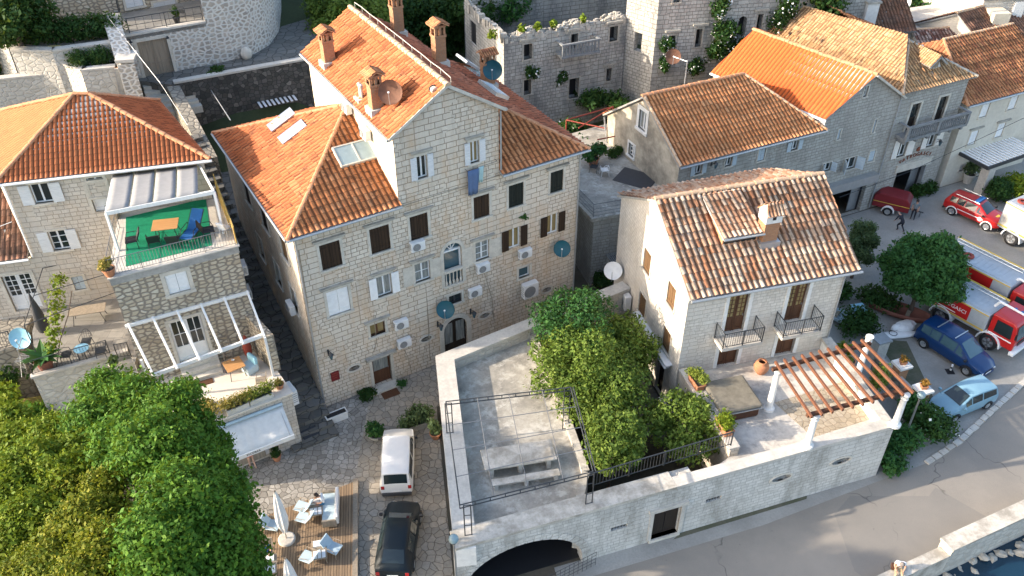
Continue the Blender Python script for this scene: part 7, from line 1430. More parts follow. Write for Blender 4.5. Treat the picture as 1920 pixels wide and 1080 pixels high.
for q in ((1714, 226, 1722, 198), (1756, 213, 1777, 183)):
    a_ = w.uz(q[0]-8 if q[0] < 1750 else q[0]-1, q[1]); b_ = w.uz(q[2], q[3]); u0 = (a_[0]+b_[0])/2; door(w, (u0-.42, 6.15, u0+.42, 8.3), 'door_dk', 'glass', 'stone_trim')
for q in ((1678, 296, 1690, 268), (1733, 277, 1745, 250)):
    a_ = w.uz(q[0], q[1]); u0 = a_[0]+.45; window(w, (u0-.42, a_[1], u0+.42, a_[1]+1.5), 'open', 'white_render' if False else 'cushion_w', bars=(1, 0), ajar=(1.2, 1.6), wd=.08)
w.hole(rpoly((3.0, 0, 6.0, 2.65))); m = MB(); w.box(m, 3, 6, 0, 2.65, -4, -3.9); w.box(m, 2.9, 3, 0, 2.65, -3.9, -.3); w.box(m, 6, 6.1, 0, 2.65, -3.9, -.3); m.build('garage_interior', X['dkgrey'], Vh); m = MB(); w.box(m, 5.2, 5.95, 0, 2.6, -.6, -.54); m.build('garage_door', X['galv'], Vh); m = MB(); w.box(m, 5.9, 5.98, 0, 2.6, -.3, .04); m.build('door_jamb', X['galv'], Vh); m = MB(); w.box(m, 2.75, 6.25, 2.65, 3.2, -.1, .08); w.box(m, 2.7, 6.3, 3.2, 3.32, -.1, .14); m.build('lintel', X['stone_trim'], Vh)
m = MB(); w.face(m, [(1.0, -.2), (7.5, -.2), (7.5, 9.55), (1.0, 9.55)], .3); W(Vh, 7.5, 0, 90).face(m, [(0, 0), (10, 0), (10, 9.55), (0, 9.55)]); W(Vh, 1, 12, -90).face(m, [(0, 0), (12, 0), (12, 9.5), (0, 9.5)]); m.build('wall', X['block_grey'], Vh)
hz_ = (4.2, 3.3, 11.5); rb_ = (1.5, 12, 11.6); roof(Vh, [(.75, -.35, 9.5), (7.8, -.35, 9.5), hz_], X['t_old' if False else 't_tan'], .26, .42, .06, .05, .015); roof(Vh, [(-1.8, 12, 9.5), (.75, -.35, 9.5), hz_, rb_], X['t_tan'], .26, .42, .06, .05, .02); roof(Vh, [(7.8, -.35, 9.5), (6.3, 12, 9.5), rb_, hz_], X['t_old'], .26, .42, .06, .05, .02); caps(Vh, (.75, -.35, 9.55), hz_, 'ridge_pale', .12); caps(Vh, (7.8, -.35, 9.55), hz_, 'trim_grey', .12); caps(Vh, hz_, (1.5, 12, 11.65), 'ridge_pale', .12)
m = MB(); m.add([(4.1, .9, 10.2), (5.3, .9, 10.2), (4.7, .9, 11.15), (4.1, 2.9, 11.1), (5.3, 2.9, 11.1), (4.7, 3.0, 11.2)], [(0, 1, 2), (0, 2, 5, 3), (1, 4, 5, 2)]); m.box(4.1, .88, 10.0, 5.3, .98, 10.25); dq = m.build('dormer', X['white_render'], Vh); roof(dq, [(3.85, 2.9, 10.55), (3.85, .6, 10.55), (4.7, .6, 11.25), (4.7, 3.0, 11.3)], X['t_tan'], .2, .3, .05, .03, .01, 'dormer_roof'); roof(dq, [(5.55, .6, 10.55), (5.55, 2.9, 10.55), (4.7, 3.0, 11.3), (4.7, .6, 11.25)], X['t_tan'], .2, .3, .05, .03, .01, 'dormer_roof'); MB().box(4.45, .86, 10.3, 4.95, .88, 10.75).build('window', X['oldwood'], dq)
m = MB(); w.box(m, 1.6, 7.6, 5.95, 6.15, -.1, 1.0); 
for i in range(6): w.box(m, 1.8+1.1*i, 2.0+1.1*i, 5.6, 5.95, 0, .8)
bo = m.build('balcony', X['balus'], Vh); m = MB(); w.box(m, 1.6, 7.6, 6.98, 7.1, .84, 1.04); w.box(m, 1.6, 1.8, 6.98, 7.1, 0, .84); w.box(m, 7.4, 7.6, 6.98, 7.1, 0, .84)
for u in (1.6, 4.5, 7.38): w.box(m, u, u+.22, 6.15, 6.98, .83, 1.03)
m.build('balustrade_rail', X['balus'], bo); m = MB()
for i in range(27): p = w.pt(1.9+.205*i, 0, .93); m.lathe([(.045, 6.15), (.075, 6.4), (.04, 6.7), (.06, 6.98)], 7, (p[0], p[1], 0))
m.build('balusters', X['balus'], bo)
word = 'VATROGASCI'
for i, c_ in enumerate(word):
    f = (i-4.5)/4.5; Mt = Matrix.Translation(w.pt(4.45+f*1.5, 3.82-.28*f*f, .03)) @ Matrix.Rotation(R(90), 4, 'X') @ Matrix.Rotation(R(-17*f), 4, 'Z'); text(Vh, c_, .42, 'rustletter', Mt, 'letter', .02)
m = MB(); m.lathe([(.01, 0), (.2, 0), (.2, .04), (.01, .05)], 10, w.pt(4.5, 4.28, .02), Matrix.Rotation(R(90), 4, 'X')); m.build('emblem', X['rustletter'], Vh); lantern(w, 1763, 268, 'street lantern on the right corner of the fire station')
Fh = thing('corner_house', 'pale rendered house right of the fire station with white closed shutters', 'house', (33.75, 59.6, 0), 25.5); w = W(Fh, 0, 0, 0)
for u, z in ((1.9, 5.6), (4.9, 5.6), (1.7, 3.3), (4.6, 3.3)): window(w, (u-.4, z, u+.4, z+1.2), 'closed', 'white', wd=.1, surround='render_far', hood='trim_grey')
window(w, (1.4, 1.0, 1.8, 1.6), None, wd=.08); door(w, (3.0, .15, 4.1, 2.3), 'white', 'glass', leaves=2); window(w, (5.2, 1.0, 5.7, 2.1), None, wd=.08)
m = MB(); w.face(m, [(-.2, -.2), (9, -.2), (9, 7.2), (-.2, 7.2)], .2); W(Fh, -.2, 10, -90).face(m, [(0, 0), (10, 0), (10, 7.2), (0, 7.2)]); m.build('wall', X['render_far'], Fh); roof(Fh, [(-.6, -.35, 7.15), (9, -.35, 7.15), (9, 5, 9.9), (1.5, 5, 9.9)], X['t_far'], .29, .42, .085, .055, .012); roof(Fh, [(-.6, 10.4, 7.15), (-.6, -.35, 7.15), (1.5, 5, 9.9)], X['t_far'], .29, .42, .085, .055, .012); caps(Fh, (1.5, 5, 9.95), (9, 5, 9.95), 'ridge_pale'); caps(Fh, (-.6, -.35, 7.2), (1.5, 5, 9.95), 'ridge'); gutter(Fh, (-.6, -.42, 7.1), (9, -.42, 7.1))
def simple_house(lab, px, py, z, ang, lx, ly, ez, rz_, tm, wm, hip=False, name='house'):
    q = P(px, py, z); t = thing(name, lab, 'house', (q[0], q[1], 0), ang); m = MB(); g = 0
    W(t, 0, 0, 0).face(m, [(0, g), (lx, g), (lx, ez), (0, ez)]); W(t, lx, 0, 90).face(m, [(0, g), (ly, g), (ly, ez), (ly/2, rz_), (0, ez)]); W(t, 0, ly, -90).face(m, [(0, g), (ly, g), (ly, ez), (ly/2, rz_), (0, ez)]); W(t, lx, ly, 180).face(m, [(0, g), (lx, g), (lx, ez), (0, ez)]); m.build('wall', X[wm], t)
    roof(t, [(-.2, -.3, ez-.1), (lx+.2, -.3, ez-.1), (lx+.2, ly/2, rz_+.05), (-.2, ly/2, rz_+.05)], X[tm], .28, .42, .055, .045, .014); roof(t, [(lx+.2, ly+.3, ez-.1), (-.2, ly+.3, ez-.1), (-.2, ly/2, rz_+.05), (lx+.2, ly/2, rz_+.05)], X[tm], .28, .42, .055, .045, .014); caps(t, (-.2, ly/2, rz_+.1), (lx+.2, ly/2, rz_+.1), 'ridge_pale'); return t
t = simple_house('old brown tiled roof behind the tan roof of the fire station, with a grey chimney', 1492, 62, 9.2, 8, 10, 6, 9.0, 10.9, 't_old', 'block_grey'); q = P(1622, 52, 9.5); 
CHm = thing('chimney_stack', 'pale grey chimney stack rising beside the old brown roof', 'chimney', (q[0], q[1], 0), 10); MB().box(-.5, -.45, 0, .5, .45, 11.6).build('shaft', X['white_render'], CHm); MB().box(-.6, -.55, 11.6, .6, .55, 11.75).build('cap', X['trim_grey'], CHm)
simple_house('brown and pink spotted tile roof between the fire station and the white concrete roof', 1745, 118, 7.5, 8, 8, 7, 7.4, 8.8, 't_spot', 'render_far'); simple_house('dark brown tiled roof near the right edge below the white house', 1868, 122, 7.5, 30, 14, 9, 7.6, 10.2, 't_old', 'render_far')
t = simple_house('orange roofed stone house at the top right corner', 1826, 62, 8, 6, 14, 9, 11, 13, 't_far', 'block_pale'); w = W(t, 0, 0, 0); m = MB(); w.box(m, 2.6, 3.5, 8.2, 10.6, 0, .3); m.build('flue', X['white_render'], t); MB().box(.2, -1.6, 8.0, 1.6, -.1, 10.2).build('porch', X['cream'], t)
t = thing('flat_roof_house', 'pale flat concrete roof with a small chimney near the top right', 'house', P(1725, 88, 8), 20); m = MB(); m.box(0, -2.5, -8, 10, 7, -.05); m.build('wall', X['render_far'], t); MB().box(-.2, -2.7, -.05, 10.2, 7.2, .12).build('roof', X['conc_band' if False else 'cap'], t); m = MB(); m.box(4.2, -.6, .1, 4.9, .1, 1.4); c_ = m.build('chimney', X['white_render'], t); MB().box(4.05, -.75, 1.4, 5.05, .25, 1.52).build('cap', X['dkgrey'], c_)
# ---------------------------------------------------------------- outbuilding with a roof terrace, behind the pale house
o0, o1 = P(1105, 537, 0), P(1175, 515, 0); OB = thing('outbuilding', 'grey stone outbuilding whose flat roof is a shaded terrace behind the pale house', 'house', (o0[0], o0[1], 0), 17); w = W(OB, 0, 0, 0); oz = 5.35
q = w.rect(1145, 445, 1166, 414); window(w, (2.0, 3.4, 2.9, 4.8), None, bars=(1, 0), wd=.1); door(w, (1.3, .05, 2.4, 2.3), 'door_dk'); m = MB(); w.face(m, [(0, -.1), (4.5, -.1), (4.5, oz), (0, oz)], .25); W(OB, 0, 9, -90).face(m, [(0, -.1), (9, -.1), (9, oz), (0, oz)]); m.build('wall', X['block_grey'], OB)
m = MB(); m.prism([(-.25, -.25), (9.5, -.25), (8, 12), (-1.5, 10)], oz, oz+.25); m.build('roof_terrace', X['conc'], OB); railing(OB, [(-.9, 6, oz+.25), (-.1, -.1, oz+.25), (4.6, -.1, oz+.25)], .95, .09, .007, 'metal', (.1, .35, .6), 2.2)
t = thing('reed_awning', 'slatted reed awning over the door of the grey outbuilding', 'awning', OB.location, 17); m = MB()
for i in range(16): m.box(1.0+.13*i, -1.2, 2.45, 1.07+.13*i, -.02, 2.5, Matrix.Translation((0, 0, 0)))
m.build('slats', X['galv'], t); m = MB(); m.box(.95, -1.25, 2.38, 3.1, -1.17, 2.45); m.build('rail', X['oldwood'], t)
tz = oz+.25; potted('potted_tree', 'leafy shrub in a terracotta pot on the shaded roof terrace', P(1112, 308, tz), .4, .5, .9, 1.0, 1200, .13, 'f_mid', cat='potted plant'); chair('white_chair', 'pinkish white metal chair on the shaded roof terrace', P(1133, 328, tz), 190, 'white', 'white', .44, .5, .5); chair('dark_chair', 'dark wire chair on the shaded roof terrace, left of the pale one', P(1113, 322, tz), 160, 'metal', 'metal')
t = thing('garden_bench', 'pale slatted bench along the stained plaster gable', 'bench', P(1219, 322, tz), -62); MB().box(-1.4, -.25, .4, 1.4, .25, .46).build('seat', X['cushion'], t); m = MB(); m.box(-1.4, .22, .85, 1.4, .27, .92); m.box(-1.4, .22, .46, 1.4, .27, .5)
for i in range(10): m.box(-1.35+.29*i, .23, .5, -1.2+.29*i, .26, .85)
m.build('backrest', X['cushion'], t)
for x in (-1.3, 1.3): MB().box(x-.04, -.22, 0, x+.04, .22, .4).build('leg', X['cushion'], t)
t = tag(MB().box(-1.3, -1.0, 0, 1.3, 1.0, .05, Matrix.Rotation(R(-30), 4, 'Z')).build('dark_mat', X['dkgrey'], None, bevel=.02), 'dark rectangular mat on the shaded roof terrace', 'mat'); t.location = P(1193, 335, tz)
bush('terrace_plant', 'green plant trough against the stained plaster gable', P(1155, 292, tz), .7, .7, 700, .1, 'f_dark', 'plant'); bush('climbing_plant', 'dark shrub in the shaded lane between the beige house and the outbuilding', P(1128, 540, 0), .8, 1.6, 1500, .1, 'f_dark')
t = thing('red_frame', 'rusty red steel frame of an arbour in the overgrown yard before the ruin', 'arbour', (0, 0, 0))
for p, q in (((1062, 225), (1180, 250)), ((1085, 240), (1150, 200)), ((1062, 225), (1150, 200)), ((1120, 262), (1180, 250))): m = MB(); m.cone(P(*p, 6.5), P(*q, 6.5), .05, .05, 5); m.build('bar', X['copper'], t)
for p in ((1062, 225), (1180, 250), (1150, 200)): q = P(*p, 6.5); MB().cone((q[0], q[1], 1), q, .05, .05, 5).build('post', X['copper'], t)
for px, py, z, r_, h_, n_, lab in ((1070, 262, 4.0, 1.3, 1.8, 1500, 'dark bush under the red arbour frame, nearest the beige house'), (1110, 200, 4, 1.8, 1.8, 2600, 'dark bush at the foot of the ruined wall'), (1150, 215, 4, 1.5, 1.6, 1800, 'dark bush right of the others below the ruin'), (1090, 285, 4.5, .8, 1.2, 900, 'small dark bush at the edge of the shaded roof terrace')): bush('yard_bush', lab, P(px, py, z), r_, h_, n_, .14, 'f_dark', flowers=15 if px == 1070 else 0)
# ---------------------------------------------------------------- ruin
ra = P(1055, 210, 4.0); RU = thing('ruined_house', 'roofless ruined stone house with empty windows and a broken wall top', 'ruin', (ra[0], ra[1], 0), 23.6); w = W(RU, 0, 0, 0)
def empty_win(q, hood=True, arched=False):
    r_ = w.rect(*q); w.hole(arch(r_) if arched else rpoly(r_)); m = surround_mb(w, r_, .13, .03); o = m.build('window_surround', X['trim_grey'], w.par)
    if hood: m = MB(); w.box(m, r_[0]-.35, r_[2]+.35, r_[3]+.3, r_[3]+.45, -.1, .18); m.build('hood', X['trim_grey'], o)
    return r_
for q in ((982, 112, 998, 81), (1142, 78, 1159, 48)): empty_win(q)
empty_win((982, 178, 996, 148), False); empty_win((1136, 152, 1147, 127), True); dr_ = empty_win((1070, 92, 1084, 62)); d2 = empty_win((1066, 185, 1086, 145), False)
tops = [-5.1+.52*i for i in range(21)]; out = [(-5.1, 1), (5.25, 1), (5.25, 11.1)]+[(u, 10.95+random.uniform(-.22, .18)) for u in tops[::-1]]
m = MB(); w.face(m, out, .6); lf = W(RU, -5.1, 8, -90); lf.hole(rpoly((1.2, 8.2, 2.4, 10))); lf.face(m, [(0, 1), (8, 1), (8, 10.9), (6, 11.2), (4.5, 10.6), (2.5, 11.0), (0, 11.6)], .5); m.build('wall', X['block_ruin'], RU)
m = MB(); m.prism([(-5.0, .62), (5.2, .62), (5.2, 1.1), (-4.5, 1.1), (-4.5, 8), (-5.0, 8)], 1, 10.7); m.build('dark_backing', X['black'], RU);  # black sheet behind the empty windows, their inner darkness painted in
m = MB()
for i in range(420):
    u = random.uniform(-5.1, 5.2); y = random.uniform(0, 1.1); s_ = random.uniform(.05, .15); m.box(u-s_, y-s_*.7, 10.5, u+s_, y+s_*.7, 10.78+random.uniform(0, .22)+.18*math.sin(u*1.7), Matrix.Rotation(0, 4, 'Z'))
for i in range(70): y = random.uniform(0, 8); s_ = random.uniform(.08, .2); m.box(-5.1+random.uniform(0, .6)-s_, y-s_, 10.5, -4.9+s_, y+s_, 10.9+random.uniform(0, .3))
m.build('broken_wall_top', X['cap_old'], RU)
m = MB(); w.box(m, dr_[0]-1.3, dr_[2]+1.4, dr_[1]-.2, dr_[1]-.02, -.1, 1.1); bo = m.build('balcony', X['balus'], RU); m = MB(); u0, u1 = dr_[0]-1.3, dr_[2]+1.4; z = dr_[1]; w.box(m, u0, u1, z+.8, z+.92, .92, 1.1); w.box(m, u0, u0+.18, z+.8, z+.92, 0, .92); w.box(m, u1-.18, u1, z+.8, z+.92, 0, .92)
for i in range(12): p = w.pt(u0+.12+(u1-u0-.24)*i/11, 0, 1.0); m.lathe([(.05, z-.02), (.08, z+.3), (.05, z+.8)], 6, (p[0], p[1], 0))
m.build('balustrade', X['balus'], bo)
for px, py, lab in ((996, 135, 'white flowering creeper under the left window of the ruin'), (1052, 148, 'white flowering creeper left of the ruin doorway')):
    q = w.uz(px, py); bush('creeper', lab, w.wp(q[0], q[1]-.7, .1), .6, 1.4, 900, .12, 'f_ivy', 'creeper', stems=False, flowers=60)
for i, (px, py) in enumerate(((925, 40), (982, 48), (1043, 36), (1100, 28), (1010, 55))): q = w.uz(px, py); bush('grass_tuft', 'tuft of dry yellow grass on the broken top of the ruin', w.wp(q[0], 10.8, -.4), .35, .8, 120, .16, 'f_yel', 'grass tuft', 'tufts of grass on the ruin', stems=False)
# tall ruin to the right
ta = P(1217, 185, 5.0); TR = thing('ruined_palace', 'tall ruined palace with blank windows and flowering creepers on its grey wall', 'ruin', (ta[0], ta[1], 0), 11); w = W(TR, 0, 0, 0)
for q in ((1252, 92, 1267, 66), (1302, 88, 1318, 54), (1416, 60, 1432, 26), (1262, 5, 1278, -25), (1350, 72, 1364, 45)): empty_win(q)
r_ = w.rect(1380, 70, 1402, 30); w.hole(arch(r_)); m = MB(); w.extr(m, arch(r_), -.7, -.6); m.build('arched_recess', X['black'], TR); empty_win((1500, 38, 1514, 5), False)
m = MB(); w.face(m, [(0, 0), (17.5, 0), (17.5, 22), (0, 22)], .6); e_ = (Matrix.Translation((ta[0], ta[1], 0)) @ Matrix.Rotation(R(11), 4, 'Z')).inverted() @ Vector((ra[0]+4.75, ra[1]+2.1+.2, 0)); L = math.hypot(e_.x, e_.y); lf2 = W(TR, e_.x, e_.y, math.degrees(math.atan2(-e_.y, -e_.x))); c_ = lf2.uz(1196, 80); lf2.hole(rpoly((c_[0]-.35, c_[1]-.7, c_[0]+.35, c_[1]+.8))); lf2.face(m, [(0, 0), (L, 0), (L, 22), (0, 22)], .5); m.build('wall', X['block_ruin'], TR); m = MB(); w.box(m, .6, 17.2, 0, 22, -1.0, -.9); m.build('dark_backing', X['rub_dark'], TR)
for px, py, lab, r_, h_ in ((1250, 85, 'white flowering creeper beside the rusty dish', .7, 1.6), (1243, 118, 'small white flowering creeper below the rusty dish', .5, 1.6), (1303, 126, 'round white flowering creeper low on the palace wall', .9, 1.8), (1358, 55, 'large white flowering creeper left of the arched recess', 1.4, 2.2), (1342, 90, 'white flowering creeper above the bright orange roof', 1.0, 2.2), (1345, 12, 'tall creeper hanging at the top of the palace wall', .8, 3.0), (1455, 40, 'white flowering creeper right of the blank window', 1.2, 2.6), (1375, 85, 'dark creeper at the foot of the arched recess', 1.3, 2.2), (1475, 10, 'dark hanging creeper near the right end of the palace wall', .9, 3.2)):
    q = w.uz(px, py); bush('creeper', lab, w.wp(q[0], q[1]-h_*.5, .1), r_, h_, 1300, .13, 'f_ivy', 'creeper', stems=False, flowers=90)
q = P(1262, 106, 12.3); dish(q, -95, 22, .5, 'rust', 'rusty brown satellite dish on a curved white mast before the palace wall', P(1283, 160, 10.6)); q = P(1690, 4, 9.0); dish(q, -95, 40, .75, 'white', 'white dish among the trees at the top edge', (q[0], q[1]+.5, 5))
# background inside the ruin
BI = thing('ruin_back_wall', 'overgrown back walls of the ruin with dark openings', 'ruin', P(870, 30, 9), 20); w = W(BI, 0, 0, 0)
for u in (4, 6.5, 9, 12, 14.5): w.hole(rpoly((u, 4.2+.3*(u % 2), u+.8, 6.0+.3*(u % 2)))); 
m = MB(); w.face(m, [(0, -6), (20, -6), (20, 9), (14, 8.4), (10, 7.2), (6, 7.0), (2, 6.0), (0, 4.5)], .5); m.build('wall', X['block_ruin'], BI); m = MB(); w.box(m, 3, 17, -6, 7, -1.2, -1.1); m.build('dark_backing', X['black'], BI)  # black sheet painting the dark behind the openings
# ---------------------------------------------------------------- big trees, lower left
def pixtree(name, label, trunk_px, cl, n, size, mat, th, tr, cat='tree', group=None, z0=0, **kw):
    b = trunk_px[:2]+(z0,); out = []
    for px, py, z, r in cl: q = P(px, py, z); out.append((q[0]-b[0], q[1]-b[1], z-z0, r*.93, r*.93, r*.8))
    return tree(name, label, b, out, n, size, X[mat] if False else mat, th, tr, cat, group, **kw)
pixtree('broadleaf_tree', 'large dark green broadleaf tree in front of the corner shop, biggest in the photo', P(320, 900, 9.5), [(200, 735, 8.0, 1.35), (255, 755, 8.8, 1.5), (325, 770, 9.4, 1.4), (290, 840, 11, 1.7), (370, 815, 8.6, 1.1), (378, 880, 10, 1.35), (400, 845, 8, .95), (230, 830, 10, 1.4), (170, 790, 8.6, 1.25), (340, 945, 11.5, 1.7), (415, 960, 10, 1.35), (438, 1020, 9, 1.25), (385, 1040, 10.5, 1.6), (300, 1020, 11.5, 1.6), (450, 1080, 8.6, 1.2), (425, 915, 9, 1.0), (350, 730, 7.4, .7), (395, 1100, 10, 1.5), (320, 1110, 10.5, 1.6)], 120000, .085, 'f_big', 8.0, .3, spread=2.2, shell=.5)
pixtree('yellow_green_tree', 'yellow green leafy tree at the left edge below the lawn', P(60, 960, 8), [(30, 835, 7.2, 1.25), (95, 820, 7.6, 1.25), (150, 850, 8.4, 1.2), (60, 880, 8.6, 1.45), (120, 900, 9.0, 1.25), (15, 930, 8.6, 1.45), (60, 980, 8.8, 1.5), (110, 960, 8.6, 1.2), (20, 790, 6.4, .95), (10, 1040, 8.2, 1.6)], 60000, .088, 'f_yel', 6.5, .22, spread=1.8, shell=.5)
pixtree('olive_green_tree', 'olive yellow feathery tree between the yellow green tree and the big dark tree', P(180, 1040, 9.5), [(130, 915, 9.2, .85), (195, 915, 10.4, .95), (160, 970, 10.6, 1.1), (235, 975, 10, 1.1), (130, 1010, 10, 1.1), (200, 1030, 10.8, 1.3), (270, 1040, 9.8, 1.2), (100, 1060, 9.8, 1.3), (170, 1090, 10.4, 1.4), (250, 1100, 10, 1.4), (40, 1100, 9, 1.4)], 60000, .075, 'f_pine', 7.5, .2, spread=2.0, shell=.6)
for px, py, r_, h_, n_, mt, lab in ((20, 715, 1.6, 2.2, 2600, 'f_dark', 'dark shrub under the blue satellite dish at the left edge'), (60, 800, 1.2, 1.6, 1800, 'f_big', 'green shrub on the edge of the small lawn'), (10, 770, 1.3, 1.8, 1800, 'f_yel', 'yellow green shrub at the left edge of the lawn')): bush('garden_shrub', lab, P(px, py, 2.0), r_, h_, n_, .12, mt)
# ---------------------------------------------------------------- deck cafe
dk = [P(664, 903, .16), P(661, 1100, .16), P(420, 1120, .16), P(400, 1005, .16)]
DK = MB(); rzk = 7.6; Md = Matrix.Rotation(R(-rzk), 4, 'Z'); loc_ = [tuple(Md @ Vector((p[0], p[1], 0)))[:2] for p in dk]; DK.prism(loc_, .0, .16); o = DK.build('timber_deck', X['deck'], None); o.rotation_euler = (0, 0, R(rzk)); o['kind'] = 'structure'
m = MB(); beam(m, P(667, 900, .12), P(666, 1100, .12), .25, .24); tag(m.build('timber_edging', X['beam_dk'] if False else X['oldwood'], None), 'heavy timber edging along the right side of the deck', 'edging')
def parasol(loc, h, lab, base=True):
    t = thing('closed_parasol', lab, 'parasol', loc); m = MB(); n = 16; vs = []
    prof = [(.10, h*.18), (.20, h*.3), (.24, h*.45), (.19, h*.65), (.12, h*.86), (.04, h)]
    for r_, z in prof:
        for i in range(n): q = 2*math.pi*i/n; k_ = r_*(1+.28*(i % 2)); vs.append((k_*math.cos(q), k_*math.sin(q), z))
    m.add(vs, [(k*n+i, k*n+(i+1) % n, (k+1)*n+(i+1) % n, (k+1)*n+i) for k in range(len(prof)-1) for i in range(n)]); m.build('canopy', X['awning'], t); MB().cone((0, 0, .1), (0, 0, h+.1), .03, .03, 8).build('pole', X['oldwood'], t)
    MB().lathe([(.01, .14), (.36, .13), (.42, .1), (.42, 0)], 22).build('base', X['cap'], t); return t
parasol(P(538, 1012, .16), Zat(523, 922, P(538, 1012, .16)[1])-.16, 'tall closed cream parasol on a round stone base on the deck'); parasol(P(552, 1112, .16), 2.6, 'closed cream parasol cut by the bottom edge of the deck')
def low_chair(px, py, rz, lab): return chair('deck_chair', lab, P(px, py, .16), rz, 'cushion', 'oldwood', .38, .62, .42, 'pale blue cushioned chairs on the deck', True, True, .28)
for a_ in ((567, 958, -108, 'pale blue deck chair beside the tall parasol, the upper of two facing the sofa table'), (570, 978, -108, 'pale blue deck chair just below its twin, facing the sofa table'), (515, 993, 80, 'pale blue deck chair left of the parasol base'), (578, 1052, -112, 'pale blue deck chair left of the lower middle table'), (628, 1036, 66, 'pale blue deck chair right of the lower middle table')): low_chair(a_[0], a_[1], a_[2]-0, a_[3])
for px, py, lab in ((594, 962, 'slatted wooden table between the two upper deck chairs and the sofa'), (601, 1042, 'small slatted table between the lower pair of deck chairs'), (467, 990, 'slatted table at the left edge of the deck, half under the tree'), (508, 1070, 'table with glasses in front of the seated person in blue')):
    dining_table('deck_table', lab, P(px, py, .16), 12, .7, 1.1, .5, 'oldwood', 'oldwood', group='tables on the deck'); q = P(px, py, .16); u_ = thing('menu_stack', 'white cloth and menus laid on the '+lab, 'table setting', (q[0], q[1], .66), 12)
    u_['label'] = 'white place settings on the '+' '.join(lab.split(',')[0].split()[:11]); MB().box(-.26, .15, .002, .22, .48, .06).build('box', X['white'], u_)
    for i in range(3): MB().box(-.28+.2*i, -.5, .002, -.12+.2*i, -.08, .02).build('napkin', X['white'], u_)
t = thing('sofa', 'long cream outdoor sofa with pale cushions on the deck', 'sofa', P(622, 962, .16), 102); MB().box(-.95, -.42, .12, .95, .32, .34).build('frame', X['oldwood'], t, bevel=.02); MB().box(-.92, -.4, .34, .92, .25, .48).build('cushion', X['cushion'], t, bevel=.05)
MB().box(-.95, .25, .3, .95, .42, .85).build('backrest', X['cushion_w'], t, bevel=.04); MB().box(.88, -.4, .3, .98, .3, .62).build('armrest', X['oldwood'], t); MB().box(-.98, -.4, .3, -.88, .3, .62).build('armrest', X['oldwood'], t); t.rotation_euler = (0, 0, R(-82))
J = dict(SIT); J.update(che=(0, .16, .46), nec=(0, .24, .60), hd0=(0, .29, .66), hd1=(0, .34, .73), hd2=(0, .36, .81), wrL=(-.12, .48, .28), haL=(-.1, .56, .26), wrR=(.12, .48, .28), haR=(.1, .56, .26))
q = P(613, 950, .16); person('person in a white top and blue shorts leaning forward on the cream sofa', (q[0]-.05, q[1]-.1, .55), 100, J, dict(top='c_white', legs='c_jean', shoe='skin', sleeve=.5, leg=.3))
chair('deck_chair', 'chair of the seated person in blue at the left of the deck', P(503, 1040, .16), 10, 'oldwood', 'oldwood', .42, .55, .4, None, True, True, .1); q = P(503, 1043, .16); person('person in a dark blue shirt sitting at a deck table beside the tree', (q[0], q[1], .50), 190, SIT, dict(top='c_blue', legs='c_dark', sleeve=.6, leg=.9))
chair('deck_chair', 'wooden chair under the tree at the bottom left of the deck', P(478, 1085, .16), -60, 'oldwood', 'oldwood', .42, .55, .4, None, True, True, .1); q = P(478, 1086, .16); person('person in a pale pink top sitting at the bottom edge beside the tree', (q[0], q[1], .50), -70, SIT, dict(top='skin2', legs='c_khaki', sleeve=.4, leg=.8))
# ---------------------------------------------------------------- plants on the plaza
potted('stone_tub', 'lush dry green shrub in a long stone trough near the arched wall', P(778, 800, 0), .4, .45, .75, .9, 2200, .085, 'f_grey', 'trim_grey', square=True, lx=.85, rz=25, cat='planter'); potted('stone_tub', 'dark green bush in a low stone tub left of the white van', P(706, 820, 0), .45, .35, .62, .6, 1200, .08, 'f_mid', 'trim_grey', cat='planter'); potted('potted_plant', 'dry tall plant in a terracotta pot against the terrace wall', P(817, 820, 0), .32, .4, .4, 1.1, 700, .08, 'f_grey')
bush('foundation_plant', 'dark trailing plant at the foot of the beige house left of the brown door', P(690, 742, 0), .8, .45, 700, .09, 'f_dark', 'plant'); bush('foundation_plant', 'small green plant right of the brown door', P(752, 722, 0), .35, .35, 250, .07, 'f_mid', 'plant'); t = tag(MB().box(-.5, -.3, 0, .5, .3, .025).build('doormat', X['door_bn'], None), 'rusty doormat on the paving before the brown door', 'doormat'); t.location = P(732, 738, .005); t.rotation_euler = (0, 0, R(30)); solid(thing('door_step', 'low stone doorstep of the brown door', 'step', P(722, 728, 0), 30.75), [(-.8, -.3), (.8, -.3), (.8, .3), (-.8, .3)], 0, .12, 'stone_trim', 'step')
# ---------------------------------------------------------------- cars
VAN = [(-2.08, .36, .98, .79, 1.04, .70), (-1.93, .30, 1.02, .84, 1.70, .68), (-.5, .28, 1.03, .86, 1.80, .70), (.55, .28, 1.01, .86, 1.77, .68), (1.22, .28, .98, .85, 1.05, .76), (1.85, .30, .86, .80, .90, .62), (2.06, .40, .66, .70, .70, .5)]
car('parked_van', 'white van parked on the cobbles nose to the house, in front of the dark car', (-6.0, 31.1, 0), 94.0, 'car_w', VAN, (4, 3), (0, 1), [(1, 2, .08, .95), (2, 3, .05, .95), (3, 4, .05, .5)], (-1.3, 1.35), .31, bumper='dkgrey')
HAT = [(-2.12, .38, .82, .80, .90, .62), (-1.88, .29, .93, .87, 1.02, .64), (-1.2, .26, .94, .90, 1.38, .56), (-.2, .25, .92, .90, 1.47, .57), (.45, .25, .90, .90, 1.42, .56), (1.2, .25, .86, .88, .92, .74), (1.85, .30, .74, .82, .80, .58), (2.14, .42, .56, .68, .60, .42)]
car('parked_car', 'black hatchback parked close behind the white van', (-5.45, 26.2, 0), 88.0, 'car_k', HAT, (5, 4), (1, 2), [(2, 3, .05, .95), (3, 4, .05, .95), (4, 5, .05, .5)], (-1.3, 1.32), .33)
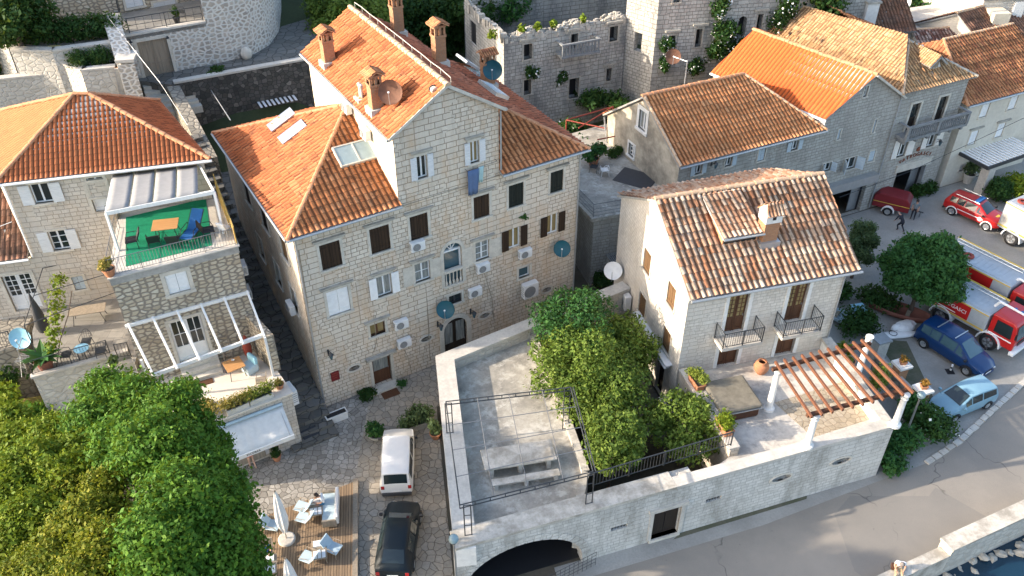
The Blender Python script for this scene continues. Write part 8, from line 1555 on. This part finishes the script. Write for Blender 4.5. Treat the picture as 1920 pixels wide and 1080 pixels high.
bb0 = Vector(P(1725, 650)); bb1 = Vector(P(1810, 705)); d = (bb1-bb0).normalized(); nL = Vector((-d.y, d.x, 0)); c_ = (bb0+bb1)/2+nL*.88
MPV = [(-2.2, .36, .96, .80, 1.02, .72), (-2.0, .29, 1.0, .88, 1.62, .66), (-.6, .27, 1.0, .91, 1.74, .67), (.45, .27, .98, .91, 1.70, .65), (1.45, .27, .94, .90, 1.0, .80), (2.0, .30, .80, .84, .84, .62), (2.3, .42, .60, .70, .64, .46)]
car('parked_car', 'deep blue people carrier parked beside the fire engine', tuple(c_), math.degrees(math.atan2(d.y, d.x)), 'car_b', MPV, (4, 3), (0, 1), [(1, 2, .08, .5), (1, 2, .53, .96), (2, 3, .05, .95), (3, 4, .05, .5)], (-1.45, 1.48), .33, glass='glass_b')
for i, x in enumerate((-.75, .25)): pass
t = bpy.data.objects['parked_car.001']; 
for x in (-1.1, .1): MB().box(x-.03, -.62, 1.76, x+.03, .62, 1.80).build('roof_bar', X['alu'], t)
s0 = Vector(P(1789, 792)); s1 = Vector(P(1849, 767)); d = (s0-s1).normalized(); nL = Vector((-d.y, d.x, 0)); c_ = (s0+s1)/2-nL*.80
SUP = [(-1.9, .36, .86, .76, .92, .66), (-1.75, .29, .92, .80, 1.34, .60), (-.6, .26, .91, .82, 1.46, .60), (.2, .26, .90, .82, 1.42, .58), (1.05, .26, .86, .81, .92, .70), (1.6, .30, .74, .76, .80, .58), (1.92, .42, .56, .62, .60, .42)]
car('parked_car', 'pale silver blue hatchback parked at the roadside by the oleanders', tuple(c_), math.degrees(math.atan2(d.y, d.x)), 'car_s', SUP, (4, 3), (0, 1), [(1, 2, .08, .95), (2, 3, .05, .95), (3, 4, .05, .5)], (-1.2, 1.25), .29, mirror='car_s')
v0 = Vector(P(1780, 403)); v1 = Vector(P(1846, 433)); d = (v1-v0).normalized(); nL = Vector((-d.y, d.x, 0)); c_ = (v0+v1)/2+nL*.88
SUV = [(-2.1, .42, 1.0, .80, 1.06, .70), (-1.85, .34, 1.03, .87, 1.50, .60), (-.6, .33, 1.03, .90, 1.62, .60), (.3, .33, 1.02, .90, 1.58, .58), (1.1, .33, 1.0, .89, 1.06, .76), (1.85, .36, .94, .86, 1.0, .66), (2.14, .48, .70, .74, .74, .5)]
sv = car('fire_car', 'red fire service off-roader with a blue light bar and white wheel arches', tuple(c_), math.degrees(math.atan2(d.y, d.x)), 'car_r', SUV, (4, 3), (0, 1), [(1, 2, .1, .5), (1, 2, .55, .97), (2, 3, .05, .95), (3, 4, .05, .5)], (-1.33, 1.35), .36, arch='white', bumper='dkgrey', rails=(-1.5, .3, .58, 1.66))
MB().box(-.15, -.5, 1.61, .2, .5, 1.74).build('light_bar', X['blue'], sv, bevel=.03); m = MB(); m.box(-1.0, -.905, .72, 1.0, -.898, .78); m.build('side_stripe', X['white'], sv); MB().lathe([(.01, 0), (.22, 0), (.22, .012), (.01, .014)], 14, (1.5, 0, 1.03)).build('bonnet_emblem', X['trk_y'], sv)
m = MB(); m.lathe([(.01, 0), (.17, 0), (.17, .012), (.01, .014)], 12, (.75, -.9, .72), Matrix.Rotation(R(90), 4, 'X')); m.build('door_emblem', X['white'], sv)
def fire_truck(lab, loc, rz, tall=2.35, cabh=2.6, L=4.3, wording=True, cabcol='car_r', side='car_r', roofc='trk_g', lad=True, group='fire engines in the yard'):
    t = thing('fire_engine', lab, 'fire engine', loc, rz, group); W2 = 1.15; xb, xf = -1.55-(L-4.3), 2.75
    MB().box(xb-.1, -.5, .55, xf+1.7, .5, .85).build('chassis', X['black'], t)
    MB().box(xb, -W2, .95, xf, W2, tall).build('body', X['trk_g'], t, bevel=.04); m = MB(); m.box(xb+.1, -W2+.15, tall+.002, xf-.1, W2-.15, tall+.03)
    for i in range(14): x = xb+.25+(xf-xb-.5)*i/13; m.box(x-.02, -W2+.2, tall+.03, x+.02, W2-.2, tall+.045)
    m.build('roof_deck', X[roofc], t)
    for sg in (-1, 1):
        y = sg*(W2+.004); a_, b_ = (y-.012, y) if sg < 0 else (y, y+.012)
        MB().box(xb+.12, a_, 1.25, 1.6, b_, tall-.12).build('side_panel', X[side], t)
        m = MB(); m.box(xb, a_-.002, 1.12, xf-.05, b_+.002, 1.22); m.box(xb, a_-.002, tall-.1, xf-.05, b_+.002, tall-.03); m.build('stripe', X['trk_y'], t); m = MB(); m.box(xb+.5, a_-.003, 1.34, .8, b_+.003, 1.40); m.build('white_stripe', X['white'], t)
        m = MB()
        for i in range(9): m.box(1.68, a_-.002, 1.3+.105*i, xf-.2, b_+.002, 1.37+.105*i)
        m.build('roller_shutter', X['trk_g'], t)
        for x in (-.0, 3.18): wheel(t, x, sg*.95, .56, .36, sg, 'metal_g'); m = MB(); M = Matrix.Translation((x, sg*1.0, .56)) @ Matrix.Rotation(R(90), 4, 'X'); ar = []
        for x in (-.0, 3.18):
            m = MB(); k = 9
            for i in range(k):
                q0, q1 = math.pi*i/k, math.pi*(i+1)/k; f = lambda q, r_, yy: (x+r_*math.cos(q), yy, .56+r_*math.sin(q)*1.02); y0, y1 = sg*.72, sg*1.22
                m.add([f(q0, .68, y0), f(q1, .68, y0), f(q1, .68, y1), f(q0, .68, y1), f(q0, .76, y0), f(q1, .76, y0), f(q1, .76, y1), f(q0, .76, y1)], [(0,1,2,3),(7,6,5,4),(3,2,6,7),(1,0,4,5)])
            m.build('mudguard', X['white'], t)
    if wording: text(t, 'VATROGASCI', .36, 'white', Matrix.Translation((.32, -W2-.02, 1.72)) @ Matrix.Rotation(R(90), 4, 'X'), 'lettering', .004)
    x0, x1 = xf+.12, xf+1.75; m = MB(); h = cabh; pr = [(x0, .75), (x1+.08, .75), (x1+.08, 1.35), (x1-.12, h-.12), (x1-.3, h), (x0, h)]; vs = [(x, -W2+.05, z) for x, z in pr]+[(x, W2-.05, z) for x, z in pr]; n = len(pr)
    m.add(vs, [list(range(n)), list(range(2*n-1, n-1, -1))]+[(i, n+i, n+(i+1) % n, (i+1) % n) for i in range(n)]); m.build('cab', X[cabcol], t, bevel=.07)
    dx = -.16; e_ = .02; m = MB(); m.add([(x1+.085+e_, -W2+.2, 1.45), (x1+.085+e_, W2-.2, 1.45), (x1-.1+e_, W2-.24, h-.2), (x1-.1+e_, -W2+.24, h-.2)], [(0, 1, 2, 3)]); m.build('windscreen', X['glass_b'], t)
    for sg in (-1, 1): y = sg*(W2-.035); m = MB(); m.add([(x0+.35, y, 1.5), (x1-.2, y, 1.5), (x1-.32, y, h-.22), (x0+.35, y, h-.22)], [(0, 1, 2, 3)]); m.build('side_window', X['glass'], t); m = MB(); m.box(x0+.1, y-.004 if sg < 0 else y, 1.28, x1-.1, y if sg < 0 else y+.004, 1.36); m.build('white_stripe', X['white'], t); MB().box(x1+.0, sg*(W2+.02)-.05, 1.7, x1+.1, sg*(W2+.1)+.05, 2.1).build('mirror', X['black'], t); MB().box(x1+.07, sg*.8-.14, .85, x1+.13, sg*.8+.14, 1.05).build('headlight', X['head'], t)
    MB().box(x1-.02, -W2, .5, x1+.3, W2, .75).build('bumper', X['white'], t, bevel=.03); MB().box(x1+.08, -.6, .95, x1+.11, .6, 1.25).build('grille', X['black'], t)
    m = MB(); m.cone((x0-.2, -.2, h+.35), (x1+.1, -.5, h+.5), .08, .06, 8); m.cone((x0-.4, -.2, h-.1), (x0-.2, -.2, h+.35), .09, .09, 8); m.build('water_cannon', X['white'], t)
    for x in (x0+.6, x0+1.0): MB().cone((x, .3, h), (x, .3, h+.12), .1, .08, 8).build('roof_light', X['blue'], t)
    m = MB(); m.lathe([(.16, 0), (.34, 0), (.36, .05), (.34, .1), (.16, .1)], 16, (-.6, -.35, tall+.05)); m.build('hose_reel', X['copper'], t)
    if lad:
        for y in (.45, .8): MB().cone((xb+.1, y, tall+.22), (xf-.2, y, tall+.22), .03, .03, 6).build('ladder_rail', X['alu'], t)
        m = MB()
        for i in range(14): x = xb+.2+(xf-xb-.5)*i/13; m.cone((x, .45, tall+.22), (x, .8, tall+.22), .018, .018, 5)
        m.build('ladder_rungs', X['alu'], t)
    m = MB(); m.cone((xb, W2-.1, tall+.12), (xf, W2-.1, tall+.12), .07, .07, 8); m.build('suction_hose', X['trk_y'], t); return t
th_ = hd(P(1757, 605), P(1845, 655)); q = Vector(P(1757, 605)); dd = Vector((math.cos(R(th_)), math.sin(R(th_)), 0)); nn = Vector((-dd.y, dd.x, 0)); c1_ = q+nn*1.15
fire_truck('red fire engine with big white lettering on its side, beside the blue people carrier', tuple(c1_), th_); c2_ = c1_+nn*2.95-dd*.5; fire_truck('second red fire engine behind the lettered one, with ladder and hose reels on its roof', tuple(c2_), th_, 2.9, 2.7, 4.9, False)
q = Vector(P(1893, 462)); fire_truck('orange and white fire engine at the right edge behind the red off-roader', tuple(q+nn*1.15), th_-8, 3.0, 2.7, 4.0, False, 'car_o', 'cap', 'trk_g')
# trailer
q = Vector(P(1668, 404)); t = thing('trailer', 'small trailer under a dark red cover beside the garage', 'trailer', (q.x+.25, q.y+.75, 0), -28); m = MB(); pr = [(-1.3, .5), (1.3, .5), (1.3, 1.2), (1.0, 1.55), (-1.0, 1.6), (-1.3, 1.3)]; vs = [(x, -.8+.12*(z > 1.25), z) for x, z in pr]+[(x, .8-.12*(z > 1.25), z) for x, z in pr]; n = 6; m.add(vs, [list(range(n)), list(range(2*n-1, n-1, -1))]+[(i, n+i, n+(i+1) % n, (i+1) % n) for i in range(n)]); m.build('cover', X['dkred'], t, bevel=.06)
for sg in (-1, 1):
    wheel(t, -.1, sg*.84, .33, .2, sg); m = MB(); k = 8
    for i in range(k): q0, q1 = math.pi*i/k, math.pi*(i+1)/k; f = lambda a_, r_, yy: (-.1+r_*math.cos(a_), yy, .33+r_*math.sin(a_)); y0, y1 = sg*.74, sg*.98; m.add([f(q0, .40, y0), f(q1, .40, y0), f(q1, .40, y1), f(q0, .40, y1), f(q0, .46, y0), f(q1, .46, y0), f(q1, .46, y1), f(q0, .46, y1)], [(0,1,2,3),(7,6,5,4),(3,2,6,7),(1,0,4,5)])
    m.build('mudguard', X['white'], t); m = MB(); m.box(-1.3, sg*.81-.006, .95, 1.3, sg*.81+.006, 1.0); m.build('stripe', X['trk_y'], t)
m = MB(); m.cone((1.3, 0, .5), (2.3, 0, .45), .05, .05, 8); m.cone((2.1, 0, .45), (2.1, 0, 0), .03, .03, 6); m.build('drawbar', X['metal'], t)
# people in the yard, on the sea wall
person('standing person in a grey blue shirt and dark trousers in the fire station yard', P(1710, 411, 0), 150, STAND, dict(top='c_grey', legs='c_dark', sleeve=.6))
J = dict(STAND); J.update(pel=(0, -.1, .78), wai=(0, .0, .92), che=(0, .22, 1.05), nec=(0, .38, 1.14), hd0=(0, .45, 1.17), hd1=(0, .53, 1.2), hd2=(0, .58, 1.27), shL=(-.18, .28, 1.12), shR=(.18, .28, 1.12), elL=(-.22, .36, .85), elR=(.22, .36, .85), wrL=(-.16, .5, .66), wrR=(.16, .5, .66), haL=(-.15, .55, .58), haR=(.15, .55, .58), hpL=(-.1, -.08, .74), hpR=(.1, -.08, .74), knL=(-.13, .18, .42), knR=(.12, .0, .4), anL=(-.12, .05, .08), anR=(.12, -.35, .1), toL=(-.13, .2, .04), toR=(.13, -.2, .04))
person('person in dark clothes bending forward at the corner of the red trailer', P(1686, 432, 0), 20, J, dict(top='c_dark', legs='c_dark', sleeve=1.2), 'hairg')
J = dict(SIT); J.update(che=(0, .13, .44), nec=(0, .22, .58), hd0=(0, .27, .63), hd1=(0, .33, .69), hd2=(0, .36, .77), face=(0, .8, -.6)); q = P(1683, 1066, .42); mn = person('person in a white shirt and khaki trousers sitting on the low sea wall, head bent', (q[0], q[1], .48), -195, J, dict(top='c_white', legs='c_khaki', sleeve=.55, leg=.9), 'hairg')
m = MB(); beam(m, (-.16, .02, .6), (.22, .06, .14), .04, .02); beam(m, (-.15, .18, .58), (.2, .24, .2), .04, .02); m.box(.2, -.08, .0, .32, .2, .2); o = m.build('shoulder_bag', X['beam_dk'], None); o.location = mn.location; o.rotation_euler = mn.rotation_euler; tag(o, 'brown shoulder bag worn by the person on the sea wall', 'bag')
# ---------------------------------------------------------------- yard clutter
q = P(1735, 505, 3.6); tree('round_tree', 'dense round dark green tree in the fire station yard', (q[0], q[1], 0), [(a_, b_, c_+1.4, d_, e_, f_) for a_, b_, c_, d_, e_, f_ in clump_crown(2.1, 4.2, 20, .85)], 30000, .11, 'f_mid', 2.2, .18, spread=1.2, shell=.4)
q = P(1614, 462, 2.6); tree('feathery_tree', 'feathery grey green tree behind the right corner of the pale house', (q[0], q[1], 0), [(a_, b_, c_+.4, d_, e_, f_) for a_, b_, c_, d_, e_, f_ in clump_crown(1.05, 4.2, 14, .5)], 12000, .07, 'f_grey', 2.0, .12, spread=.8, shell=.7)
for px, py, r_, h_, n_, lab in ((1600, 620, 1.4, 1.6, 2200, 'dark shrub in the shaded yard corner beside the pale house'), (1640, 570, 1.5, 1.2, 1800, 'low dark weeds below the round tree'), (1580, 560, 1.2, 1.4, 1500, 'dark shrub against the shaded wall of the pale house')): bush('yard_shrub', lab, P(px, py, 0), r_, h_, n_, .11, 'f_dark')
def hull(lab, loc, rz, L, Wd, H, mat, inner=None):
    t = thing('small_boat', lab, 'boat', loc, rz, 'small boats in the yard'); m = MB(); vs = []; k = 9
    for i in range(11):
        s_ = i/10; w_ = Wd/2*math.sin(math.pi*(.12+.80*s_))**.7; x = -L/2+L*s_
        for j in range(k): a_ = math.pi*j/(k-1); vs.append((x, -w_*math.cos(a_), H*(1-math.sin(a_)**.8)+.12*s_**3*(1 if True else 0)))
    m.add(vs, [(i*k+j, i*k+j+1, (i+1)*k+j+1, (i+1)*k+j) for i in range(10) for j in range(k-1)]); o = m.build('hull', X[mat], t, True); o.modifiers.new('s', 'SOLIDIFY').thickness = .04
    for x in (-L*.2, L*.15): MB().box(x-.12, -Wd*.42, H*.62, x+.12, Wd*.42, H*.67).build('thwart', X['oldwood'], t)
    return t
hull('dark red rowing boat stored under the round tree', P(1683, 592, 0), -32, 3.6, 1.4, .6, 'terra_dk'); hull('pale blue dinghy in the shaded corner beside the pale house', P(1578, 603, 0), -40, 2.2, 1.2, .5, 'cushion'); 
t = thing('kayak', 'slim white kayak lying in the yard beside the blue people carrier', 'kayak', P(1672, 632, .0), 6); m = MB(); m.ball((0, 0, .16), 1.9, .32, .16, 16, 8); m.build('hull', X['white'], t, True); MB().lathe([(.22, .30), (.26, .325), (.22, .33)], 14).build('cockpit', X['black'], t)
t = thing('folded_tarp', 'crumpled white tarpaulin heap in the yard', 'tarpaulin', P(1695, 618, 0), 20); m = MB(); m.ball((0, 0, .25), .7, .5, .3, 11, 6); m.ball((.5, .2, .2), .45, .4, .22, 9, 5); m.ball((-.5, .1, .25), .5, .25, .3, 9, 5); o = m.build('sheet', X['white'], t); dpm = o.modifiers.new('d', 'DISPLACE'); dpm.strength = .12; tx = bpy.data.textures.new('crumple', 'CLOUDS'); tx.noise_scale = .3; dpm.texture = tx
t = thing('utility_box', 'grey blue utility box standing in the shaded yard', 'box', P(1604, 600, 0), 15); MB().box(-.4, -.35, 0, .4, .35, .95).build('body', X['cushion'], t, bevel=.02); MB().box(-.46, -.41, .95, .46, .41, 1.02).build('lid', X['paleblue'], t, bevel=.01)
t = thing('utility_box', 'pale box with a bluish lid at the head of the garden wall', 'box', P(1642, 668, 0), 20); MB().box(-.4, -.35, 0, .4, .35, 1.35).build('body', X['cap'], t, bevel=.02); MB().box(-.48, -.43, 1.35, .48, .43, 1.45).build('lid', X['galv'], t)
t = thing('striped_bollard', 'small black and white striped bollard beside the blue people carrier', 'bollard', P(1781, 697, .008))
for i in range(4): MB().cone((0, 0, .14*i), (0, 0, .14*(i+1)), .06, .06, 10).build('band', X['black' if i % 2 == 0 else 'white'], t)
MB().box(-.22, -.22, -.004, .22, .22, .03).build('base', X['black'], t)
t = thing('slatted_pergola', 'white slatted pergola roof in a dark frame at the right edge', 'pergola', P(1853, 312, 2.9), 28); m = MB(); m.box(0, -.12, -.25, 7, 0, 0); m.build('frame_beam', X['metal'], t); m = MB(); m.box(-.12, -.12, -.25, 0, 4.5, 0); m.build('frame_beam', X['metal'], t)
for i in range(16): MB().box(.1+.36*i, 0, -.08, .28+.36*i, 4.5, -.02).build('slat', X['white'], t)
q = P(1838, 366, 0); o = solid(thing('stone_pillar', 'pale stone pillar carrying the corner of the slatted pergola', 'pillar', (q[0]-.1, q[1], 0), 25), [(-.35, -.35), (.35, -.35), (.35, .35), (-.35, .35)], 0, 2.6, 'cap', 'shaft')
for px, py, r_, h_, mt, lab in ((1868, 372, 1.5, 1.8, 'f_dark', 'dark shrub under the slatted pergola'), (1905, 372, 1.6, 2.0, 'f_yel', 'bright yellow green shrub at the right edge below the pergola')): bush('yard_shrub', lab, P(px, py, 0), r_, h_, 2600, .13, mt)
for px, py, lab in ((1718, 368, 'dark clipped bush beside the fire station garage door, left one'), (1740, 362, 'dark clipped bush beside the fire station garage door, right one')): bush('clipped_bush', lab, P(px, py, 0), .65, 1.1, 900, .1, 'f_dark', clumps=[(0, 0, .55, .6, .6, .55)])
potted('potted_plant', 'tall shrub in a big pale pot against the corner house', P(1813, 342, 0), .45, .8, .7, 1.1, 700, .11, 'f_grey', 'cap')
t = thing('parking_barrier', 'thin striped barrier pole standing by the red trailer', 'barrier', P(1664, 368, 0))
MB().cone((0, 0, 0), (-.3, .2, 3.2), .05, .04, 8).build('pole', X['white'], t); MB().box(-.15, -.15, 0, .15, .15, .12).build('base', X['metal_g'], t)
tag(MB().tube([w.wp(0, 0, 0) if False else rw(-3, -.6, 2.4), rw(3.5, -.7, 3.0), rw(8.6, -.5, 3.7), rw(15, -.6, 5.0)], .025, 4).build('overhead_cable', X['black'], None), 'black overhead cable strung along the fire station row', 'cable')
# ---------------------------------------------------------------- trees behind
def backtree(lab, px, py, z, zg, r_, h_, n, size, mat, cr=None): q = P(px, py, z); tree('tree', lab, (q[0], q[1], zg), [(a_, b_, c_+z-zg-h_*.5, d_, e_, f_) for a_, b_, c_, d_, e_, f_ in clump_crown(r_, h_, 16, cr or r_*.42)], n, size, mat, z-zg, .2, 'tree', 'trees behind the houses', spread=r_*.4, shell=.5)
for a_ in (('sunlit bright green tree behind the roof ridge of the beige house', 655, 28, 10.5, 6, 2.8, 4.0, 14000, .15, 'f_org'), ('dark tree directly behind the rear chimney of the beige house', 775, 40, 7.5, 3, 3.8, 6.5, 16000, .17, 'f_ivy'), ('dark tree between the rear chimneys and the ruin', 825, 75, 5.5, 2, 2.6, 5, 12000, .17, 'f_ivy'), ('dark tree at the top edge left of the ruin', 845, 5, 7, 5, 3.0, 5, 9000, .17, 'f_dark'), ('light green tree right of the sunlit one behind the ridge', 708, 18, 9, 6, 2.6, 4.4, 9000, .15, 'f_mid'),
           ('green tree among the roofs at the top right, beside the pale chimney stack', 1672, 42, 6, 0, 2.6, 4.4, 9000, .17, 'f_dark'), ('green tree at the top right in front of the corner house', 1730, 30, 6, 0, 3.0, 5, 12000, .17, 'f_mid'), ('tree at the top edge above the fire station roof', 1580, -18, 7, 0, 3.2, 5, 7000, .18, 'f_dark'), ('tree left of the top right corner house', 1780, 38, 6, 0, 2.2, 4, 8000, .16, 'f_mid'), ('dark tree at the top edge behind the pale chimney stack', 1650, -5, 6, 0, 3, 5, 7000, .18, 'f_dark'), ('leafy tree at the top left corner beside the upper house', 22, 35, 15, 13, 2.0, 3.2, 8000, .14, 'f_dark'), ('bush growing out of the ruin at the top edge', 955, 8, 9, 6, 1.8, 2.6, 5000, .15, 'f_mid'), ('bush above the back wall of the ruin', 890, 12, 9, 6, 2.2, 3.0, 6000, .15, 'f_dark'), ('dark tree behind the palace wall at the top', 1540, -10, 12, 5, 2.4, 4, 5000, .17, 'f_ivy')): backtree(*a_)
